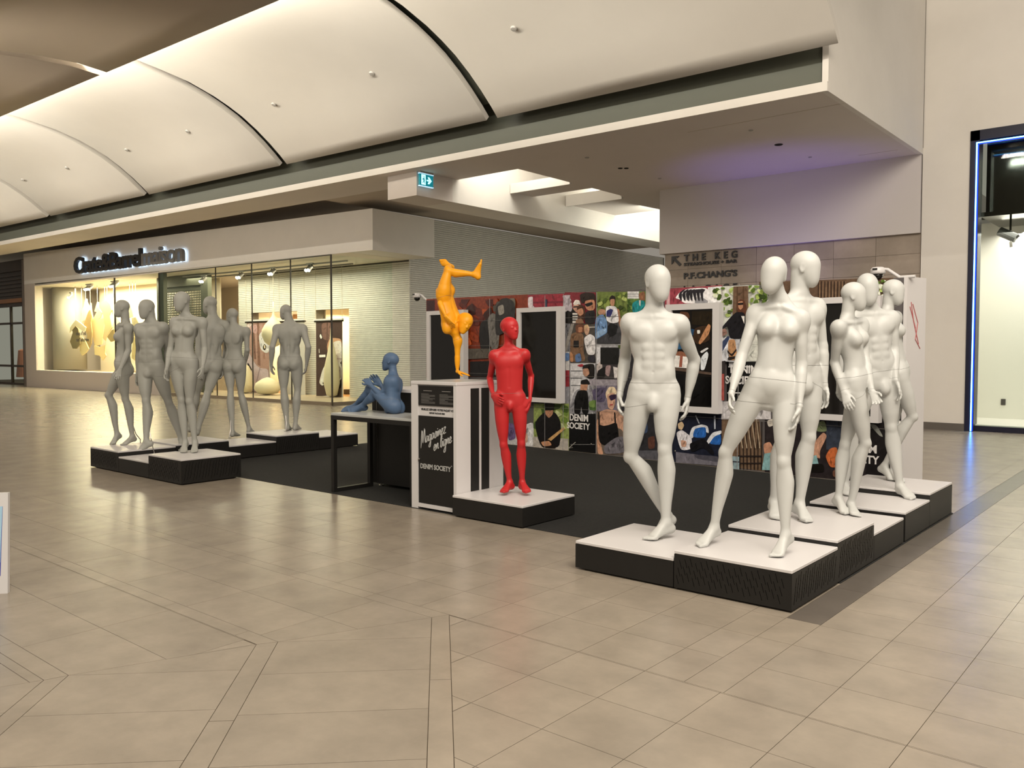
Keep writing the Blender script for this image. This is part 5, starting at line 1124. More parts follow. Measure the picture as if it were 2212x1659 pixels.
def shell(name, arc, x0, x1, t, m, smooth=True):
    k = len(arc); V = []; Fs = []
    up = []
    for i, (y, z) in enumerate(arc):
        a, b = arc[max(i - 1, 0)], arc[min(i + 1, k - 1)]; dy, dz = b[0] - a[0], b[1] - a[1]; L = math.hypot(dy, dz); n = (dz / L, -dy / L)
        if n[1] < 0: n = (-n[0], -n[1])
        up.append((y + n[0] * t, z + n[1] * t))
    for x in (x0, x1):
        V += [(x, y, z) for y, z in arc] + [(x, y, z) for y, z in up]
    for i in range(k - 1):
        Fs += [(i, i + 1, 2 * k + i + 1, 2 * k + i), (k + i, 3 * k + i, 3 * k + i + 1, k + i + 1), (i, k + i, k + i + 1, i + 1), (2 * k + i, 2 * k + i + 1, 3 * k + i + 1, 3 * k + i)]
    Fs += [(0, 2 * k, 3 * k, k), (k - 1, 2 * k - 1, 4 * k - 1, 3 * k - 1)]
    me = mesh(name, V, Fs, m)
    bm = bmesh.new(); bm.from_mesh(me); bmesh.ops.recalc_face_normals(bm, faces=bm.faces[:]); bm.to_mesh(me); bm.free()
    if smooth:
        for p in me.polygons: p.use_smooth = p.index % 4 in (0, 1) and p.index < 4 * (k - 1)
    return link(name, me, ceiling)
for x0, x1 in ((-5.77, .22), (-11.89, -6.03), (-17.86, -12.15), (-23.8, -18.12), (-29.7, -24.05), (-36, -29.95)):
    shell('ceiling_panel', ARC, x0, x1, .11, VAULT)
    shell('ceiling_panel', NEAR_ARC, x0, x1 - (.02 if x1 > 0 else 0), .09, SHADE_TAUPE)
for x in (-5.90, -12.02, -17.99, -23.93, -29.83):   # ribs seen up in the gaps
    shell('rib', [(y - .05, z + .27) for y, z in ARC], x - .35, x + .35, .10, GREEN)
    MB().box(x - .1, x - .02, -3.6, -3.2, 7.12, 7.24).box(x - .02, x + .06, -3.0, -2.8, 7.05, 7.2).build('rib_bracket', STEEL, ceiling)
# sensors in the vault
def disc(name, p, nrm, r, m, label, cat, group=None, depth=.03, ring=None):
    o = MB().lathe([(r * .98, 0), (r, -depth * .3), (r * .82, -depth), (r * .3, -depth * 1.1)], seg=18).build(name, m, None, p, label=label, category=cat, **({'group': group} if group else {}))
    o.rotation_euler = Vector((0, 0, 1)).rotation_difference(Vector(nrm)).to_euler(); return o
def arc_at(y):
    for (a, b) in zip(ARC, ARC[1:]):
        if b[0] <= y <= a[0]:
            t = (y - a[0]) / (b[0] - a[0]); n = Vector((0, -(b[1] - a[1]), (b[0] - a[0]))).normalized(); return a[1] + t * (b[1] - a[1]), (n if n.z > 0 else -n)
DETECT = mat('detector_plastic', (.38, .36, .33), .5)
VL = ['nearest and biggest of the round sensors set in the white vault', 'round ceiling sensor right of the first rib gap in the vault', 'round ceiling sensor in the middle of the second vault bay', 'round ceiling sensor left in the second vault bay',
      'round ceiling sensor in the third vault bay, lower right', 'round ceiling sensor in the third vault bay above the far rib', 'tiny round sensor farthest along the vault at the edge of view']
MI = (Matrix.Translation(MLOC) @ Matrix.Rotation(mallrot, 4, 'Z'))
for (px, py), lb in zip([(1110, 61), (804, 158), (592, 225), (406, 283), (274, 323), (145, 362), (50, 388)], VL):
    d = Vector((*(FW * math.cos(.0413)), -math.sin(.0413))) ; d = d + Vector((*RTV, 0)) * ((px - 1106) / 1805) + Vector((*(FW * math.sin(.0413)), math.cos(.0413))) * ((829.5 - py) / 1805)
    t = 5.0
    while t < 45:
        q = MI.inverted() @ (CAMP + d * t)
        if -4.2 < q.y < -.33 and q.z >= arc_at(q.y)[0]: break
        t += .01
    z, n = arc_at(q.y)
    disc('ceiling_sensor', MI @ Vector((q.x, q.y, z + .004)), MI.to_3x3() @ n, .055, DETECT, lb, 'sensor', 'round sensors in the vault')
disc('ceiling_sensor', MI @ Vector((-12.6, -6.45, 6.52)), (0, -.15, 1), .06, mat('pale_sensor', (.7, .65, .55), .5), 'pale round sensor on the dark underside of the near vault shell', 'sensor')

# bulkhead: grey-green fascia, white lip, soffit
MB().box(-38, -.1, .03, .2, 5.2, 7.7).build('trim_1', GREEN, None, MLOC, mallrot, kind='structure')
MB().box(-38, 0, -.062, -.053, 5.136, 5.27).box(-38, 0, -.053, .30, 5.262, 5.27).build('trim_2', WHITE, None, MLOC, mallrot, kind='structure')
soff = MB()
def slab(P, z0=5.14, z1=5.26): soff.prism(P, z0, z1, True)
def lp(x, y): q = MI @ Vector((x, y, 0)); return (q.x, q.y)
yl = lambda X: (MI @ Vector(((X + 4.29) / math.cos(mallrot), -.05, 0))).y
slab([(-12.6, yl(-12.6)), (-4.375, yl(-4.375)), (-4.375, 17.0), (-10.9, 17.0), (-10.9, 13.13), (-12.6, 13.13)])
slab([lp(-38, -.05), (-12.6, yl(-12.6)), (-12.6, 12.95), lp(-38, 1.25)])
slab([(-12.62, 14.93), (-10.9, 14.93), (-10.9, 15.75), (-12.62, 15.75)])
slab([(-12.62, 17.1), (-10.95, 17.1), (-10.95, 19.35), (-12.62, 19.35)])
slab([(-10.95, 17.0), (-9.6, 17.0), (-9.6, 26), (-10.95, 26)])
soff.build('ceiling.001', SOFFIT, kind='structure')
MB().box(-12.6, -10.9, 14.90, 14.96, 5.10, 5.32).box(-12.6, -10.95, 17.06, 17.12, 5.08, 5.36).build('trim_3', WHITE, kind='structure')
MB().box(-13.5, -12.616, 13.0, 27, 4.65, 6.9).build('wall_passage', WHITE, kind='structure'); MB().box(-13.5, -12.616, 11.95, 13.0, 4.65, 5.14).build('wall_passage.001', SOFFIT, kind='structure')     # lit face above the passage
MB().box(-12.6, -10.9, 13.12, 13.2, 5.2, 6.9).box(-10.9, -10.8, 13.12, 26, 5.2, 6.9).box(-12.6, -10.9, 26, 26.1, 3, 6.9).box(-13.5, -10.8, 13.1, 26.1, 6.9, 7.0).build('ceiling.002', WHITE, kind='structure')
MB().box(-17.3, -13.45, 12.98, 27, 5.25, 5.35).box(-46, -17.3, 12.0, 16.2, 5.55, 5.65).build('ceiling.003', SHADE_TAUPE, kind='structure')
for p_, r_, lb, m_ in (((1682, 312), .075, 'largest round downlight in the violet-lit soffit', DARK), ((1340, 363), .05, 'left one of the paired downlights in the soffit', DARK), ((1353, 363), .05, 'right one of the paired downlights in the soffit', DARK),
                   ((1268, 340), .045, 'flat pale disc in the soffit near the white lip', DETECT), ((1622, 281), .04, 'small sprinkler disc in the soffit nearest the corner', DETECT), ((1750, 339), .035, 'small dark sprinkler disc at the violet glow', DETECT), ((1425, 385), .04, 'small disc in the soffit by the white wall block', DETECT)):
    d = Vector((*(FW * math.cos(.0413)), -math.sin(.0413))) + Vector((*RTV, 0)) * ((p_[0] - 1106) / 1805) + Vector((*(FW * math.sin(.0413)), math.cos(.0413))) * ((829.5 - p_[1]) / 1805)
    q = CAMP + d * ((5.14 - 1.49) / d.z)
    disc('downlight' if m_ is DARK else 'sprinkler', (q.x, q.y, 5.139), (0, 0, 1), r_, m_, lb, 'light' if m_ is DARK else 'sprinkler', None, .012)
MB().box(-6.9, -4.32, 12.77, 12.785, 5.137, 5.141).box(-5.25, -4.55, 16.35, 16.365, 5.137, 5.141).build('trim_4', SHADE_TAUPE, kind='structure')

# right-hand walls
MB().box(-4.375, -4.288, 12.02, 17.02, 5.137, 9.5).build('wall_right', WHITE, kind='structure')
MB().box(-4.29, -3.49, 17.02, 17.3, 0, 9.5).box(-3.49, 5.5, 17.02, 17.3, 5.42, 9.5).box(2.0, 5.5, 17.02, 17.3, 0, 5.42).build('wall_right.001', WHITE, kind='structure')
MB().box(-4.30, -4.285, 17.0, 17.021, 5.25, 9.4).build('trim_5', mat('crack_dark', (.1, .08, .06), .9), kind='structure')  # thin dark strip along the crack where the two walls meet
MB().box(-4.31, -3.49, 16.985, 17.02, 0, .13).build('baseboard_right', mat('grey_skirting', (.12, .105, .09), .5), kind='structure')
MB().box(-9.87, -4.31, 16.99, 27, 3.68, 5.14).build('wall_back', mat('pale_lilac_wall', (.62, .58, .56), .6, .3), kind='structure')
# stone clad wall under it
sw = MB().box(-9.78, -4.31, 17.115, 27, 0, 3.70).build('wall_back.001', MORTAR, kind='structure')
for i in range(7):
    for j in range(10):
        x1 = -4.315 - .813 * i; x0 = max(x1 - .807, -9.78); z1 = 3.68 - .376 * j; z0 = max(z1 - .371, .01)
        dy = random.uniform(0, .004)
        if x1 - x0 > .05 and z1 > .02: MB().box(x0, x1, 17.09 + dy, 17.118, z0, z1).build('stone_tile', STONE, sw)

# directory lettering on the stone
def lettering(name, txt, x, y, z, size, m, label, cat, width=None, depth=.02, bold=.0, spacing=1., rz=0, parent_props=None, height=None):
    e = empty(name, (x, y, z), rz, label=label, category=cat)
    L = text_mesh(txt, size, m, depth, bold, True, 1., spacing)
    xs = [v.co.x for me in L for v in me.vertices]; w = max(xs) - min(xs); k = width / w if width else 1
    for me in L:
        for v in me.vertices: v.co.x = (v.co.x - min(xs)) * k
        link('letter', me, e)
    return e
lettering('directory_line', 'THE KEG', -9.28, 17.07, 3.49, .205, LETTER_B, 'black letters THE KEG, top line on the stone wall', 'lettering', 1.29, .02, .006, 1.75)
lettering('directory_line', 'STEAKHOUSE + BAR', -9.28, 17.07, 3.38, .096, LETTER_B, 'small black line STEAKHOUSE + BAR under THE KEG', 'lettering', 1.29, .02, .003, 1.0)
lettering('directory_line', "P.F.CHANG'S", -9.28, 17.07, 3.09, .185, LETTER_B, "black letters P.F.CHANG'S on the stone wall", 'lettering', 1.29, .02, .006)
lettering('directory_line', 'LA CAGE', -9.28, 17.07, 2.785, .205, LETTER_B, 'black letters LA CAGE half hidden behind the photo wall', 'lettering', 1.29, .02, .006, 1.75)
ar = [(-.0, 1.0), (.78, 1.0), (.60, .80), (.37, .80), (1.0, .17), (.83, .0), (.20, .63), (.20, .40), (0, .22)]
ar = [(-9.60 + x * .25, 3.385 + z * .235) for x, z in ar]
MB().prism([(x, z) for x, z in ar[::-1]], 0, .02, True).build('arrow_sign', LETTER_B, None, label='black arrow pointing up and left beside THE KEG lettering', category='arrow')
a_ = bpy.data.objects['arrow_sign']; a_.data.transform(Matrix(((1, 0, 0, 0), (0, 0, -1, 17.09), (0, 1, 0, 0), (0, 0, 0, 1)))); a_.data.flip_normals()

# white brick: side passage wall and the wall inside the shop front
bw = MB().box(-17.5, -17.21, 16.1, 30, 0, 5.2).build('wall_brick', MORTAR, kind='structure')
b = MB()
for j in range(88):
    b.box(-17.22, -17.2 + random.uniform(-.002, .002), 16.0, 29.9, j * .059, j * .059 + .051)
b.build('brick_course', BRICK, bw, kind='stuff')

# ------------------------------------------------------------------ homeware shop on the left (local frame: x along its front, y inwards)
SL, SR = (-16.28, 13.9, 0), R(2.07)
st = lambda b, name, m, **k: b.build(name, m, None, SL, SR, **k)
fas = MB()
fas.hexa([(-20.45, 0, 4.10), (0, 0, 3.99), (0, 2.25, 3.99), (-20.45, 2.25, 4.10)], [(-20.45, 0, 5.32), (0, 0, 5.03), (0, 2.25, 5.03), (-20.45, 2.25, 5.32)])
st(fas, 'trim_6', WHITE, kind='structure')
wl = MB().box(-20.45, -19.5, 0, .3, 0, 4.10).box(-19.5, -10.2, 0, .3, 0, .655).box(-20.45, -20.3, .3, 5, 0, 4.1)
st(wl, 'wall_left', mat('taupe_white', (.56, .50, .44), .55, .3), kind='structure')
st(MB().box(-20.6, -20.45, -.02, .3, 0, 5.1), 'trim_7', mat('grey_jamb', (.16, .13, .11), .6), kind='structure')
sb = st(MB().box(-8.9, -8.7, 2.42, 2.6, 0, 4.0).box(-9.05, -8.35, 2.225, 2.5, 0, 4.0).box(-8.35, -5.9, 2.225, 2.5, 2.72, 4.0).box(-5.9, -5.0, 2.225, 2.5, 0, 4.0).box(-5.0, -3.45, 2.225, 2.5, 2.72, 4.0).box(-3.45, -.9, 2.225, 2.5, 0, 4.0), 'wall_shop', MORTAR, kind='structure')
b = MB()
for j in range(67):
    z0, z1 = j * .059, j * .059 + .051
    for x0, x1 in (((-9.05, -8.35), (-5.9, -5.0), (-3.45, -.87)) if z1 < 2.72 else ((-9.05, -.87),)):
        b.box(x0, x1, 2.2 + random.uniform(-.002, .002), 2.23, z0, z1)
b.build('brick_course', BRICK, sb, kind='stuff')
st(MB().box(-20.3, -.9, .02, 5.2, 3.99, 4.06).box(-20.3, -9.0, 5.2, 5.3, 0, 4.0), 'ceiling.004', mat('shop_ceiling', (.74, .68, .58), .7), kind='structure')
st(MB().box(-10.2, -1.6, .0, 2.2, 0, .075).box(-20.3, -10.2, .3, 5.2, 0, .62), 'floor.001', mat('shop_floor', (.45, .36, .25), .35, noise=.1), kind='structure')
st(MB().box(-10.2, -1.58, -.03, .02, 0, .09).box(-1.62, -1.58, -.03, 2.2, 0, .09), 'baseboard_left', mat('bronze_sill', (.20, .16, .11), .5), kind='structure')
# left display window
w1 = empty('window_1', SL, SR, kind='structure')
def pane(parent, x0, x1, z0, z1, y=.05): return MB().box(x0, x1, y, y + .012, z0, z1).build('pane', GLASS, parent)
pane(w1, -19.5, -13.24, .655, 4.06); pane(w1, -13.22, -10.2, .655, 4.02)
MB().box(-13.245, -13.21, .03, .08, .655, 4.05).build('mullion', mat('dark_bronze', (.05, .04, .03), .4), w1)
MB().box(-19.5, -10.2, .0, .3, .655, .675).build('window_sill', WHITE, w1)
MB().box(-19.5, -10.2, .02, .06, 4.03, 4.07).build('window_head', MATS['dark_bronze'], w1)
# tall glazed front
w2 = empty('window_2', SL, SR, kind='structure')
for x0, x1 in ((-10.19, -6.96), (-6.94, -5.13), (-5.11, -3.33), (-3.31, -1.6)): pane(w2, x0, x1, .09, 4.0, .0)
MB().box(-1.606, -1.594, .0, 2.2, .09, 3.99).build('pane', GLASS, w2)
for x in (-10.2, -6.95, -5.12, -3.32): MB().box(x - .011, x + .011, -.01, .02, .08, 3.99).build('mullion', MATS['dark_bronze'], w2)
MB().box(-1.62, -1.585, -.02, .015, .08, 3.99).build('corner_post', MATS['dark_bronze'], w2)
MB().box(-10.2, -1.6, -.015, .02, 3.965, 3.99).build('window_head', MATS['dark_bronze'], w2)
# roller grille
d1 = empty('door_1', SL, SR, kind='structure')
GR = mat('olive_metal', (.115, .12, .085), .45, metal=.3)
MB().box(-10.2, -9.98, .03, .16, .08, 3.98).box(-12.05, -11.82, .95, 1.1, .08, 3.98).box(-9.32, -8.9, .95, 1.1, .08, 3.98).box(-11.9, -9.2, .93, 1.1, 3.62, 3.98).build('door_frame', GR, d1)
b = MB(); x0, x1, z0, z1 = -11.8, -9.32, .1, 3.62; nx, nz = 26, 44
for i in range(nx + 1): x = x0 + (x1 - x0) * i / nx; b.box(x - .016, x + .016, 1.02, 1.04, z0, z1)
for j in range(nz + 1): z = z0 + (z1 - z0) * j / nz; b.box(x0, x1, 1.015, 1.045, z - .016, z + .016)
b.build('grille', GR, d1)
MB().box(x0, x1, 1.0, 1.06, 3.46, 3.62).build('grille_header', GR, d1)
# things in the shop
st(MB().box(-19.0, -10.3, 2.3, 2.35, .62, 3.99), 'wall_shop.001', CREAM, kind='structure')
def sthing(name, b, m, label, cat, **k): return b.build(name, m, None, SL, SR, label=label, category=cat, **k)
sthing('column', MB().lathe([(.62, .675), (.62, 3.985)], (-19.59, 1.35, 0), 36), mat('grey_column', (.40, .37, .30), .7), 'grey round column inside the left shop window', 'column', smooth=True)
bp_ = empty('display_screen_board', SL, SR, label='large cream board standing behind the hanging paper leaves', category='board')
MB().box(-15.9, -11.2, 1.75, 1.8, .85, 3.3).build('board', mat('pale_board', (.70, .62, .48), .7), bp_)
MB().box(-15.9, -11.2, 1.72, 1.83, .68, .85).build('plinth', mat('pale_board', (.7, .62, .48), .7), bp_)
LN = ['white oak-shaped paper leaf, topmost of the hanging leaf display', 'tall narrow cream paper leaf with a pointed stem in the leaf display', 'broad beige paper leaf with a rounded top in the window display', 'brown pointed paper leaf left in the window display', 'dark olive paper leaf hanging lowest at the window lettering',
      'cream curved paper leaf arching over the window lettering', 'pale yellow paper leaf below the window lettering', 'brown oval paper leaf beside the window mullion', 'wide pale yellow paper leaf low in the display', 'cream paper leaf behind the head of the profile mannequin', 'tan paper leaf high between two grey mannequins', 'olive paper leaf between two grey mannequins', 'light brown paper leaf hanging lowest between two grey mannequins']
for (c, dy, q), lb in zip(LEAVES, LN):
    P = [(q[i], q[i + 1]) for i in range(0, len(q), 2)]
    P = [(max(-19.4, min(-10.3, x)), z) for x, z in P]
    if sum(P[i][0] * P[(i + 1) % len(P)][1] - P[(i + 1) % len(P)][0] * P[i][1] for i in range(len(P))) < 0: P = P[::-1]
    bm = bmesh.new(); vs = [bm.verts.new((x, dy, z)) for x, z in P]; f = bm.faces.new(vs)
    ext = bmesh.ops.extrude_face_region(bm, geom=[f]); bmesh.ops.translate(bm, vec=(0, .03, 0), verts=[v for v in ext['geom'] if isinstance(v, bmesh.types.BMVert)])
    bmesh.ops.triangulate(bm, faces=bm.faces[:]); bmesh.ops.recalc_face_normals(bm, faces=bm.faces[:])
    me = bpy.data.meshes.new('paper_leaf'); bm.to_mesh(me); bm.free(); me.materials.append(mat('leaf_' + c, c, .7, .2))
    o = link('paper_leaf', me, None, SL, SR, label=lb, category='paper leaf', group='paper leaves hanging in the shop window')
    zt = max(z for x, z in P); xt = [x for x, z in P if z == zt][0]
    MB().box(xt - .006, xt + .006, dy + .01, dy + .02, zt - .05, 3.99).build('string', mat('string', (.5, .45, .35), .8), o)
e = empty('window_lettering', (SL[0], SL[1], 0), SR, label="small dark lettering coup d'oeil sur l'automne on the window", category='lettering')
for i, (tx, z) in enumerate((("coup d'\u0153il", 2.02), ("sur l'automne", 1.79))):
    me = text_mesh(tx, .2, LETTER_B, .004, .003, False, .9); link('letter_row', me, e, (-16.15, .035, z))
def spot_cluster(x, y, z, n, lb, dx=.11):
    e = empty('track_light', tuple(MI2 @ Vector((x, y, z))), SR, label=lb, category='light', group='track lights in the homeware shop')
    MB().box(-.05, dx * n, -.03, .03, .10, .14).build('track_bar', DETECT, e)
    for k in range(n):
        b = MB().tube([(k * dx + .02, 0, .1), (k * dx + .02, -.01, .05)], .015, 8).tube([(k * dx + .0, .06, .06), (k * dx + .04, -.10, -.07)], [.04, .055], 12); h = b.build('lamp_head', mat('lamp_grey', (.25, .23, .2), .5), e)
        MB().tube([(k * dx + .041, -.101, -.071), (k * dx + .044, -.112, -.081)], .05, 12).build('lamp_lens', LAMPGLOW, h)
MI2 = Matrix.Translation(SL) @ Matrix.Rotation(SR, 4, 'Z')
for x, y, z, n, lb in ((-15.9, .35, 3.78, 4, 'row of four spotlights high at the left end of the display window'), (-14.0, .35, 3.80, 4, 'row of four spotlights near the mullion of the display window'), (-17.55, .5, 3.55, 1, 'single spotlight beside the grey column in the window'),
                       (-8.55, .55, 3.72, 2, 'twin track spotlight by the roller grille'), (-6.55, .55, 3.74, 2, 'second twin track spotlight right of the roller grille'), (-4.95, .55, 3.76, 2, 'third twin track spotlight right of the roller grille'), (-3.25, .55, 3.77, 2, 'twin track spotlight next to the dark glass corner post')):
    spot_cluster(x, y, z, n, lb)
for y, lb in ((.62, 'front one of two thin tracks under the glazed shop ceiling'), (1.25, 'rear one of two thin tracks under the glazed shop ceiling')):
    sthing('light_track', MB().box(-9.8, -1.9 + (.9 - y) * .8, y - .02, y + .02, 3.86, 3.90), mat('lamp_grey', (.25, .23, .2), .5), lb, 'track', group='tracks under the shop ceiling')
# niches with timber linings, banners, gourd
nb = st(MB().box(-8.9, -3.2, 3.9, 4.0, 0, 4.0).box(-8.45, -8.35, 2.5, 3.9, 0, 2.8).box(-5.9, -5.0, 2.6, 3.9, 0, 2.8).box(-3.45, -3.3, 2.5, 3.9, 0, 2.8), 'wall_shop.002', CREAM, kind='structure')
st(MB().box(-8.4, -3.4, 2.2, 3.9, .0, .06), 'floor.002', WOOD, kind='structure')
for nm, xa, xb in (('left', -8.3, -5.95), ('right', -4.95, -3.5)):
    for k in range(6):
        z = 2.72 - .19 * (k + 1)
        MB().box(xa, xb, 3.86, 3.89, z + .006, z + .186).build('timber_plank', WOOD if nm == 'left' else mat('walnut', (.16, .085, .035), .5, noise=.2), nb)
rk = empty('display_shelf', SL, SR, label='timber shelf rack glowing behind the walking grey male mannequin', category='shelf')
for z in (.25, .6, .95, 1.3): MB().box(-7.2, -6.0, 3.3, 3.7, z, z + .03).build('shelf', DWOOD, rk)
for x in (-7.2, -6.02): MB().box(x, x + .03, 3.3, 3.7, .06, 1.6).build('shelf_post', DWOOD, rk)
bed = MB().box(-4.9, -4.2, 3.2, 3.8, .06, .22)
sthing('low_bench', bed.bevel(.02), DWOOD, 'low dark bench on the floor of the right-hand shop niche', 'bench')
BL = ['hanging fabric banner printed with mauve curtains and pale sofa', 'pale hanging banner behind the walking grey male mannequin', 'hanging banner printed with a dark wall and a white bed']
for pl, lb in zip(BANNERS, BL):
    e = empty('hanging_banner', SL, SR, label=lb, category='banner', group='printed banners in the shop front')
    link('fabric', print_mesh('fabric', pl, 1.95 if pl is not BANNERS[1] else 1.97, -.0009, printed('printed_fabric', .7, .04)), e)
    xs = pl[0][2][0::2]; zs = pl[0][2][1::2]
    MB().box(min(xs), max(xs), 1.955, 1.965, min(zs), max(zs)).build('backing', mat('banner_back', (.6, .55, .5), .8), e)
    MB().tube([(min(xs) - .05, 1.95, max(zs) + .015), (max(xs) + .05, 1.95, max(zs) + .015)], .025, 10).build('banner_rail', DWOOD, e)
    MB().box(min(xs) - .05, max(xs) + .05, 1.9, 1.98, max(zs) + .04, max(zs) + .09).build('rail_cover', LAM, e)
    for x in (min(xs), max(xs)): MB().box(x - .004, x + .004, 1.948, 1.956, max(zs), 3.99).build('cord', MATS['string'], e)
GOURD = mat('cream_gourd', (.72, .63, .42), .5, emit=None)
g_ = sthing('gourd_ornament', MB().lathe([(.02, 3.0), (.025, 2.7), (.05, 2.55), (.13, 2.42), (.27, 2.27), (.36, 2.1), (.37, 1.93), (.28, 1.72), (.12, 1.6), (.03, 1.57)][::-1], (-6.3, 1.6, 0), 26), GOURD, 'large cream gourd-shaped ornament hanging between two banners', 'ornament', smooth=True)
MB().tube([(-6.3, 1.6, 3.0), (-6.3, 1.6, 3.99)], .006, 6).build('cord', MATS['string'], g_)
sthing('gourd_ornament', MB().lathe([(.03, .08), (.30, .12), (.42, .28), (.36, .45), (.16, .58), (.03, .62)], (-6.3, 1.35, 0), 24), GOURD, 'squat cream gourd lying at the foot of the mauve banner', 'ornament', smooth=True)
sthing('gourd_ornament', MB().lathe([(.03, .08), (.16, .14), (.24, .5), (.22, .95), (.13, 1.35), (.05, 1.75), (.018, 2.15), (.015, 2.3)], (-3.72, 1.75, 0), 24), GOURD, 'tall cream bottle-gourd standing between two banners', 'ornament', smooth=True)
sthing('gourd_ornament', MB().lathe([(.03, .08), (.2, .12), (.28, .4), (.24, .7), (.12, .95), (.03, 1.02)], (-7.7, 1.5, 0), 24), GOURD, 'cream gourd standing behind the two grey mannequins seen from the back', 'ornament', smooth=True)

# illuminated shop sign
def sign(txt, x0, x1, z, size, m, label, bold, capdz=0):
    e = empty('shop_sign', SL, SR, label=label, category='sign')
    L = text_mesh(txt, size, m, .10, bold, True, 1., .88); H = text_mesh(txt, size, LED, .012, bold + .012, True, 1., .88, name='letter_backlight')
    xs = [v.co.x for me in L for v in me.vertices]; a, w = min(xs), max(xs) - min(xs); k = (x1 - x0) / w
    for me, he in zip(L, H):
        for q in (me, he):
            for v in q.vertices: v.co.x = (v.co.x - a) * k
        o = link('letter', me, e, (x0, -.14, z)); link('letter_backlight', he, o, (0, .085, 0))
    return e
sign('Crate&Barrel', -15.75, -10.98, 4.27, .80, LETTER_B, 'black backlit shop sign letters Crate&Barrel on the white fascia', .022)
sign('maison', -10.95, -8.45, 4.27, .80, LETTER_G, 'grey backlit shop sign letters maison at the right end of the sign', .018)

# neighbouring shop at the far left
st(MB().box(-27, -20.6, .4, .6, 3.3, 5.1).box(-27, -20.6, .3, .62, 4.75, 5.2).box(-20.95, -20.6, .1, .6, 0, 5.1), 'wall_left.001', DWOOD, kind='structure')
for k in range(6): st(MB().box(-27, -20.95, .33, .42, 3.75 + k * .16, 3.83 + k * .16), 'trim_8' if k == 0 else 'trim_8.%03d' % k, DWOOD, kind='structure')
st(MB().box(-27, -20.95, .3, .45, 3.45, 3.62), 'trim_9', mat('orange_band', (.30, .12, .03), .5), kind='structure')
d2 = empty('door_2', SL, SR, kind='structure')
for x in (-24.6, -22.95, -21.05): MB().box(x - .06, x + .06, .42, .5, 0, 3.4).build('door_stile', DWOOD, d2)
for z in (.0, .75, 2.55, 3.32): MB().box(-24.6, -21.0, .42, .5, z, z + .09).build('door_rail', DWOOD, d2)
for x0, x1 in ((-24.5, -23.02), (-22.88, -21.1)): MB().box(x0, x1, .45, .46, .09, 3.3).build('pane', GLASS, d2)
st(MB().box(-27, -20.7, 3.0, 3.1, 0, 4).box(-20.75, -20.7, .6, 3.0, 0, 4).box(-27, -20.7, .6, 3.1, 3.6, 3.7), 'wall_left.002', mat('pale_green_wall', (.55, .62, .48), .7), kind='structure')
sthing('hanging_coat', MB().lathe([(.05, 1.5), (.16, 1.45), (.2, 1.0), (.26, .3), (.24, .28)][::-1], (-23.8, 1.2, 0), 14), mat('rust_cloth', (.35, .12, .06), .9), 'rust-brown coat hanging behind the dark glazed shop door', 'coat')

# ------------------------------------------------------------------ shop with blue neon on the right
w3 = empty('window_3', (0, 17.02, 0), 0, kind='structure')
NF = mat('dark_navy_frame', (.012, .012, .028), .35, .4)
MB().box(-3.49, -3.34, -.04, .25, 0, 5.42).box(-3.49, 2.0, -.04, .25, 5.24, 5.42).build('window_frame', NF, w3)
MB().box(-3.34, 2.0, .06, .2, 0, .10).build('window_sill', NF, w3)
MB().box(-3.392, -3.372, -.055, -.04, .01, 5.20).build('neon_tube', NEON, w3); MB().box(-3.392, 2.0, -.055, -.04, 5.185, 5.205).build('neon_tube', NEON, w3)
MB().box(-3.370, -3.350, -.05, -.04, .01, 5.18).build('neon_channel', NEON_D, w3); MB().box(-3.372, 2.0, -.05, -.04, 5.165, 5.185).build('neon_channel', NEON_D, w3)
MB().box(-3.34, 2.0, .08, .095, .1, 5.24).build('pane', GLASS, w3)
MB().box(-3.34, 2.0, .6, .7, 3.95, 5.3).box(-3.34, 2.0, .2, 3.0, 3.9, 3.98).build('header_panel', SCREEN, w3)
MB().box(-3.75, 2.2, 1.9, 2.0, 0, 4.0).box(-3.85, -3.75, .25, 2.0, 0, 4.0).build('wall_right.002', mat('shop_white', (.72, .68, .63), .6), None, (0, 17.02, 0), kind='structure')
MB().box(-3.85, 2.2, .1, 2.0, 0, .12).build('floor.003', mat('shop_white', (.72, .68, .63), .6), None, (0, 17.02, 0), kind='structure')
e = empty('track_spotlight', (-2.98, 17.9, 3.6), R(0), label='dark spotlight with barn doors under the ceiling of the neon-framed shop', category='light')
MB().tube([(0, 0, .36), (.0, 0, .1)], .018, 8).build('stem', DARK, e)
MB().tube([(-.18, 0, .10), (.10, -.02, -.06)], .085, 16).build('housing', mat('spot_grey', (.05, .048, .045), .4), e)
for k, q in enumerate(([(.10, -.02, -.06), (.20, -.10, -.02), (.24, .0, .06), (.12, .06, .0)], [(.10, -.02, -.08), (.22, .06, -.10), (.20, .0, -.16), (.09, -.07, -.12)], [(.04, -.06, -.1), (.06, -.10, -.22), (.0, -.04, -.22), (-.01, -.03, -.12)])):
    V = [Vector(p) for p in q]; MB().hexa([tuple(p) for p in V], [tuple(p + Vector((.0, .004, .006))) for p in V]).build('barn_door', STEEL, e)
MB().box(-.5, 2.5, -.03, .03, .34, .38).build('light_track', DARK, e)
MB().box(-.04, .04, -.01, .01, -.06, .06).bevel(.004).build('wall_outlet', mat('outlet_brown', (.06, .05, .045), .5), None, (-3.2, 18.905, .45), label='small dark wall outlet low on the white shop wall', category='outlet')

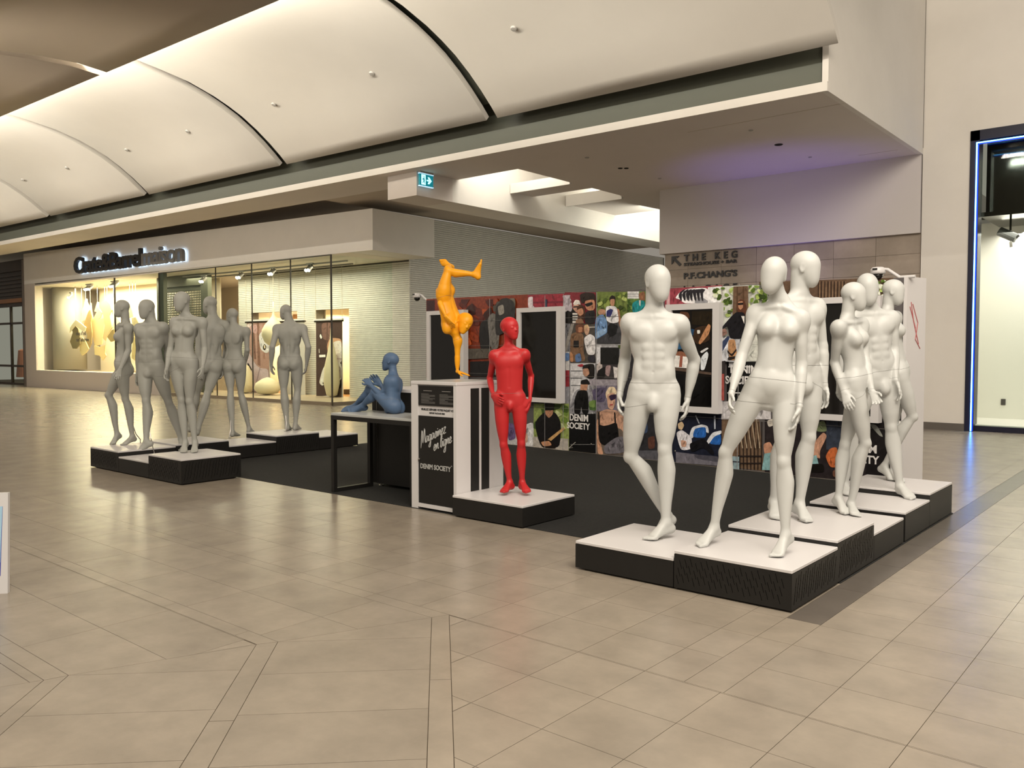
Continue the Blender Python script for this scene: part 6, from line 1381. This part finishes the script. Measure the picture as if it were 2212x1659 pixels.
# exit sign
e = empty('exit_sign', (-12.55, 12.15, 4.85), R(90), label='green running-man exit sign with an arrow hanging from the soffit', category='sign')
MB().box(-.19, .19, -.02, .02, 0, .24).build('housing', mat('exit_green', (0, .12, .14), .4, emit=(0, .16, .20), estr=.9), e)
MB().box(-.20, .20, -.025, .025, .235, .255).box(-.2, .2, -.025, .025, -.015, .0).build('edge_trim', mat('exit_edge', (.6, .8, .9), .4, emit=(.5, .8, 1), estr=.7), e)
MB().box(-.19, .19, -.03, .03, .255, .30).build('mounting_bar', DETECT, e)
WG = mat('exit_white', (.6, .95, .95), .4, emit=(.45, .95, 1.0), estr=1.1)
MB().box(-.15, -.03, -.024, -.019, .02, .225).build('door_symbol', WG, e)
b = MB()
for P in ([(.0, .135), (.06, .135), (.03, .19), (.075, .19), (.145, .12), (.075, .05), (.03, .05), (.06, .105), (.0, .105)],): b.prism([(x, z) for x, z in P], 0, .004, True)
o = b.build('arrow_symbol', WG, e); o.data.transform(Matrix(((1, 0, 0, 0), (0, 0, -1, -.02), (0, 1, 0, 0), (0, 0, 0, 1))))
b = MB()
for P in ([(-.095, .175), (-.08, .19), (-.065, .175), (-.08, .16)], [(-.11, .15), (-.07, .155), (-.06, .10), (-.09, .10)], [(-.09, .10), (-.07, .10), (-.05, .05), (-.06, .045)], [(-.09, .10), (-.075, .10), (-.11, .05), (-.12, .055)], [(-.11, .145), (-.135, .115), (-.13, .11), (-.1, .135)]):
    b.prism(P, 0, .004, True)
o = b.build('running_figure', mat('exit_green', (0, .12, .14), .4), e); o.data.transform(Matrix(((1, 0, 0, 0), (0, 0, -1, -.0245), (0, 1, 0, 0), (0, 0, 0, 1))))

# ------------------------------------------------------------------ photo wall of the pop-up stand
PW = empty('photo_wall', (-8.524, 10.005, 0), R(-3.83), label='long freestanding wall covered with printed fashion photographs', category='wall panel')
SEG = [-1.95, -.36, .82, 1.18, 1.80, 2.98, 4.02, 4.95, 5.95]
for i, (x0, x1) in enumerate(zip(SEG, SEG[1:])):
    z0, z1 = 2.36 - .0125 * (x0 + 1.95), 2.36 - .0125 * (x1 + 1.95)
    MB().hexa([(x0 + .003, .002, .0), (x1 - .003, .002, 0), (x1 - .003, .06, 0), (x0 + .003, .06, 0)], [(x0 + .003, .002, z0), (x1 - .003, .002, z1), (x1 - .003, .06, z1), (x0 + .003, .06, z0)]).build('panel', mat('panel_core', (.10, .09, .09), .5), PW)
PN = ['print of a rust wall with leaf shadows', 'print of pale tiger sketches on red', 'print of a pale strip', 'print of three friends in sunglasses', 'print of a couple seated on steps', 'print of a young man in a white top in a park', 'print of a man in a teal jacket', 'print with a black square', 'print of a woman in black by white doors', 'black square with white lettering', 'print of a blonde woman in round sunglasses', 'print of a dark street', 'print of a guitar player in black', 'print of a tiger sketch on red', 'print of a woman in black leaning on a tree', 'black square with white lettering and a sandal', 'print of a blue graffiti wall and a seated man', 'print of twigs and railings', 'print of tree bark and leaves', 'print of hands with magazines', 'black square with white lettering by the panel end']
for pl, nm in zip(PRINTS, PN):
    link('photo_print', print_mesh('photo_print', pl), PW, label=nm)
def flat_words(parent, rows, x, y, m, rowname='lettering'):
    for tx, z, size, width in rows:
        me = text_mesh(tx, size, m, .002, size * .028)
        xs = [v.co.x for v in me.vertices]; k = width / (max(xs) - min(xs)); a = min(xs)
        for v in me.vertices: v.co.x = (v.co.x - a) * k
        link(rowname, me, parent, (x, y, z))
PRW = mat('print_white', (.78, .76, .75), .5)
flat_words(PW, [('DENIM', .452, .135, .345)], 1.287, -.004, PRW); flat_words(PW, [('SOCIETY', .335, .125, .43)], 1.235, -.004, PRW)
flat_words(PW, [('DENIM', 1.20, .135, .36)], 3.90, -.006, PRW); flat_words(PW, [('SOCIETY', 1.065, .135, .46)], 3.83, -.006, PRW)
flat_words(PW, [('DENIM', 1.085, .135, .36)], -.60, -.018, PRW); flat_words(PW, [('DENIM', .345, .125, .37)], 5.33, -.006, PRW); flat_words(PW, [('SOCIETY', .225, .125, .44)], 5.29, -.006, PRW)
for x, z in ((1.69, .13), (2.12, .12), (3.1, .15), (3.38, .12)): MB().lathe([(.012, 0), (.012, -.006), (.006, -.009)], (x, 0, z), 10, 'y').build('screw_cap', STEEL, PW)
for z in (.62, 1.1, 1.55, 1.95): MB().box(-1.9, 5.9, -.032, -.0285, z, z + .004).build('steel_wire', mat('wire_dark', (.16, .15, .14), .4), PW)
for x in (-.36, .82, 1.18, 1.80, 2.98, 4.02): MB().box(x - .003, x + .003, -.0315, -.0285, .0, 2.30).build('joint_strip', mat('clear_strip', (.35, .34, .34), .2), PW)
MB().tube([(1.42, -.03, .14), (1.36, -.12, .05)], .006, 6).tube([(1.36, -.12, .05), (1.43, -.1, .07)], .006, 6).build('bracket', STEEL, PW)
# side return of the wall
e = empty('end_panel', (-8.524, 10.005, 0), R(-3.83), label='white end panel with a red sketch at the right end of the photo wall', category='wall panel')
MB().hexa([(5.955, -.01, 0), (5.99, -.01, 0), (6.07, .34, 0), (6.03, .34, 0)], [(5.955, -.01, 2.27), (5.99, -.01, 2.27), (6.07, .34, 2.27), (6.03, .34, 2.27)]).build('panel', LAM, e)
b = MB()
for q in ([(.05, 1.95), (.16, 1.72), (.10, 1.85), (.22, 1.55)], [(.07, 2.0), (.12, 1.8), (.19, 1.62)], [(.1, 1.98), (.2, 1.78), (.16, 1.6), (.25, 1.5)]):
    P = [(5.99 + .2286 * y + .004, -.01 + y, z) for y, z in q]; b.tube(P, .004, 5)
b.build('red_sketch', mat('sketch_red', (.45, .12, .12), .6), e)
# screens in white surrounds
def display(x0, x1, z0, z1, fw, label, img=None, depth=.14):
    e = empty('display_unit', (-8.524, 10.005, 0), R(-3.83), label=label, category='screen', group='white framed displays on the photo wall')
    for nm, a in (('frame_side', (x0, x0 + fw, z0, z1)), ('frame_side', (x1 - fw, x1, z0, z1)), ('frame_rail', (x0 + fw, x1 - fw, z0, z0 + fw * .8)), ('frame_rail', (x0 + fw, x1 - fw, z1 - fw * .8, z1))):
        MB().box(a[0], a[1], -depth, -.032, a[2], a[3]).build(nm, LAM, e)
    MB().box(x0 + fw, x1 - fw, -depth + .03, -.035, z0 + fw * .8, z1 - fw * .8).build('glass', SCREEN if not img else BLACK, e)
    if img:
        pl = [(c, s, [max(x0 + fw + .002, min(x1 - fw - .002, v)) if i % 2 == 0 else max(z0 + fw * .8 + .002, min(z1 - fw * .8 - .002, v)) for i, v in enumerate(q)]) for c, s, q in img]
        link('picture', print_mesh('picture', pl, -depth + .03, -.0008, printed('glossy_print', .12, .08)), e)
display(-1.79, -.86, .70, 2.14, .085, 'white framed black screen behind the yellow handstand mannequin')
display(.33, 1.22, .70, 2.12, .085, 'white framed black screen behind the red child mannequin')
display(3.02, 3.81, .685, 2.075, .095, 'white framed picture of people and bags behind the two nearest white mannequins', SCREEN_PRINT[0])
display(4.99, 5.76, .69, 2.075, .085, 'white framed dark screen behind the rear white mannequins')
# cameras on the wall top
def camera_dome(x, z, flip, label):
    e = empty('security_camera', tuple(Matrix.Translation((-8.524, 10.005, 0)) @ Matrix.Rotation(R(-3.83), 4, 'Z') @ Vector((x, .02, z))), R(-3.83), label=label, category='camera', group='white dome cameras on the photo wall')
    s = -1 if not flip else -1
    MB().tube([(.36, 0, .0), (.20, 0, .0), (.08, -.02, .09), (.0, -.03, .10)], .018, 10).build('bracket', LAM, e)
    MB().lathe([(.055, .12), (.075, .10), (.078, .06), (.07, .045)], (-.02, -.03, 0), 20).build('housing', LAM, e, smooth=True)
    MB().lathe([(.055, .045), (.05, .015), (.03, -.008), (.008, -.014)], (-.02, -.03, 0), 20).build('dome', SCREEN, e, smooth=True)
    MB().box(-.05, .0, -.11, -.1, .085, .105).build('label_plate', BLACK, e)
camera_dome(-2.17, 2.35, 0, 'white dome camera at the left end of the photo wall')
camera_dome(5.70, 2.27, 1, 'white dome camera above the right end of the photo wall')

# ------------------------------------------------------------------ pop-up stand floor and furniture
MB().prism([(-10.12, 5.372), (-1.79, 5.372), (-1.79, 8.35), (-2.62, 9.56), (-10.3, 10.07), (-10.3, 8.36), (-10.12, 8.36)], 0, .004, True).build('carpet', CARPET, None, label='charcoal carpet covering the floor of the pop-up stand', category='carpet')
def platform(x0, x1, y0, y1, h, label, slots=()):
    e = empty('display_platform', ((x0 + x1) / 2, (y0 + y1) / 2, 0), 0, label=label, category='platform', group='low white topped display platforms')
    w, d = (x1 - x0) / 2 - .003, (y1 - y0) / 2 - .003
    MB().box(-w, w, -d, d, .012, h - .022).build('base_box', BLACK, e)
    MB().box(-w, w, -d, d, h - .020, h).bevel(.003, 1).build('top_board', LAM, e)
    MB().box(-w + .05, w - .05, -d + .05, d - .05, 0, .012).build('foot', BLACK_S, e)
    b = MB()
    for side in slots:
        L = 2 * (w if side == 'front' else d); n = int(L / .036)
        for r in range(3):
            for k in range(n):
                u = -L / 2 + .03 + k * .036 + r * .011; z = .04 + r * (h - .1) / 3 + .012 * (k % 3); l = (h - .1) * .36; sl = .3 * l
                if u > L / 2 - .04 or z + l > h - .03: continue
                t = .0022
                if side == 'front': b.hexa([(u, -d - .001, z), (u + t, -d - .001, z), (u + t, -d + .002, z), (u, -d + .002, z)], [(u - sl, -d - .001, z + l), (u - sl + t, -d - .001, z + l), (u - sl + t, -d + .002, z + l), (u - sl, -d + .002, z + l)])
                else: b.hexa([(w - .002, u, z), (w + .001, u, z), (w + .001, u + t, z), (w - .002, u + t, z)], [(w - .002, u + sl, z + l), (w + .001, u + sl, z + l), (w + .001, u + sl + t, z + l), (w - .002, u + sl + t, z + l)])
    if b.V: b.build('slots', BLACK_S, e, kind='stuff')
    return e
platform(-3.298, -2.545, 4.58, 5.33, .194, 'low white topped platform under the nearest male mannequin', ())
platform(-2.545, -1.792, 4.58, 5.33, .244, 'white topped corner platform with slotted black sides under the nearest female mannequin', ('front', 'side'))
platform(-2.545, -1.795, 5.33, 6.07, .284, 'taller slotted platform behind the corner platform of the right row', ('side',))
platform(-2.545, -1.795, 6.07, 6.80, .203, 'low platform sunk between two taller ones in the right row', ())
platform(-2.545, -1.795, 6.84, 7.56, .235, 'fifth platform of the right row under the striding male mannequin', ())
platform(-2.545, -1.795, 7.56, 8.33, .289, 'last and tallest platform of the right row', ())
platform(-9.38, -8.64, 4.63, 5.37, .285, 'front platform at the inner corner of the left row', ('front', 'side'))
platform(-10.13, -9.38, 4.63, 5.37, .194, 'low platform in the front middle of the left row', ())
platform(-10.90, -10.13, 4.63, 5.37, .258, 'perforated platform at the outer corner of the left row', ('front',))
platform(-10.90, -10.13, 5.37, 6.12, .276, 'platform behind the outer corner of the left row under a male seen from behind', ())
platform(-10.90, -10.13, 6.12, 6.86, .194, 'low platform under the female mannequin seen from behind', ())
platform(-10.90, -10.13, 6.86, 7.60, .272, 'perforated platform under the walking male mannequin seen from behind', ('side',))
platform(-10.90, -10.13, 7.60, 8.33, .200, 'empty low platform at the back end of the left row', ())
platform(-5.185, -4.37, 5.325, 6.07, .190, 'platform beside the kiosk under the red child mannequin', ())

# kiosk
KX0, KX1, KY0, KY1 = -5.772, -5.187, 5.385, 6.03
e = empty('kiosk', ((KX0 + KX1) / 2, KY0, 0), 0, label='white and black drop-off kiosk with script lettering under the yellow mannequin', category='kiosk')
kw = (KX1 - KX0) / 2; kd = KY1 - KY0
MB().box(-kw, -kw + .085, 0, kd, .0, 1.165).build('side_panel', LAM, e)
MB().box(kw - .035, kw, 0, kd, .0, 1.165).build('side_panel', LAM, e)
MB().box(-kw + .085, kw - .035, .02, kd, .05, 1.165).build('carcass', LAM, e)
MB().box(-kw + .085, kw - .035, .0, .03, .02, .055).build('bottom_rail', LAM, e)
MB().box(-kw - .003, kw + .003, -.004, kd + .02, 1.166, 1.196).bevel(.003, 1).build('top_board', LAM, e)
MB().box(-kw + .006, kw - .006, .006, kd, 1.196, 1.1975).build('top_inlay', GREYLAM, e)
dr = MB().box(-kw + .088, kw - .038, .008, .022, .06, .875).build('door', BLACK, e)
MB().lathe([(.010, 0), (.010, -.012), (.006, -.016)], (-kw + .102, .008, .468), 12, 'y').build('knob', STEEL, dr)
nt_ = MB().box(-kw + .088, kw - .038, .008, .022, .972, 1.155).build('notice_panel', BLACK, e)
random.seed(11)
b = MB()
for cx in (-.165, .075):
    b.box(cx + .03, cx + .14, .0062, .0081, 1.106, 1.112)
    for k in range(9): b.box(cx, cx + (.18 if k in (1, 2, 4, 7, 8) else random.uniform(.05, .16)), .0064, .0081, 1.078 - k * .0105, 1.081 - k * .0105)
b.build('printed_lines', mat('faded_print', (.2, .19, .18), .6), nt_)
PB = mat('print_black', (.03, .03, .03), .6)
flat_words(e, [('VEUILLEZ D\u00c9POSER VOTRE PAQUET ICI', .927, .026, .42)], -.180, .018, PB); flat_words(e, [('DEPOSIT PACKAGE HERE', .898, .019, .20)], -.07, .018, PB)
flat_words(dr, [('DENIM SOCIETY', .385, .062, .395)], -.178, .006, mat('decal_grey', (.42, .42, .41), .5))
flat_words(dr, [('TM', .432, .012, .012)], .220, .006, MATS['decal_grey'])
# script lettering drawn as brush strokes
S_ = lambda pts, ox, oz, k: [(ox + x * k, .005, oz + (z * 1.3 + .42 * x) * k) for x, z in pts]
b = MB()
def stroke(pts, ox, oz, k, w=.0048):
    P = [Vector(p) for p in S_(pts, ox, oz, k)]; Q = []
    for i in range(len(P) - 1):
        p0, p1, p2, p3 = P[max(i - 1, 0)], P[i], P[i + 1], P[min(i + 2, len(P) - 1)]
        for t in (0, .25, .5, .75): Q.append(.5 * ((2 * p1) + (-p0 + p2) * t + (2 * p0 - 5 * p1 + 4 * p2 - p3) * t * t + (-p0 + 3 * p1 - 3 * p2 + p3) * t ** 3))
    b.tube(Q + [P[-1]], w, 6)
GL = {'M': [[(0, -.25), (.16, 1.1), (.26, .25), (.30, .15), (.52, 1.15), (.60, .2), (.66, .0)], .66], 'a': [[(.36, .42), (.16, .46), (.06, .15), (.16, 0), (.32, .25), (.37, .45), (.36, .1), (.46, .02)], .42], 'g': [[(.36, .42), (.16, .46), (.06, .15), (.16, 0), (.32, .25), (.37, .45), (.30, -.4), (.12, -.48), (.12, -.3), (.46, .08)], .42],
      's': [[(.05, .05), (.26, .5), (.32, .2), (.24, 0), (.1, .02), (.42, .08)], .34], 'i': [[(.02, .05), (.12, .45), (.12, .08), (.24, .05)], .2], 'n': [[(.0, .0), (.08, .45), (.08, .05), (.26, .45), (.32, .38), (.32, .05), (.44, .06)], .4], 'e': [[(.04, .12), (.28, .3), (.22, .48), (.08, .3), (.12, .02), (.26, .02), (.38, .14)], .34], 'z': [[(.04, .42), (.32, .46), (.06, .0), (.36, .02)], .36], 'l': [[(.02, .05), (.26, .8), (.2, .98), (.1, .6), (.12, .04), (.26, .06)], .24]}
for word, ox, oz, k in (('Magasinez', -.168, .60, .091), ('en ligne', -.004, .555, .0905)):
    x = ox
    for ch in word:
        if ch == ' ': x += .22 * k; continue
        pts, adv = GL[ch]; stroke(pts, x, oz + .42 * (x - ox), k)
        if ch == 'i': b.lathe([(.005, 0), (.005, -.003)], (x + .16 * k, .006, oz + .42 * (x - ox) + .86 * k), 8, 'y')
        x += adv * k
b.build('script_lettering', MATS['decal_grey'], dr, smooth=True)
for y0, y1, z0 in ((.188, .300, .192), (.334, .440, .192)): MB().box(kw, kw + .003, y0, y1, z0, 1.135).build('black_stripe', BLACK, e)

# table for the blue child, counter behind it
TX0, TX1, TY0, TY1 = -7.03, -5.79, 5.42, 5.95
e = empty('table', ((TX0 + TX1) / 2, (TY0 + TY1) / 2, 0), 0, label='table with grey top and square black tube frame under the blue mannequin', category='table')
tw, td = (TX1 - TX0) / 2, (TY1 - TY0) / 2
MB().box(-tw, tw, -td, td, .806, .832).bevel(.003, 1).build('table_top', GREYLAM, e)
for s in (-1, 1):
    for q in (-1, 1): x = s * (tw - .022); y = q * (td - .022); MB().box(x - .022, x + .022, y - .022, y + .022, .0, .806).build('leg', BLACK, e)
    x = s * (tw - .022); MB().box(x - .022, x + .022, -td + .044, td - .044, 0, .044).build('foot_rail', BLACK, e)
for q in (-1, 1): y = q * (td - .022); MB().box(-tw + .044, tw - .044, y - .022, y + .022, .764, .806).build('top_rail', BLACK, e)
e = empty('counter', (-6.41, 6.3, 0), 0, label='tall black counter with a pale top behind the blue mannequin', category='counter')
MB().box(-.62, .6, -.32, .3, .04, 1.035).build('body', BLACK, e)
MB().box(-.63, .62, -.33, .31, 1.036, 1.072).bevel(.003, 1).build('top_board', LAM, e)
MB().box(-.545, -.541, -.324, -.32, .05, 1.03).build('panel_joint', STEEL, e)
for x in (-.55, .55): MB().lathe([(.025, 0), (.025, .01), (.012, .012), (.012, .04)], (x, -.26, 0), 12).build('foot', STEEL, e)
MB().lathe([(.025, 0), (.025, .01), (.012, .012), (.012, .04)], (.0, -.26, 0), 12).build('foot', STEEL, e)

# board at the left edge of the view
e = empty('sandwich_board', (-5.65, 1.85, 0), R(50), label='white framed poster board at the left edge of the floor', category='board')
MB().hexa([(-.36, -.01, 0), (.045, -.01, 0), (.045, .02, 0), (-.36, .02, 0)], [(-.36, .10, .60), (.018, .10, .60), (.018, .13, .60), (-.36, .13, .60)]).build('board', LAM, e)
MB().hexa([(-.36, .008, .105), (.0, .008, .105), (.0, .016, .105), (-.36, .016, .105)], [(-.36, .084, .52), (-.008, .084, .52), (-.008, .092, .52), (-.36, .092, .52)]).build('poster', mat('poster_blue', (.05, .07, .35), .4), e)
MB().hexa([(-.36, .020, .185), (-.005, .020, .185), (-.005, .03, .185), (-.36, .03, .185)], [(-.36, .0825, .52), (-.009, .0825, .52), (-.009, .09, .52), (-.36, .09, .52)]).build('poster_field', mat('poster_sky', (.35, .55, .7), .4), e)

# ------------------------------------------------------------------ mannequins
def seam_ring(me, co, no, rad, parent, w=.0009):
    bm = bmesh.new(); bm.from_mesh(me); co, no = Vector(co), Vector(no).normalized()
    far = [v for v in bm.verts if (v.co - co).length > rad]; bmesh.ops.delete(bm, geom=far, context='VERTS')
    r_ = bmesh.ops.bisect_plane(bm, geom=bm.verts[:] + bm.edges[:] + bm.faces[:], plane_co=co, plane_no=no)
    bm.normal_update(); b = MB()
    for ed in r_['geom_cut']:
        if isinstance(ed, bmesh.types.BMEdge):
            p, q = ed.verts; n1, n2 = p.normal * .0007, q.normal * .0007; k = len(b.V)
            b.V += [tuple(p.co + n1 - no * w), tuple(q.co + n2 - no * w), tuple(q.co + n2 + no * w), tuple(p.co + n1 + no * w)]; b.F.append((k, k + 1, k + 2, k + 3))
    bm.free()
    if b.V: b.build('seam_line', SEAM, parent)
MAN = [('M1', 'white_mannequin', 'nearest white male mannequin stepping forward at the front of the right row', MAN_W, .0052), ('M2', 'white_mannequin', 'white female mannequin with one leg stretched to the side, in front of the right row', MAN_W, .0052),
       ('M3', 'white_mannequin', 'white male mannequin turning his head away behind the wide-stepping female', MAN_W, .0056), ('M4', 'white_mannequin', 'white female mannequin with crossed legs and head turned aside, fourth in the right row', MAN_W, .0060),
       ('M5', 'white_mannequin', 'white male mannequin striding outwards behind the crossed-leg female', MAN_W, .0062), ('M6', 'white_mannequin', 'rearmost white female mannequin with a raised bent knee under the dome camera', MAN_W, .0064),
       ('N1', 'grey_mannequin', 'grey female mannequin in profile at the outer corner of the left row', MAN_G, .0072), ('N2', 'grey_mannequin', 'grey male mannequin looking down with legs wide apart in the left row', MAN_G, .0070),
       ('N3', 'grey_mannequin', 'grey female mannequin facing the viewer on the front corner platform', MAN_G, .0068), ('N4', 'grey_mannequin', 'grey male mannequin seen from behind close to the facing female', MAN_G, .0075),
       ('N5', 'grey_mannequin', 'slim grey female mannequin seen from behind on the low platform', MAN_G, .0076), ('N6', 'grey_mannequin', 'grey male mannequin walking away in front of the shop banners', MAN_G, .0076),
       ('red', 'red_child_mannequin', 'red child mannequin standing beside the kiosk', RED, .0050), ('blue', 'blue_child_mannequin', 'blue child mannequin sitting on the table', BLUE, .0052), ('yellow', 'yellow_child_mannequin', 'yellow child mannequin in a one-armed handstand on the kiosk', YELLOW, .0052)]
ROD = {'M1': 'L', 'M2': 'L', 'M3': 'L', 'M4': 'L', 'M5': None, 'M6': 'R', 'N1': 'L', 'N2': 'R', 'N3': None, 'N4': 'L', 'N5': 'L', 'N6': 'L', 'red': 'R'}
for key, nm, lb, m_, h in MAN:
    J = JOINTS[key]
    P_, Q_ = sculpt(J, h)
    base = (vec(J['ballL']) + vec(J['ballR'])) / 2 if key not in ('blue', 'yellow') else vec(J['hip'])
    base = vec(base[0], base[1], J['z'])
    me = bpy.data.meshes.new(nm); me.from_pydata((P_ - base).tolist(), [], Q_.tolist()); me.shade_smooth(); me.materials.append(m_)
    o = link(nm, me, None, tuple(base), label=lb, category='mannequin', **({'group': 'adult mannequins of the right row' if key[0] == 'M' else 'adult mannequins of the left row'} if key[0] in 'MN' else {}))
    g = {k: vec(v) - base for k, v in J.items() if isinstance(v, (list, tuple)) and k not in ('Lc', 'Lp', 'Fh')}
    up = unit(g['neck'] - g['hip'])
    seam_ring(me, g['hip'] + up * .085 * (J['H'] / 1.86), up, .24 * J['H'] / 1.86, o)
    for s in 'RL':
        ax = unit(g['elb' + s] - g['wri' + s]); seam_ring(me, g['wri' + s] + ax * .015, ax, .055, o, .0007)
        if J['kind'] != 'kid': continue
        sh = unit(g['sho' + s] - g['neck']); seam_ring(me, g['sho' + s] - sh * .012 + up * .0, unit(sh - up * .25), .085 * J['H'] / 1.86, o, .0007)
    if J['kind'] != 'kid':
        for s in ('R' if key in ('M1', 'M2', 'M4', 'M5', 'N3') else 'L'):
            ax = unit(g['hp' + s] - g['kne' + s]); seam_ring(me, g['hp' + s] - ax * .065, unit(ax + unit(g['hp' + s] - g['hip']) * .35), .13, o, .0008)
    s = ROD.get(key)
    if s:
        A_, B_ = g['ank' + s], g['ball' + s]; f_ = unit(vec(B_[0] - A_[0], B_[1] - A_[1], 0)) if np.linalg.norm((B_ - A_)[:2]) > .02 else vec(0, -1, 0)
        if key[0] == 'N' and key != 'N1':
            bk = g['kne' + s] * .28 + A_ * .72 - f_ * .035; pts = [tuple(bk), tuple(A_ - f_ * .055 + vec(0, 0, .03)), (A_[0] - f_[0] * .075, A_[1] - f_[1] * .075, .07), (A_[0] - f_[0] * .09, A_[1] - f_[1] * .09, .006)]
        elif key == 'N1':
            bk = g['kne' + s] * .35 + A_ * .65 - f_ * .035; pts = [tuple(bk), tuple(A_ - f_ * .06 + vec(0, 0, .02)), (A_[0] - f_[0] * .13, A_[1] - f_[1] * .13, .05), (A_[0] - f_[0] * .13, A_[1] - f_[1] * .13, .006)]
        else:
            c_ = A_ * .55 + B_ * .45; lat_ = vec(f_[1], -f_[0], 0) * .012; pts = [(c_[0], c_[1], max(c_[2] - .01, .03)), (c_[0] + lat_[0], c_[1] + lat_[1], .03), (c_[0] + lat_[0], c_[1] + lat_[1], .004)]
        rod = MB().tube(pts, .0065, 8).build('support_rod', STEEL, o)
        MB().lathe([(.026, .0), (.026, .004), (.012, .007)], (pts[-1][0], pts[-1][1], 0), 14).build('rod_plate', STEEL, rod)
